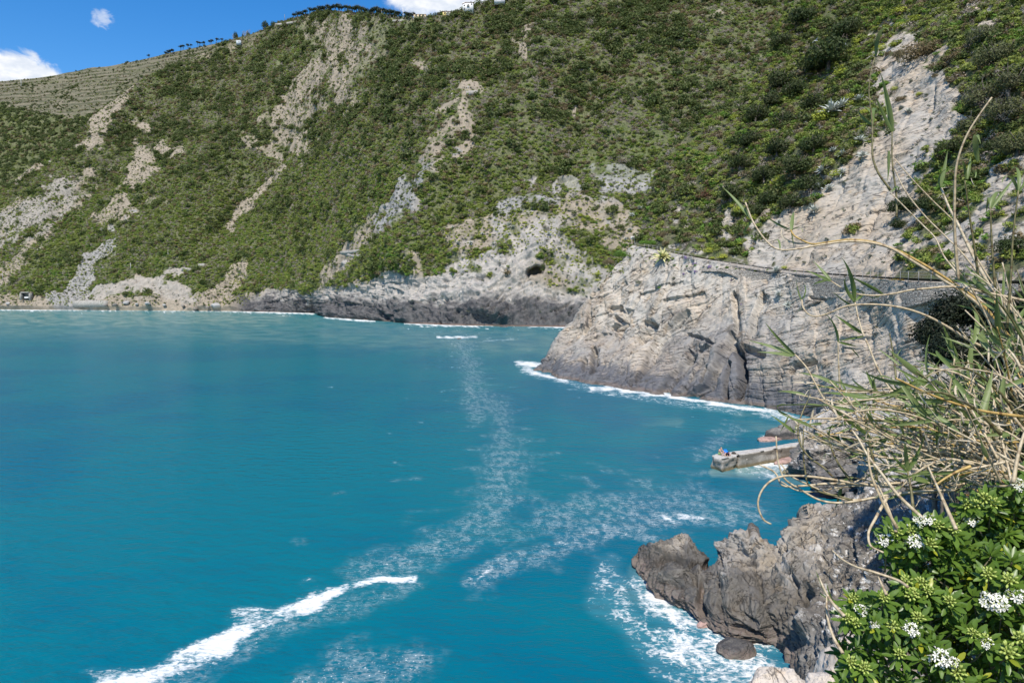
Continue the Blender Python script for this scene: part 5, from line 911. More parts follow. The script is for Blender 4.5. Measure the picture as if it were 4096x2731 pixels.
# people
M_SKIN = plain('skin', (.55, .34, .25), .6, .3, .08, 3, 0)
def cloth(n, c): return plain(n, c, .85, .2, .12, 6, .1)
def body(name, joints, edges, root, mat, parent=None, sub=2):
    me = bpy.data.meshes.new(name); bm_v = [j[:3] for j in joints]; me.from_pydata(bm_v, edges, []); me.materials.append(mat); o = obj(name, me, parent)
    o.modifiers.new('skin', 'SKIN'); me.skin_vertices[0].data if me.skin_vertices else None
    L = me.skin_vertices[0].data if len(me.skin_vertices) else None
    if L is None:
        import bmesh; bm = bmesh.new(); bm.from_mesh(me); bm.verts.layers.skin.verify(); bm.to_mesh(me); bm.free(); L = me.skin_vertices[0].data
    for i, j in enumerate(joints): L[i].radius = (j[3], j[4] if len(j) > 4 else j[3]); L[i].use_root = (i == root)
    s = o.modifiers.new('sub', 'SUBSURF'); s.levels = sub; s.render_levels = sub
    for p in me.polygons: p.use_smooth = True
    dg = bpy.context.evaluated_depsgraph_get(); dg.update(); m2 = bpy.data.meshes.new_from_object(o.evaluated_get(dg)); o.modifiers.clear(); o.data = m2; m2.name = name; return o
def hand_chain(J, E, w, wrist, d, up, side):
    """five short finger chains rooted in the palm"""
    pm = wrist+d*.06; J.append((*pm, .032, .018)); k = len(J)-1; E.append((w, k))
    for i, (o_, L) in enumerate(((-.03, .065), (-.01, .08), (.01, .085), (.03, .07))):
        b = pm+d*.035+side*o_; J.append((*b, .011)); E.append((k, len(J)-1)); J.append((*(b+d*L*.55-up*.012), .009)); E.append((len(J)-2, len(J)-1)); J.append((*(b+d*L-up*.035), .007)); E.append((len(J)-2, len(J)-1))
    J.append((*(pm+side*.045+d*.02), .011)); E.append((k, len(J)-1)); J.append((*(pm+side*.06+d*.055), .008)); E.append((len(J)-2, len(J)-1))
def seated_man():
    q = PZ(*zz(ZJ, 365, 545), 1.57); e = empty('person', q, 'bald bare chested man in light green shorts sitting on the jetty end', 'person'); e.rotation_euler = (0, 0, R(-150)); e.scale = (1.08,)*3
    # local frame: faces +y, seat at the origin
    V3 = lambda *a: np.array(a, float); J = []; E = []
    def add(p, r, r2=None, par=None):
        J.append((*p, r, r2 if r2 is not None else r)); k = len(J)-1
        if par is not None: E.append((par, k))
        return k
    pel = add(V3(0, 0, .13), .15, .12); ab = add(V3(0, .03, .30), .145, .115, pel); ch = add(V3(0, .10, .50), .16, .12, ab); nk0 = add(V3(0, .17, .64), .075, .07, ch); nk = add(V3(0, .21, .71), .055, .055, nk0)
    hd = add(V3(0, .25, .79), .075, .085, nk); add(V3(0, .26, .87), .085, .095, hd)
    for s in (-1, 1):
        hp = add(V3(s*.10, .05, .11), .10, .10, pel); kn = add(V3(s*.17, .46, .40), .068, .068, hp); cf = add(V3(s*.16, .50, .25), .055, .058, kn); an = add(V3(s*.15, .56, .06), .036, .036, cf); add(V3(s*.16, .68, .025), .034, .022, an)
        sh = add(V3(s*.19, .12, .57), .068, .07, ch)
        if s == 1: el = add(V3(.24, .36, .42), .042, .042, sh); wr = add(V3(.12, .40, .68), .028, .028, el); hand_chain(J, E, wr, V3(.12, .40, .68), nrm(V3(-.35, -.2, .9)), V3(0, 1, 0), nrm(V3(.9, 0, .3)))
        else: el = add(V3(-.27, .30, .40), .042, .042, sh); wr = add(V3(-.18, .44, .46), .028, .028, el); hand_chain(J, E, wr, V3(-.18, .44, .46), nrm(V3(.3, .9, -.1)), V3(0, 0, 1), nrm(V3(.9, -.3, 0)))
    body('body', J, E, 0, M_SKIN, e)
    J2 = [(0, 0, .13, .165, .135), (0, .02, .22, .155, .125)]; E2 = [(0, 1)]
    for s in (-1, 1): J2 += [(s*.10, .05, .12, .115), (s*.15, .33, .31, .098)]; n = len(J2); E2 += [(0, n-2), (n-2, n-1)]
    body('shorts', J2, E2, 0, cloth('light_green_shorts', (.42, .62, .22)), e)
    m = MB()
    for s in (-1, 1): v, f = tube([(s*.03, .335, .83), (s*.03, .350, .83)], [.012, .006], 6); m.add(v, f)
    obj('eyes', m.mesh('eyes', [plain('dark_eyes', (.03, .025, .02))]), e)
    m = MB(); v, f = tube([(0, .345, .84), (0, .375, .80), (0, .345, .785)], [.010, .017, .012], 6); m.add(v, f); v, f = tube([(-.025, .338, .755), (0, .346, .752), (.025, .338, .755)], [.006, .009, .006], 6); m.add(v, f); obj('nose_and_mouth', m.mesh('nose_and_mouth', [M_SKIN], True), e)
def lying_woman():
    a = PZ(*zz(ZJ, 445, 600), 1.57); b = PZ(*zz(ZJ, 590, 520), 1.57); q = (a+b)/2; d = b-a
    e = empty('person', q, 'person in lilac top and black trousers lying on their back beside the seated man', 'person'); e.rotation_euler = (0, 0, math.atan2(d[1], d[0])-math.pi/2+.12); e.scale = (1.05,)*3
    V3 = lambda *a: np.array(a, float); J = []; E = []
    def add(p, r, r2=None, par=None):
        J.append((*p, r, r2 if r2 is not None else r)); k = len(J)-1
        if par is not None: E.append((par, k))
        return k
    pel = add(V3(0, -.12, .12), .15, .11); wa = add(V3(0, .08, .12), .125, .10, pel); ch = add(V3(0, .30, .14), .15, .115, wa); nk0 = add(V3(0, .44, .13), .07, .065, ch); nk = add(V3(0, .50, .13), .05, .05, nk0); hd = add(V3(0, .58, .14), .075, .08, nk); add(V3(0, .67, .145), .08, .085, hd)
    for s in (-1, 1):
        hp = add(V3(s*.10, -.16, .12), .10, .10, pel); kn = add(V3(s*.12, -.42, .48 if s == 1 else .40), .068, .068, hp); cf = add(V3(s*.12, -.52, .28), .056, .056, kn); an = add(V3(s*.12, -.64, .07), .036, .036, cf); add(V3(s*.13, -.76, .035), .034, .024, an)
        sh = add(V3(s*.18, .36, .12), .062, .062, ch); el = add(V3(s*.30, .14, .07), .04, .04, sh); wr = add(V3(s*.27, -.08, .06), .026, .026, el); hand_chain(J, E, wr, V3(s*.27, -.08, .06), V3(0, -1, 0), V3(0, 0, 1), V3(-s, 0, 0))
    body('body', J, E, 0, M_SKIN, e)
    body('top', [(0, -.02, .12, .142, .115), (0, .10, .12, .14, .115), (0, .30, .145, .165, .13), (-.18, .35, .125, .074), (.18, .35, .125, .074)], [(0, 1), (1, 2), (2, 3), (2, 4)], 0, cloth('lilac_top', (.48, .33, .62)), e)
    J2 = [(0, -.12, .12, .165, .125)]; E2 = []
    for s in (-1, 1): J2 += [(s*.10, -.16, .12, .112), (s*.12, -.42, .48 if s == 1 else .40, .08), (s*.12, -.60, .13, .052)]; n = len(J2); E2 += [(0, n-3), (n-3, n-2), (n-2, n-1)]
    body('trousers', J2, E2, 0, cloth('black_trousers', (.012, .012, .014)), e)
    v, f = clump(700, .10, 3, lobes=5, flat=.7, spread=.3, lob=.7); v = v*.115+np.array([0, .70, .12]); obj('hair', newmesh('hair', v, f, [plain('brown_hair', (.10, .06, .035))], smooth_=False), e)
    m = MB()
    for s in (-1, 1): v, f = tube([(s*.03, .63, .215), (s*.03, .63, .228)], [.012, .006], 6); m.add(v, f)
    v, f = tube([(0, .63, .22), (0, .60, .25), (0, .585, .222)], [.01, .017, .012], 6); m.add(v, f); obj('face_features', m.mesh('face_features', [plain('face_shadow', (.2, .11, .08))]), e)
seated_man(); lying_woman()
def bag(name, q, r, mat, lb, strap):
    n = 22; T_, Ph = np.meshgrid(np.linspace(0, math.pi, n), np.linspace(0, 2*math.pi, 2*n), indexing='ij'); u = np.stack([np.sin(T_)*np.cos(Ph), np.sin(T_)*np.sin(Ph), np.cos(T_)], -1)
    p = u*(1+.28*fbm(u*2.2+r[0], 3)[..., None])*np.array(r); p[..., 2] = np.maximum(p[..., 2], -r[2]*.6); e = empty(name, q+np.array([0, 0, r[2]*.6]), lb, 'bag')
    obj('bag_body', newmesh('bag_body', p.reshape(-1, 3), gridfaces(*T_.shape), [mat]), e); m = MB(); a = np.linspace(0, math.pi, 10); m.tube(np.c_[np.cos(a)*r[0]*.6, 0*a+.02, r[2]*.7+np.sin(a)*r[2]*.6], .02, 5); obj('strap', m.mesh('strap', [mat], True), e)
bag('bag', PZ(*zz(ZJ, 478, 518), 1.57), (.30, .24, .26), cloth('bright_blue_bag', (.02, .22, .75)), 'bright blue bag behind the two people on the jetty', 1)
bag('bag', PZ(*zz(ZJ, 632, 532), 1.57), (.26, .2, .13), cloth('dark_bag', (.05, .045, .04)), 'dark bag lying at the head of the reclining person', 1)
# gull
def gull():
    q = P(*zz(Z1, 712, 318), 150.0); e = empty('gull', q, 'white gull gliding in front of the dark oaks, wings spread', 'bird'); e.rotation_euler = (0, R(-20), R(-75)); e.scale = (1.35,)*3; wt = plain('white_feathers', (.78, .78, .77), .7, .2, .05); gr = plain('grey_feathers', (.50, .52, .55), .7, .2, .08)
    m = MB(); m.tube([(0, -.30, 0), (0, -.2, 0), (0, 0, .0), (0, .16, .02), (0, .24, .045), (0, .30, .045), (0, .34, .04)], [.01, .045, .075, .055, .042, .03, .008], 10); obj('body', m.mesh('body', [wt], True), e)
    for s in (-1, 1):
        rows = []
        for x, yl, yt, z in ((.05, .10, -.10, .02), (.25, .16, -.06, .12), (.42, .13, -.07, .20), (.60, .04, -.10, .16), (.74, -.09, -.13, .10)): rows += [(s*x, yl, z), (s*x, (yl+yt)/2, z+.025), (s*x, yt, z-.005), (s*x, (yl+yt)/2, z-.012)]
        m = MB(); m.add(rows, [(i*4+j, i*4+(j+1) % 4, i*4+4+(j+1) % 4, i*4+4+j) for i in range(4) for j in range(4)]+[(0, 1, 2, 3), (16, 17, 18, 19)]); obj('wing', m.mesh('wing', [gr], True), e)
    m = MB(); m.add([(-.03, -.25, .01), (.03, -.25, .01), (.08, -.42, .0), (-.08, -.42, 0), (0, -.3, -.012)], [(0, 1, 2, 3), (0, 4, 1), (1, 4, 2), (2, 4, 3), (3, 4, 0)]); obj('tail', m.mesh('tail', [wt]), e); m = MB(); m.tube([(0, .33, .042), (0, .40, .03)], [.012, .004], 5); obj('beak', m.mesh('beak', [plain('yellow_beak', (.6, .4, .05))]), e)
gull()
# ---------------------------------------------------------------- houses and poles
M_WHT = plain('white_render', (.74, .73, .70), .8, .2, .06, .4, .1, .02); M_OCH = plain('ochre_render', (.62, .50, .33), .8, .2, .1, .4); M_YEL = plain('yellow_render', (.70, .56, .22), .8, .2, .1, .4)
M_ROOF = plain('terracotta_roof', (.30, .16, .10), .85, .2, .3, 1.5, .5); M_GLS = plain('dark_window', (.03, .035, .04), .2, .5, .2); M_SHT = plain('grey_shutter', (.22, .22, .21)); M_POLE = plain('pale_pole', (.55, .54, .51)); M_WOOD = plain('weathered_wood', (.20, .17, .13))
def crest(u, v, s=None):
    s = s or MAIN; d = np.abs(s.fu-u)*2+np.abs(s.fv-v); return s.flat[np.argmin(d)]
def house(u0, v0, u1, v1, depth, wall, label, wins, roof='gable', storey_px=None, balcony=None, rot=0.0, roofh=.28, base=2.5, cat='house'):
    q = at(MAIN, (u0+u1)/2, v1+.5)[0]; d = q[1]-3; k = d/F; w = (u1-u0)*k; h = (v1-v0)*k; e = empty('house', P((u0+u1)/2, v1, d), label, cat); e.rotation_euler = (0, 0, rot)
    m = MB(); m.box((0, 0, h/2-base/2), (w, depth, h+base)); obj('wall', m.mesh('wall', [wall]), e); rh = h*roofh; m = MB(); o = .35
    if roof == 'gable': m.add([(-w/2-o, -depth/2-o, h), (w/2+o, -depth/2-o, h), (w/2+o, depth/2+o, h), (-w/2-o, depth/2+o, h), (-w/2-o, 0, h+rh), (w/2+o, 0, h+rh)], [(0, 1, 5, 4), (2, 3, 4, 5), (0, 4, 3), (1, 2, 5), (3, 2, 1, 0)])
    elif roof == 'step': m.add([(-w/2-o, -depth/2-o, h*.80), (-w*.18, -depth/2-o, h*1.06), (-w*.18, depth/2+o, h*1.06), (-w/2-o, depth/2+o, h*.80), (-w/2-o, -depth/2-o, h*.80-.2), (-w*.18, -depth/2-o, h*1.06-.2)], [(0, 1, 2, 3), (4, 5, 1, 0)]); m.box((w*.17, 0, h+.14), (w*.70, depth+.6, .28))
    else: m.box((0, 0, h+.15), (w+.5, depth+.5, .3))
    obj('roof', m.mesh('roof', [M_ROOF]), e)
    for x, z, ww, hh in wins:
        m = MB(); m.box((0, 0, 0), (ww+.24, .10, hh+.24)); f = obj('window', m.mesh('window', [M_SHT]), e, (x*w, -depth/2-.03, z*h)); m = MB(); m.box((0, -.07, 0), (ww, .06, hh)); obj('pane', m.mesh('pane', [M_GLS]), f)
    if balcony: m = MB(); m.box((0, 0, 0), (balcony[2], 1.0, .15)); m.box((0, -.47, .5), (balcony[2], .06, .9)); obj('balcony', m.mesh('balcony', [M_SHT]), e, (balcony[0]*w, -depth/2-.5, balcony[1]*h))
    return e
h0 = ZS([(1380, 72), (1540, 172)]); house(h0[0][0], h0[0][1], h0[1][0], h0[1][1], 8, M_WHT, 'white two storey house with a balcony standing on the skyline', [(-.33, .58, .9, 1.1), (.36, .78, .9, 1.0), (.03, .60, 1.0, 1.9), (-.33, .10, 1.0, 1.6)], 'step', balcony=(.03, .42, 2.4), base=2.5)
h0 = ZS([(617, 245), (800, 285)]); house(h0[0][0], h0[0][1], h0[1][0], h0[1][1], 7, M_OCH, 'long low ochre house with a terracotta roof at the end of the pine row', [(-.28, .5, 1.1, 1.4), (.0, .5, 1.1, 1.4), (.3, .5, 1.1, 1.4)], roofh=.3, base=1.5)
h0 = ZS([(1066, 203), (1118, 245)]); house(h0[0][0], h0[0][1], h0[1][0], h0[1][1], 5, M_YEL, 'small bright yellow house between the ochre and white houses', [(.1, .55, 1.0, 1.2)], 'flat', base=1.5)
h0 = ZS([(1122, 200), (1182, 238)]); house(h0[0][0], h0[0][1], h0[1][0], h0[1][1], 5, plain('cream_render', (.6, .57, .48)), 'small cream house right beside the yellow one', [(-.1, .55, 1.0, 1.2)], 'flat', base=1.5)
h0 = ZS([(1875, -22), (2035, 40)]); house(h0[0][0], h0[0][1], h0[1][0], h0[1][1], 8, M_WHT, 'white house cut off by the top edge of the picture', [(-.3, .4, 1, 1.2), (.2, .4, 1, 1.2)], base=2)
h0 = ZR([(78, 272), (108, 292)]); house(h0[0][0], h0[0][1], h0[1][0], h0[1][1], 3, plain('pale_blue_hut', (.5, .54, .56)), 'pale hut on the terraces left of the round trees', [(.1, .5, .8, 1.2)], 'flat', base=2, cat='hut')
def pole(u, vt, vb, lb, rad, mat, arm=False, s=None, at_slope=False):
    q = at(MAIN, u, vb)[0] if at_slope else crest(u, vb, s); h = (vb-vt)*q[1]/F; e = empty('utility_pole', q, lb, 'pole'); m = MB(); m.tube([(0, 0, -1), (0, 0, h*.5), (0, 0, h)], [rad, rad*.85, rad*.7], 7); obj('mast', m.mesh('mast', [mat], True), e); m = MB(); m.box((0, 0, h*.93), (h*.16, .12, .14)); obj('crossarm', m.mesh('crossarm', [mat]), e)
u, v = zz(ZR, 1198, 60); pole(u, v, v+11.5, 'tall thick white pole on the skyline left of the ochre house', .55, M_POLE)
u, v = zz(ZR, 1053, 68); pole(u, v, v+8, 'slender grey pole in front of the pine row', .3, M_WOOD)
u, v = zz(ZR, 400, 98); pole(u, v, v+6.6, 'lattice like grey mast on the left shoulder of the ridge', .4, M_SHT)
u, v = zz(ZR, 167, 185); pole(u, v, v+5, 'thin pole on the ridge left of the round trees', .25, M_WOOD)
u, v = zz(ZA, 145, 535); pole(u, v, v+6.5, 'white pole on the crest of the terraced hill', .5, M_POLE, s=BACK)
u, v = zz(ZD, 1133, 502); pole(u, v, v+6.5, 'pale pole halfway up the low slope, the higher of two', .22, M_POLE, at_slope=True)
u, v = zz(ZD, 877, 587); pole(u, v, v+7, 'pale pole low on the slope above the pale earth cliff', .25, M_POLE, at_slope=True)
u, v = zz(ZD, 18, 655); pole(u, v, v+6.5, 'pole at the left edge above the beach', .22, M_POLE, at_slope=True)
# low concrete works on the far slope
def slabwall(name, pts, hpx, thick, lb, cat='wall', mat=None, s=MAIN):
    base = resample(np.array([at(s, u, v+hpx)[0] for u, v in pts]), 7); o = base[0].copy(); h = hpx*base[:, 1]/F; up = np.zeros((7, 3)); up[:, 2] = h; fr = np.array([0, -.8, 0])
    V = np.concatenate([base+up+fr, base+fr-[0, 0, 1.2], base+up+[0, thick, 0], base+[0, thick, -1.5]])-o; n = 7; m = MB(); f = []
    for i in range(n-1): f += [(i, i+1, n+i+1, n+i), (2*n+i+1, 2*n+i, 3*n+i, 3*n+i+1), (i+1, i, 2*n+i, 2*n+i+1), (n+i, n+i+1, 3*n+i+1, 3*n+i)]
    f += [(0, n, 3*n, 2*n), (n-1, 3*n-1, 4*n-1, 2*n-1)]; m.add(V, f); return obj(name, m.mesh(name, [mat or M_CONC2]), None, tuple(o), label=lb, cat=cat)
slabwall('concrete_slab', ZT([(740, 490), (1000, 462), (1290, 425)]), 1.9, 6, 'pale concrete slab of the ruined path bridging the grey scree', 'slab')
slabwall('curved_slab', ZT([(830, 520), (960, 545), (1080, 550), (1180, 535), (1230, 515)]), 1.3, 5, 'curved broken slab hanging under the straight concrete slab', 'slab')
slabwall('concrete_wall', ZD([(1222, 622), (1280, 622)]), 2.6, 5, 'low concrete wall left of the square one on the green slope')
slabwall('concrete_wall', ZD([(1338, 596), (1376, 594)]), 3.0, 5, 'square pale ruin on the green slope')
slabwall('sea_wall', ZD([(488, 842), (600, 842), (722, 840)]), 5.4, 8, 'long pale sea wall at the back of the far beach')
slabwall('plank_shelter', ZD([(1668, 718), (1720, 718)]), 1.0, 8, 'dark flat roofed shelter among yellow bushes near the far point', 'shelter', M_WOOD)
slabwall('terrace_wall', ZR([(335, 158), (400, 152), (480, 138)]), 1.4, 1.2, 'pale terrace wall with posts on the left shoulder of the ridge')
slabwall('terrace_wall', ZR([(1130, 132), (1200, 132), (1270, 126)]), 1.2, 1.2, 'pale low wall in front of the white pole', s=MAIN)
slabwall('terrace_wall', ZB([(820, 640), (965, 578)]), 1.8, 3, 'slanting grey terrace wall in the middle of the hill')
slabwall('terrace_wall', ZB([(945, 610), (1028, 608)]), 3.2, 3, 'short pale terrace wall above the tan scar in the middle of the hill')
q = at(MAIN, *zz(ZD, 190, 825))[0]+np.array([0, -3, 0]); e = empty('beach_hut', q, 'open fronted stone boathouse on the beach at the left', 'hut'); m = MB()
for c, s_ in (((-5, 0, 2.5), (1.2, 6, 9)), ((5, 0, 2.5), (1.2, 6, 9)), ((0, 0, 6.4), (11.2, 6, 1.2)), ((0, 2.7, 2.0), (8.8, .6, 7.6))): m.box(c, s_)
obj('walls', m.mesh('walls', [M_CONC2]), e); m = MB(); m.prism([(-2, -1), (2, -1), (2.6, 0), (2, 1), (-2, 1), (-2.6, 0)], 0, 1.6); obj('stored_boat', m.mesh('stored_boat', [M_WHT]), e)
# ---------------------------------------------------------------- near slope, reeds and flowering bush
def near_slope():
    ys = np.concatenate([np.linspace(-14, 2, 20), np.linspace(2.4, 36, 110)]); ws = np.linspace(0, 1, 90); Y, Wd = np.meshgrid(ys, ws, indexing='ij')
    edge = np.interp(Y, [-14, 0, 2, 4, 8, 14, 22, 36], [.4, .55, 1.55, 3.0, 6.3, 11.5, 17.8, 30.5])
    zt = np.interp(Y, [-14, 0, 4, 8, 14, 22, 36], [19.2, 19.2, 19.0, 18.2, 17.6, 17.0, 19])
    x = np.where(Wd < .35, edge-(1-Wd/.35)**1.0*3.5*np.interp(Y, [0, 4, 12, 36], [.05, .25, 1, 1.4]), edge+((Wd-.35)/.65)**1.3*26); dn = np.where(Wd < .35, (1-Wd/.35), 0)
    z = np.where(Wd < .35, zt-dn*(zt-np.interp(Y, [-14, 0, 6, 14, 24, 36], [10, 12, 11.5, 8.5, 5, 3])), zt+np.maximum(0, x-edge-1.5)*np.interp(Y, [-14, 4, 10, 20, 36], [.5, .5, .75, .9, .9]))
    p = np.stack([x, Y, z], -1); n = gnormals(p); n = n*np.sign(n[..., 2:3].mean()); p = p+n*(fbm(p/1.6, 4)*.16+fbm(p/5.0, 3)*.25)[..., None]
    t = NT('near_slope_soil'); g = t.pos(); a = t.noise(1.2, g, 6, .65); b = t.noise(8, g, 4, .7); c = t.mix(t.rng(a, .38, .62), (.10, .085, .06), (.055, .06, .03)); c = t.mix(t.rng(b, .55, .75), c, (.25, .215, .15)); m = t.done(t.principled(c, .95, .1, t.bump(b, .9, .06)))
    return finish('near_slope', p, m, {})
NEAR = near_slope()
# dark evergreen mass in front of the headland, right
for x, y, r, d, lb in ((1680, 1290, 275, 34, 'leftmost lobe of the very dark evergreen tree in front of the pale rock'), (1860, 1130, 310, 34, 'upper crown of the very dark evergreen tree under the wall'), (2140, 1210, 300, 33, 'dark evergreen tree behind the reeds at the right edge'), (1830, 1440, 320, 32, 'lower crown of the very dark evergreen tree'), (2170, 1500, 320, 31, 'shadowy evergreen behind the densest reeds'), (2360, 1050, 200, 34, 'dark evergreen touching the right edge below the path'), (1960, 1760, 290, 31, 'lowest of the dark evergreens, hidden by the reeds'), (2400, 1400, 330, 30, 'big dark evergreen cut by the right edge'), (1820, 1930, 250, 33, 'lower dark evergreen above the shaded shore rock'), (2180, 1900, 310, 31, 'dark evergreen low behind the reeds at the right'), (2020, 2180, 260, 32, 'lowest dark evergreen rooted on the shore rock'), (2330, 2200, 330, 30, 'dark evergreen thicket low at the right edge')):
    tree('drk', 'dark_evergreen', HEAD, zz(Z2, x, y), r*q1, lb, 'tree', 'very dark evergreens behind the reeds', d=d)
for x, y, r, d, lb in ((1700, 760, 190, 30, 'dark bush behind the middle of the reeds'), (2050, 640, 260, 28, 'dark bush behind the upper reeds'), (2320, 700, 220, 24, 'dark bush behind the reeds at the right edge')):
    tree('drk', 'dark_bush', HEAD, zz(Z3, x, y), r*q1, lb, 'bush', 'dark bushes at the foot of the reeds', d=d, trunk=False)
# ---- reeds
def cane_mat(name, a, b, node):
    t = NT(name); L = t.attr('len'); n = t.noise(30, t.n('CombineXYZ', {0: L, 1: 0, 2: 0}).outputs[0], 2); r = t.n('ObjectInfo').outputs['Random']
    c = t.mix(r, a, b); c = t.mix(t.rng(n, .35, .65), c, tuple(x*.72 for x in a)); fr = t.math('FRACT', t.math('MULTIPLY', L, 5.2)); c = t.mix(t.rng(t.math('ABSOLUTE', t.math('SUBTRACT', fr, .5)), .055, .03), c, node)
    return t.done(t.principled(c, .5, .35))
M_CANE = cane_mat('dry_straw_cane', (.52, .41, .25), (.62, .53, .37), (.30, .22, .13)); M_GOLD = cane_mat('golden_cane', (.50, .33, .10), (.56, .40, .15), (.18, .1, .03)); M_STALK = cane_mat('olive_stalk', (.16, .15, .06), (.24, .20, .10), (.1, .07, .03))
def blade_mat(name, a, b, tr):
    t = NT(name); r = t.n('ObjectInfo').outputs['Random']; n = t.noise(3, t.local(), 3); s = t.noise(1, t.mapping(t.n('TexCoord').outputs['UV'], (40, 1, 1)), 2)
    c = t.mix(t.math('ADD', t.math('MULTIPLY', r, .6), t.math('MULTIPLY', n, .4)), a, b); m = t.n('MixShader', {0: tr, 1: t.principled(c, .45, .4), 2: t.n('BsdfTranslucent', {'Color': c}).outputs[0]}).outputs[0]; return t.done(m)
M_BLADE = blade_mat('reed_blade_green', (.13, .20, .045), (.25, .30, .11), .35); M_BLDRY = blade_mat('reed_blade_dry', (.60, .50, .34), (.72, .62, .46), .3)
def blade(L, w, bend=.4, twist=.0, fold=.25, n=9, curl=0.0):
    """a leaf blade along +x, broad near its base, bending down"""
    t = np.linspace(0, 1, n); ang = bend*t*1.4+curl*t*t; dx = np.cumsum(np.r_[0, np.cos(ang[1:])])*L/(n-1); dz = -np.cumsum(np.r_[0, np.sin(ang[1:])])*L/(n-1)
    wd = w*np.minimum(1, .45+3.2*t)*np.clip(1.04-t**2.2, 0.02, 1); ro = twist*t; v = []
    for i in range(n):
        up = np.array([math.sin(ang[i]), 0, math.cos(ang[i])]); sd = np.array([0, math.cos(ro[i]), 0])+up*math.sin(ro[i]); nu = up*math.cos(ro[i])-np.array([0, math.sin(ro[i]), 0]); c = np.array([dx[i], 0, dz[i]])
        v += [c+sd*wd[i]/2+nu*wd[i]*fold, c, c-sd*wd[i]/2+nu*wd[i]*fold]
    return np.array(v), [(i*3+k, i*3+k+1, i*3+k+4, i*3+k+3) for i in range(n-1) for k in (0, 1)]
def blade_me(mat, *a, **k): v, f = blade(*a, **k); return newmesh('leaf', v, f, [mat])
BG = [blade_me(M_BLADE, 1, w, b, tw, curl=c) for w, b, tw, c in ((.085, .25, .3, 0), (.10, .55, -.5, .2), (.08, .9, .6, .5), (.11, .15, .9, 0), (.09, 1.1, -.3, .9))]
BD = [blade_me(M_BLDRY, 1, w, b, tw, curl=c) for w, b, tw, c in ((.045, .6, 2.5, .8), (.035, 1.2, 4.0, 1.6), (.05, .3, 1.5, 2.6), (.03, .9, 3, -1.5))]
def add_leaf(root, o0, base, tip, dry=False, me=None, roll=None, width=1.0):
    base, tip = np.asarray(base), np.asarray(tip); d = tip-base; L = np.linalg.norm(d)*1.05; q = Vector(d).to_track_quat('X', 'Z'); ms = BD if dry else BG
    o = obj('leaf', me or ms[rng.integers(len(ms))], root, tuple(base-o0)); 
    z0 = np.array(q @ Vector((0, 0, 1))); y0 = np.array(q @ Vector((0, 1, 0))); vw = np.array([0, 0, H])-base; ang = math.atan2(-np.dot(vw, y0), np.dot(vw, z0)); ang = ang if abs(ang) < 1.8 else ang+math.pi
    o.rotation_euler = (q @ Euler((ang+rng.normal()*.45, 0, 0)).to_quaternion()).to_euler(); o.scale = (L, L*width if not dry else L, L); return o
NC = 0
def cane(pts3, rad, mat, label=None, leaves=(), group='reed canes leaning over the cove', name='reed_cane', tipr=.5):
    rad = rad*1.1 if rad > .0066 else rad*1.45
    p = resample(pts3, max(12, len(pts3)*5)); k = len(p); s = np.concatenate([[0], np.cumsum(np.linalg.norm(np.diff(p, axis=0), axis=1))]); o0 = p[0].copy()
    v, f = tube(p-o0, np.linspace(rad, rad*tipr, k), 6); at_ = dict(len=np.repeat(s+rng.uniform(0, 3), 6)); e = empty(name, o0, label or 'thin straw coloured reed cane in the dense tangle, one of many alike', 'reed', group)
    obj('stem', newmesh('stem', v, f, [mat], attrs=at_), e)
    for b, t, dry in leaves: add_leaf(e, o0, b, t, dry)
    return e, o0, p
def Q(Z, pts, d0, d1):                 # traced picture polyline -> points between two depths
    a = Z(pts); return P(a[:, 0], a[:, 1], np.linspace(d0, d1, len(a)))
def LV(Z, L, d): return [(P(*zz(Z, *b), d), P(*zz(Z, *t), d+dd), dry) for b, t, dd, dry in L]
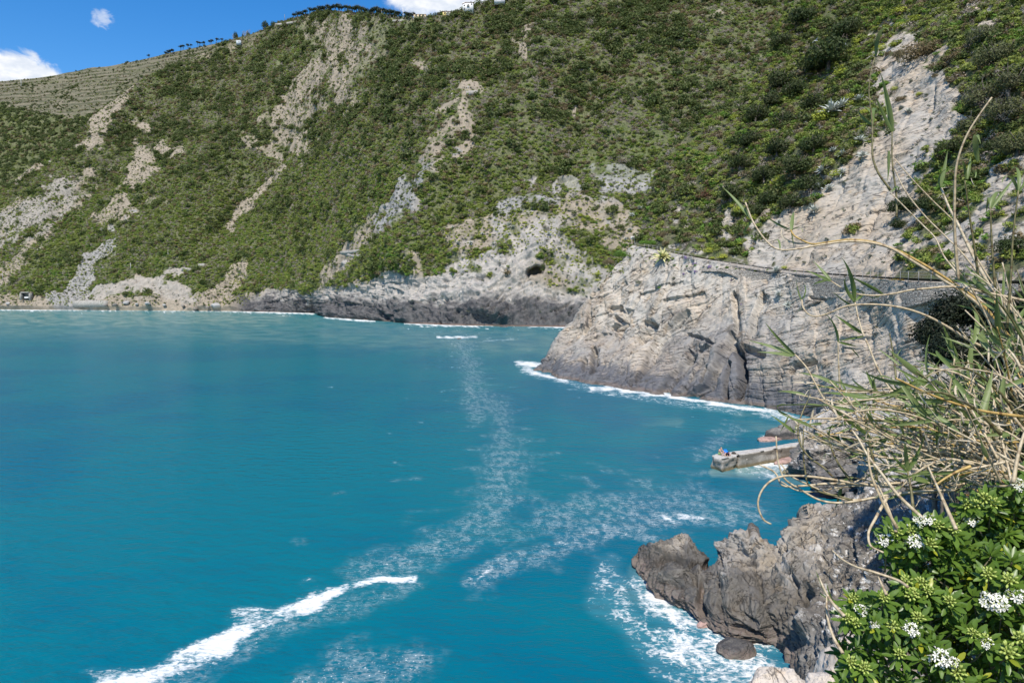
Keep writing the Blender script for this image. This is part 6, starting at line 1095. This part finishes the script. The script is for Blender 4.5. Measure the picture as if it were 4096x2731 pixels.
TR = [  # (zoom, polyline from root to tip, depth root, depth tip, radius, material, label, leaves)
 (Z2, [(2420, 1470), (2200, 1235), (2000, 1000), (1780, 840), (1560, 700), (1350, 590), (1150, 522), (960, 505), (800, 525), (680, 538), (610, 512), (540, 470), (515, 430)], 5.0, 5.6, .0125, M_GOLD, 'upper of two golden canes arching far left, its tip a green leaf shoot', [((520, 440), (540, 190), .1, 0), ((525, 430), (655, 340), -.1, 0), ((500, 420), (300, 340), .1, 0), ((520, 450), (545, 560), 0, 0), ((660, 530), (260, 580), .1, 1), ((690, 535), (430, 660), 0, 1)]),
 (Z2, [(2430, 1520), (2180, 1240), (1960, 990), (1740, 840), (1500, 690), (1270, 560), (1000, 517), (750, 545), (560, 577), (440, 585), (390, 570), (320, 510), (250, 415), (215, 355), (160, 212)], 4.9, 5.5, .0115, M_CANE, 'lower of two golden canes arching far left, tip curling up beside the oaks', [((205, 345), (0, 75), .1, 0), ((215, 355), (70, 500), 0, 0), ((420, 580), (330, 665), 0, 1), ((430, 580), (450, 400), 0, 0), ((180, 500), (150, 640), .05, 1)]),
 (Z2, [(2430, 1000), (2200, 950), (2030, 915), (1900, 885), (1750, 873), (1600, 885), (1450, 900), (1330, 925), (1235, 938), (1100, 938), (980, 915), (880, 860), (830, 828)], 4.6, 5.0, .0095, M_CANE, 'pale cane lying almost level below the railing', [((832, 828), (690, 665), .1, 0), ((825, 828), (640, 745), 0, 0), ((815, 822), (580, 850), .1, 0), ((1240, 935), (985, 770), 0, 0), ((1235, 932), (1120, 1000), 0, 0), ((960, 915), (800, 945), 0, 1), ((960, 920), (835, 1010), 0, 1), ((1060, 940), (1010, 990), 0, 1)]),
 (Z2, [(2430, 1560), (2150, 1400), (1900, 1285), (1750, 1190), (1530, 1080), (1350, 1030), (1200, 1013), (1050, 1013), (950, 1025), (850, 1065), (770, 1095), (700, 1106), (650, 1085), (610, 1030), (602, 975)], 4.4, 4.9, .0095, M_CANE, 'long bowed cane whose tip turns up into a broad leaf pair', [((602, 975), (685, 855), 0, 0), ((600, 975), (545, 820), 0, 0), ((605, 985), (615, 1120), 0, 0), ((625, 1100), (640, 1225), 0, 1)]),
 (Z2, [(2430, 1330), (2200, 1120), (1980, 960), (1880, 860), (1810, 755), (1720, 640), (1640, 480), (1560, 400), (1420, 260), (1310, 150), (1298, 140)], 5.2, 5.8, .0085, M_CANE, 'slim straight cane whose tall leafy top crosses the pale cliff, left one', []),
 (Z1, [(1300, 1490), (1200, 1350), (1160, 1240), (1155, 1100), (1155, 980), (1130, 680), (1165, 480), (1187, 425)], 5.8, 6.0, .0065, M_STALK, 'tallest thin reed shoot, its dark tip standing above the pale cliff', [((1185, 430), (1165, 95), 0, 0), ((1190, 440), (1252, 272), .05, 1), ((1155, 975), (962, 855), .1, 0), ((1157, 975), (1207, 610), 0, 0), ((1155, 970), (1148, 640), .1, 0), ((1160, 985), (1330, 1045), 0, 0), ((1115, 980), (1080, 1050), 0, 1), ((1150, 1150), (1060, 1010), 0, 1), ((1175, 445), (1115, 425), 0, 1)]),
 (Z1, [(1345, 1700), (1345, 1560), (1310, 1250), (1310, 1030)], 5.9, 6.0, .0065, M_STALK, 'second tall thin reed shoot, broad green leaves at its top', [((1310, 1030), (1272, 590), 0, 0), ((1308, 1030), (1175, 755), 0, 0), ((1315, 1030), (1240, 620), .1, 0), ((1285, 1180), (1278, 1420), 0, 0), ((1300, 1180), (1345, 1015), 0, 1), ((1300, 1160), (1240, 1215), 0, 1)]),
 (Z2, [(2430, 1260), (2250, 1060), (2050, 850), (1850, 600), (1720, 470), (1560, 310), (1400, 100), (1330, -50)], 5.3, 5.9, .0085, M_CANE, 'slim cane right of the tall leafy shoots', [((1305, 130), (1452, -30), 0, 0), ((1298, 130), (1220, 20), 0, 0), ((1715, 470), (1718, 310), 0, 0), ((1720, 470), (1815, 425), 0, 0)]),
 (Z2, [(2430, 1340), (2200, 1095), (2080, 880), (1980, 700), (1900, 540), (1830, 390), (1760, 260), (1695, 100)], 4.8, 5.2, .0135, M_CANE, 'thick pale cane rising from the right, broken off at a leafy joint', [((1690, 90), (1588, -135), 0, 0), ((1690, 90), (1740, -190), 0, 0), ((1695, 90), (1790, 15), 0, 0), ((1700, 100), (1860, 60), 0, 1)]),
 (Z2, [(2430, 1230), (2250, 1050), (2100, 850), (2000, 690), (1900, 520), (1800, 370), (1620, 190), (1440, 0), (1330, -130)], 5.4, 5.9, .0075, M_CANE, 'thin straight cane running to the middle of the pale cliff', []),
 (Z1, [(1830, 2200), (1805, 1900), (1800, 1560), (1820, 1270), (1900, 1050), (2000, 890), (2092, 762)], 4.3, 4.2, .0065, M_CANE, 'dry leafless stalk bending right in front of the twiggy trees', []),
 (Z2, [(2000, 900), (1960, 600), (1900, 200), (1880, 40)], 4.7, 4.6, .008, M_STALK, 'upright stalk with a tuft of broad leaves at its top', [((1985, 590-700), (1895, 170-700), 0, 0), ((1890, 30), (1872, -200), 0, 0), ((1900, 30), (1942, -205), 0, 0), ((1960, 20), (2000, -110), 0, 0), ((1930, 20), (1945, 130), 0, 1), ((1880, 200), (1790, 190), 0, 1)]),
 (Z2, [(2120, 900), (2095, 600), (2080, 250)], 4.3, 4.3, .0075, M_STALK, 'upright stalk near the right edge with two wide leaves', [((2080, 260), (2170, -100), 0, 0), ((2085, 255), (2100, -60), .1, 0), ((2090, 260), (2275, 0), 0, 0), ((2300, 120), (2345, -250), 0, 0)]),
 (Z2, [(2210, 1200), (2240, 800), (2260, 450), (2300, 120)], 4.0, 4.0, .007, M_STALK, 'tall stalk closest to the right edge', [((2290, 120), (2240, -160), 0, 0), ((2300, 130), (2420, -10), 0, 0)]),
 (Z3, [(2430, 1130), (2200, 1070), (1900, 955), (1600, 800), (1400, 640), (1280, 480), (1180, 300), (1130, 170), (1080, 60), (1050, -40), (1020, -180)], 4.4, 4.9, .010, M_CANE, 'leafy cane standing up in front of the lower pale rock', [((1015, -190), (850, -385), 0, 0), ((1020, -190), (1200, -360), 0, 0), ((1015, -195), (990, -590), 0, 0), ((1010, -150), (840, -235), 0, 0), ((1030, -160), (880, -390), .1, 0), ((1080, 60), (870, -60), 0, 0), ((1090, 80), (900, 130), 0, 0), ((1050, 250), (980, 150), 0, 0)]),
 (Z3, [(2430, 1120), (2200, 1050), (1800, 965), (1400, 890), (1100, 815), (900, 715), (780, 580), (700, 440), (640, 330), (548, 228)], 4.0, 4.4, .0095, M_CANE, 'long low cane ending in a fan of leaves over the cove', [((550, 230), (200, 98), .1, 0), ((545, 225), (308, 18), 0, 0), ((540, 235), (275, 205), 0, 0), ((890, 485), (650, 305), 0, 0), ((885, 490), (640, 470), 0, 0), ((660, 330), (560, 380), 0, 1), ((700, 450), (420, 440), 0, 1), ((700, 470), (520, 470), 0, 1)]),
 (Z3, [(1500, 950), (1300, 942), (1050, 945), (850, 925), (700, 868), (600, 810), (545, 745), (500, 700)], 4.0, 4.3, .0075, M_CANE, 'cane with a drooping leaf tip over the water behind the jetty', [((495, 700), (260, 645), .1, 0), ((500, 705), (440, 835), 0, 0), ((550, 840), (370, 710), 0, 0), ((550, 840), (480, 780), 0, 0), ((548, 840), (552, 730), 0, 0)]),
 (Z3, [(1300, 1262), (1040, 1240), (800, 1200), (560, 1178), (440, 1184), (345, 1228), (280, 1310), (258, 1400), (275, 1470), (310, 1530), (362, 1556)], 3.8, 3.7, .0085, M_CANE, 'pale cane curling down in a hook over the water', []),
 (Z3, [(1400, 1232), (1100, 1250), (900, 1265), (700, 1302), (560, 1290), (440, 1222)], 3.9, 4.0, .007, M_CANE, 'cane curving up below the jetty pool', []),
 (Z3, [(1700, 1300), (1550, 1310), (1300, 1322), (1100, 1360), (950, 1365), (800, 1312), (640, 1240), (520, 1180), (440, 1085)], 3.8, 4.0, .006, M_CANE, 'thin dark tipped cane rising to the jetty pool', []),
 (Z3, [(1300, 1240), (1040, 1240), (780, 1240), (600, 1256), (440, 1245), (400, 1160), (270, 1090)], 3.9, 4.1, .0065, M_CANE, 'cane tip pointing at the jetty end', []),
 (Z3, [(1800, 1290), (1500, 1302), (1200, 1342), (1000, 1380), (880, 1390), (750, 1370), (600, 1290), (460, 1190), (420, 1080), (400, 868)], 3.7, 3.9, .006, M_CANE, 'cane bowed below the others with an upright tip', []),
 (Z3, [(1000, 1370), (900, 1340), (740, 1300), (650, 1240), (630, 1150), (612, 900), (620, 790)], 3.8, 3.9, .0045, M_STALK, 'thin grey stalk rising in front of the jetty root', []),
 (Z3, [(870, 1212), (780, 1120), (650, 1020), (590, 930), (572, 800), (600, 700), (672, 540)], 3.9, 4.1, .0045, M_STALK, 'dark thin stalk crossing the causeway', []),
 (Z3, [(1560, 1520), (1350, 1320), (1220, 1150), (1120, 1020), (1040, 880), (950, 760)], 3.3, 3.6, .0065, M_CANE, 'straight stalk slanting down into the flowering bush', []),
 (Z3, [(1350, 1590), (1210, 1330), (1150, 1180), (1128, 1075), (1120, 960)], 3.2, 3.3, .006, M_CANE, 'steep stalk left of the thick slanting stalks', []),
 (Z3, [(1810, 1590), (1680, 1300), (1590, 1100)], 3.0, 3.1, .0075, M_CANE, 'thick pale stalk rising from the flowering bush', []),
 (Z3, [(2260, 1230), (2290, 1050), (2345, 850), (2420, 700)], 2.9, 3.0, .008, M_CANE, 'thick whitish stalk at the right edge above the bush', []),
 (Z3, [(1800, 800), (1880, 650), (1950, 425)], 3.8, 3.8, .005, M_CANE, 'short dry stalk standing in front of the dark evergreen', []),
 (Z3, [(1735, 830), (1740, 660), (1770, 440), (1800, 260)], 3.9, 3.9, .0055, M_CANE, 'upright dry stalk with narrow leaves in front of the dark evergreen', [((1790, 380), (1830, 640), 0, 0), ((1800, 260), (1830, 100), 0, 1), ((1820, 120), (1990, 240), 0, 1), ((1850, 200), (1860, 340), 0, 1)]),
 (Z3, [(1560, 1000), (1520, 760), (1500, 485)], 4.0, 4.0, .007, M_STALK, 'shoot with two large leaves in front of the dark evergreen', [((1500, 485), (1625, 165), 0, 0), ((1510, 480), (1705, 258), 0, 0), ((1480, 470), (1370, 340), 0, 0), ((1510, 470), (1610, 420), 0, 0)]),
 (Z3, [(2110, 900), (2060, 650), (2040, 460)], 3.6, 3.6, .007, M_STALK, 'shoot with a tuft of pale green leaves near the right edge', [((2040, 460), (1948, 245), 0, 0), ((2045, 455), (2000, 225), .05, 0), ((2040, 465), (1975, 330), 0, 0), ((2050, 455), (2090, 380), 0, 0), ((2040, 530), (2290, 605), 0, 0)]),
 (Z3, [(1480, 1500), (1460, 1300), (1432, 1142)], 3.4, 3.5, .008, M_STALK, 'shoot with broad bluish leaves above the flowering bush', [((1432, 1140), (1392, 840), 0, 0), ((1390, 850), (1280, 885), .05, 0), ((1435, 1135), (1590, 850), 0, 0), ((1435, 1145), (1535, 1005), 0, 0), ((1430, 1150), (1305, 1000), 0, 0), ((1425, 1150), (1210, 1100), 0, 0)]),
 (Z3, [(1190, 1210), (1150, 1000), (1108, 800), (1100, 640)], 3.7, 3.8, .007, M_STALK, 'dark green shoot standing above the cane tangle', [((1100, 640), (1075, 620), 0, 0), ((1105, 720), (1092, 980), 0, 0), ((1100, 650), (1140, 560), 0, 0), ((1080, 640), (960, 520), 0, 0)]),
 (Z3, [(1000, 1230), (900, 1100), (840, 980), (800, 820)], 3.9, 4.0, .0055, M_STALK, 'leafy stalk in front of the jetty root rocks', [((820, 900), (790, 740), 0, 0), ((830, 1040), (790, 930), 0, 0), ((820, 820), (830, 740), 0, 0)]),
 (Z3, [(1340, 420), (1330, 300), (1290, 60)], 4.6, 4.7, .005, M_STALK, 'thin shoot in front of the lower pale rock', [((1330, 260), (1380, 180), 0, 0), ((1325, 260), (1270, 150), 0, 0), ((1330, 280), (1200, 165), 0, 1)]),
 (Z3, [(900, 500), (890, 300), (885, 130)], 4.6, 4.6, .005, M_CANE, 'thin pale stalk left of the leafy cane, leaf at its top', [((885, 130), (862, -160), 0, 0), ((890, 130), (1050, 165), 0, 0)]),
 (ZX, [(560, 700), (500, 660), (330, 600), (200, 560), (110, 510), (45, 450)], 2.9, 3.2, .0045, M_CANE, 'dry stem lying out over the shaded rock left of the bush', []),
 (ZX, [(480, 330), (430, 180), (380, 60), (340, -20)], 3.2, 3.5, .007, M_CANE, 'stalk rising from the top of the flowering bush', []),
 (ZX, [(420, 95), (345, 230), (292, 350), (310, 425), (395, 468)], 3.3, 3.1, .006, M_CANE, 'pale stem bent down in a loop left of the bush', []),
 (ZX, [(885, 310), (820, 170), (740, -10)], 2.9, 3.1, .0075, M_CANE, 'thick straw stalk behind the white flowers', []),
 (ZX, [(415, 752), (385, 690), (360, 632)], 2.9, 3.0, .005, M_CANE, 'short dry stub left of the bush', []),
 (ZY, [(120, 690), (60, 590), (15, 440), (10, 300)], 3.0, 3.2, .0055, M_CANE, 'bent dry stem in front of the pale boulder', [((60, 590), (115, 690), 0, 1)]),
 (ZY, [(130, 440), (60, 365), (0, 270), (-40, 180)], 3.0, 3.2, .0055, M_CANE, 'stem with grassy green leaves at the left of the bush', [((55, 360), (-75, 170), 0, 0), ((60, 365), (0, 230), 0, 0), ((40, 340), (-60, 270), 0, 0)]),
]
for Z, pl, d0, d1, r, mt, lb, lv in TR:
    dm = d1 if len(lv) else d0
    cane(Q(Z, pl, d0, d1), r, mt, lb, LV(Z, lv, d1))
# the dense tangle: canes fanning out from the bank on the right
g_ = np.random.default_rng(77)
def tangle(n, xr, yr, tx, ty, dr, rad, leafp, dryp, seed, label, grp):
    g = np.random.default_rng(seed)
    for k in range(n):
        a = np.array([g.uniform(*xr), g.uniform(*yr)]); b = np.array([g.uniform(*tx), g.uniform(*ty)])
        d0 = g.uniform(*dr); d1 = d0+g.uniform(-.2, .5); bow = g.normal()*.10+.06; m1 = a*.65+b*.35+np.array([0, -bow*np.linalg.norm(b-a)]); m2 = a*.3+b*.7+np.array([0, -bow*.9*np.linalg.norm(b-a)]); pl = [a, m1, m2, b]
        pts = Q(Z3, [tuple(x) for x in pl], d0, d1); lv = []
        fine = resample(pts, 30)
        for q in range(g.poisson(leafp)):
            i = int(g.uniform(8, 29)); b0 = fine[i]; t_ = nrm(fine[min(29, i+1)]-fine[i-1]); dirn_ = nrm(t_*g.uniform(.5, 1.2)+.55*g.normal(size=3)+np.array([-.1, 0, .35])); lv.append((b0, b0+dirn_*g.uniform(.12, .30), False))
        for q in range(g.poisson(dryp)):
            i = int(g.uniform(4, 29)); b0 = fine[i]; dirn_ = nrm(.8*g.normal(size=3)+np.array([-.3, 0, -.25])); lv.append((b0, b0+dirn_*g.uniform(.08, .24), True))
        cane(pts, rad*g.uniform(.6, 1.2), M_STALK if g.random() < .18 else (M_GOLD if g.random() < .25 else M_CANE), label, lv, grp)
tangle(46, (1800, 2500), (900, 1300), (520, 1300), (420, 900), (3.6, 5.0), .0062, 2.2, 7.5, 1, 'leafy straw coloured cane in the middle of the reed tangle', 'canes of the middle reed tangle')
tangle(22, (1900, 2500), (1000, 1350), (850, 1700), (1000, 1330), (3.3, 4.4), .0062, 1.2, 4.5, 2, 'straw coloured cane lying low across the foot of the reeds', 'canes lying at the foot of the reeds')
tangle(46, (2000, 2560), (700, 1300), (1250, 2150), (250, 900), (3.2, 4.8), .006, 3.0, 5.0, 3, 'green leaved cane in the right half of the reed tangle', 'canes of the right reed tangle')
tangle(22, (2200, 2700), (300, 900), (1750, 2300), (-500, 250), (3.8, 5.2), .007, 4.0, 3.5, 4, 'cane among the upper reeds at the right edge', 'upper canes at the right edge')
# ---- flowering bush
def pleaf(L, w, n=5, cup=.12, bend=.3):
    t = np.linspace(0, 1, n); wd = w*np.array([.16, .55, .92, 1.0, .42])[:n]; v = []
    for i in range(n): z = -bend*L*t[i]**2*.6; v += [(L*t[i], wd[i]/2, z+cup*wd[i]), (L*t[i], 0, z), (L*t[i], -wd[i]/2, z+cup*wd[i])]
    v += [(L*1.04, 0, -bend*L*.62)]; f = [(i*3+k, i*3+k+1, i*3+k+4, i*3+k+3) for i in range(n-1) for k in (0, 1)]+[((n-1)*3, (n-1)*3+1, n*3), ((n-1)*3+1, (n-1)*3+2, n*3)]; return np.array(v), f
def place(v, pos, d, roll, s=1.0):
    q = (Vector(d).to_track_quat('X', 'Z') @ Euler((roll, 0, 0)).to_quaternion()).to_matrix(); return (v*s)@np.array(q).T+pos
def rosette(seed, n=15):
    g = np.random.default_rng(seed); V = []; F_ = []; o = 0; tn = []
    for k in range(n):
        a = k*2.39996+g.normal()*.15; u = k/n; el_ = R(72-82*u)+g.normal()*.12; L = .064*g.uniform(.75, 1.15)*(.62+.38*min(1, u*2.5)); v, f = pleaf(L, L*.30*g.uniform(.9, 1.15), bend=g.uniform(.0, .7)); d = np.array([math.cos(a)*math.cos(el_), math.sin(a)*math.cos(el_), math.sin(el_)])
        V.append(place(v, np.array([0, 0, -.022*u])+d*.006, d, g.normal()*.3)); F_ += [tuple(i+o for i in q) for q in f]; o += len(v); tn += [1-u]*len(v)
    return np.concatenate(V), F_, np.array(tn)
ROS = [rosette(s, n) for s, n in ((1, 15), (2, 17), (3, 13), (4, 16))]
def bush_mat():
    t = NT('glossy_bush_leaves'); gi = t.n('NewGeometry').outputs['Random Per Island']; y = t.attr('young')
    c = t.mix(gi, (.058, .118, .015), (.115, .20, .030)); c = t.mix(t.math('MULTIPLY', y, .85), c, (.22, .33, .05)); c = t.mix(t.rng(gi, .965, .975), c, (.36, .38, .03))
    return t.done(t.n('MixShader', {0: .28, 1: t.principled(c, .36, .4), 2: t.n('BsdfTranslucent', {'Color': t.mix(.5, c, (.26, .40, .03))}).outputs[0]}).outputs[0])
M_BUSH = bush_mat(); M_PET = plain('white_petals', (.76, .74, .64), .7, .2, .10, 60, 0); M_BUD = plain('yellow_green_buds', (.36, .43, .10), .5, .35, .2, 25, 0); M_STEM = plain('green_brown_stems', (.17, .15, .09), .8, .2, .3, 10, .2)
def flower_mesh(seed, n=17, open_=1.0):
    g = np.random.default_rng(seed); m = MB()
    for k in range(n):
        u = (k+.5)/n; a = k*2.39996+g.normal()*.35; el_ = math.acos(1-.85*u)*g.uniform(.85, 1.1); d = np.array([math.cos(a)*math.sin(el_), math.sin(a)*math.sin(el_), math.cos(el_)]); c = d*.031*g.uniform(.72, 1.2)*np.array([1.15, 1.0, .7])
        m.tube([(0, 0, -.014), c*.6, c], [.0016, .0012, .0045], 4, 1)
        if g.random() < .12: m.tube([c, c+d*.006, c+d*.012], [.003, .0045, .001], 5, 0); continue
        d = nrm(d+.35*g.normal(size=3)); sx_ = nrm(np.cross(d, g.normal(size=3))); sy = np.cross(d, sx_); op = g.uniform(.15, .75); sz = g.uniform(.8, 1.25)
        for q in range(5):
            th = q*2*math.pi/5+g.normal()*.1; r = sx_*math.cos(th)+sy*math.sin(th); s = np.cross(d, r); L = .0128*sz*g.uniform(.88, 1.1); r = nrm(r+d*op)
            m.add([c, c+r*L*.5+s*L*.20, c+r*L*.85+s*L*.22-d*L*.05, c+r*L*1.15-d*L*.22, c+r*L*.85-s*L*.22-d*L*.05, c+r*L*.5-s*L*.20], [(0, 1, 2, 3), (0, 3, 4, 5)], 0)
    return m.mesh('flower_cluster', [M_PET, M_BUD], True)
def bud_mesh(seed, n=16):
    g = np.random.default_rng(seed); m = MB()
    for k in range(n):
        u = (k+.5)/n; a = k*2.39996; el_ = math.acos(1-1.0*u); d = np.array([math.cos(a)*math.sin(el_), math.sin(a)*math.sin(el_), math.cos(el_)]); L = .024*g.uniform(.7, 1.2); c = d*L
        m.tube([(0, 0, -.01), c*.7], [.0013, .0013], 4); m.tube([c*.65, c*.85, c*1.05, c*1.22], [.0016, .0042, .0040, .0012], 6)
    return m.mesh('bud_cluster', [M_BUD], True)
FLW = [flower_mesh(s, n) for s, n in ((1, 21), (2, 18), (3, 24))]; FLS = [flower_mesh(5, 13)]; BUDM = [bud_mesh(s) for s in (1, 2, 3)]
def inside(poly, u, v):
    r = False; j = len(poly)-1
    for i in range(len(poly)):
        if (poly[i][1] > v) != (poly[j][1] > v) and u < (poly[j][0]-poly[i][0])*(v-poly[i][1])/(poly[j][1]-poly[i][1])+poly[i][0]: r = not r
        j = i
    return r
def make_bush(name, poly, flowers, small, buds, nfill, depth, label, seed, root):
    g = np.random.default_rng(seed); e = empty(name, root, label, 'flowering bush'); o0 = np.array(root); V = []; F_ = []; Y_ = []; o = 0; st = MB(); view = lambda pt: nrm(np.array([0, 0, H])-pt)
    def ros(pt, ax, s, young):
        nonlocal o
        v, f, tn = ROS[g.integers(4)]; q = np.array((Vector(ax).to_track_quat('Z', 'Y') @ Euler((0, 0, g.uniform(0, 6.28))).to_quaternion()).to_matrix()); V.append((v*s)@q.T+pt-o0); F_.extend([tuple(i+o for i in x) for x in f]); Y_.append(np.clip(tn*young, 0, 1)); o += len(v)
        b = pt-ax*.012; dn = pt+np.array([.05*g.normal()+.05, .10+.05*g.normal(), -.16]); st.tube([b-o0, (b+dn)/2-o0+ax*-.03, dn-o0], [.0028, .0035, .005], 5)
    def axis(pt): return nrm(view(pt)*.55+np.array([-.05, 0, .75])+.35*g.normal(size=3))
    for L, ms, nm, sc in ((flowers, FLW, 'flower_cluster', 1.0), (small, FLS, 'flower_cluster', .9), (buds, BUDM, 'bud_cluster', 1.0)):
        for u, v, s in L:
            d = depth(u, v)-.10; pt = P(u, v, d); ax = nrm(view(pt)*.8+np.array([0, 0, .6])+.15*g.normal(size=3)); s = s*sc*d/3.1; ros(pt-ax*.012*s, ax, 1.05*d/3.1, .35 if nm[0] == 'f' else .6)
            q = obj(nm, ms[g.integers(len(ms))], e, tuple(pt+ax*.010*s-o0)); q.rotation_euler = Vector(ax).to_track_quat('Z', 'Y').to_euler(); q.scale = (s*(1.0 if nm[0] == 'f' else 1.12),)*3
    us = [p_[0] for p_ in poly]; vs = [p_[1] for p_ in poly]; k = 0
    while k < nfill:
        u, v = g.uniform(min(us), max(us)), g.uniform(min(vs), max(vs))
        if not inside(poly, u, v): continue
        k += 1; d = depth(u, v)+g.uniform(-.06, .42); pt = P(u, v, d); ros(pt, axis(pt), g.uniform(.8, 1.2)*d/3.1, max(0, g.normal()*.35+.12))
    obj('foliage', newmesh('foliage', np.concatenate(V), F_, [M_BUSH], attrs=dict(young=np.concatenate(Y_))), e)
    for q in range(7): a = P(g.uniform(min(us)+10, max(us)), g.uniform(min(vs)+20, max(vs)), depth(np.mean(us), np.mean(vs))+.3); st.tube([o0-o0, (a-o0)*.5+g.normal(size=3)*.05, a-o0], [.014, .010, .005], 6)
    obj('stems', st.mesh('stems', [M_STEM], True), e)
fx = lambda L: [(*zz(Z, x, y), s) for Z, x, y, s in L]
dep = lambda u, v: 3.05+.0022*(682-v)+.0006*(900-u)
make_bush('flowering_bush', [tuple(x) for x in W([(1925, 1600), (1940, 1500), (1990, 1460), (1925, 1405), (1965, 1370), (2035, 1390), (2060, 1330), (2020, 1265), (2040, 1215), (2100, 1195), (2190, 1215), (2240, 1250), (2400, 1300), (2400, 1600)])],
    fx([(ZX, 605, 405, 1.0), (ZX, 640, 275, .85), (ZX, 235, 865, .85), (ZY, 1130, 362, 1.45), (ZY, 582, 543, 1.0), (ZY, 780, 735, 1.25), (ZY, 860, 760, .85)]), fx([(ZX, 405, 400, 1.1), (ZX, 690, 268, 1.0), (ZY, 1300, 330, 1.3), (ZY, 1085, 640, 1.0), (ZX, 320, 960, .6), (ZY, 350, 505, .7)]),
    fx([(ZY, 190, 325, .9), (ZY, 150, 460, .9), (ZY, 210, 490, .9), (ZY, 395, 320, .9), (ZY, 545, 215, 1), (ZY, 650, 220, 1), (ZY, 575, 310, 1.1), (ZY, 600, 290, 1), (ZY, 690, 280, .9), (ZY, 460, 510, 1), (ZY, 630, 455, 1), (ZY, 840, 345, 1), (ZY, 1100, 165, 1.1), (ZY, 1240, 210, 1.2), (ZY, 1085, 600, 1), (ZY, 1230, 695, 1.4), (ZY, 890, 820, 1.2), (ZY, 170, 760, 1), (ZY, 260, 800, 1), (ZY, 1320, 600, 1.2), (ZX, 700, 420, 1), (ZX, 480, 340, .9), (ZX, 580, 330, .9), (ZX, 760, 290, .9), (ZX, 870, 320, .9), (ZY, 500, 700, .9), (ZY, 1000, 560, .9)]),
    360, dep, 'large glossy flowering bush with white blossom clusters in the lower right corner', 5, (2.3, 3.6, 18.9))
make_bush('flowering_bush', [tuple(x) for x in W([(2215, 1260), (2195, 1190), (2235, 1150), (2290, 1120), (2400, 1080), (2400, 1290), (2300, 1330)])], fx([(ZX, 1300, 20, .9)]), fx([(ZX, 985, 280, .9)]), fx([(ZX, 1080, 110, 1.1), (ZX, 1010, 150, 1.0), (ZX, 1130, 150, 1.0), (ZX, 960, 150, .9)]), 130, lambda u, v: 3.35+.0012*(682-v), 'second flowering bush behind the first, under the reeds at the right edge', 6, (2.75, 4.0, 19.0))
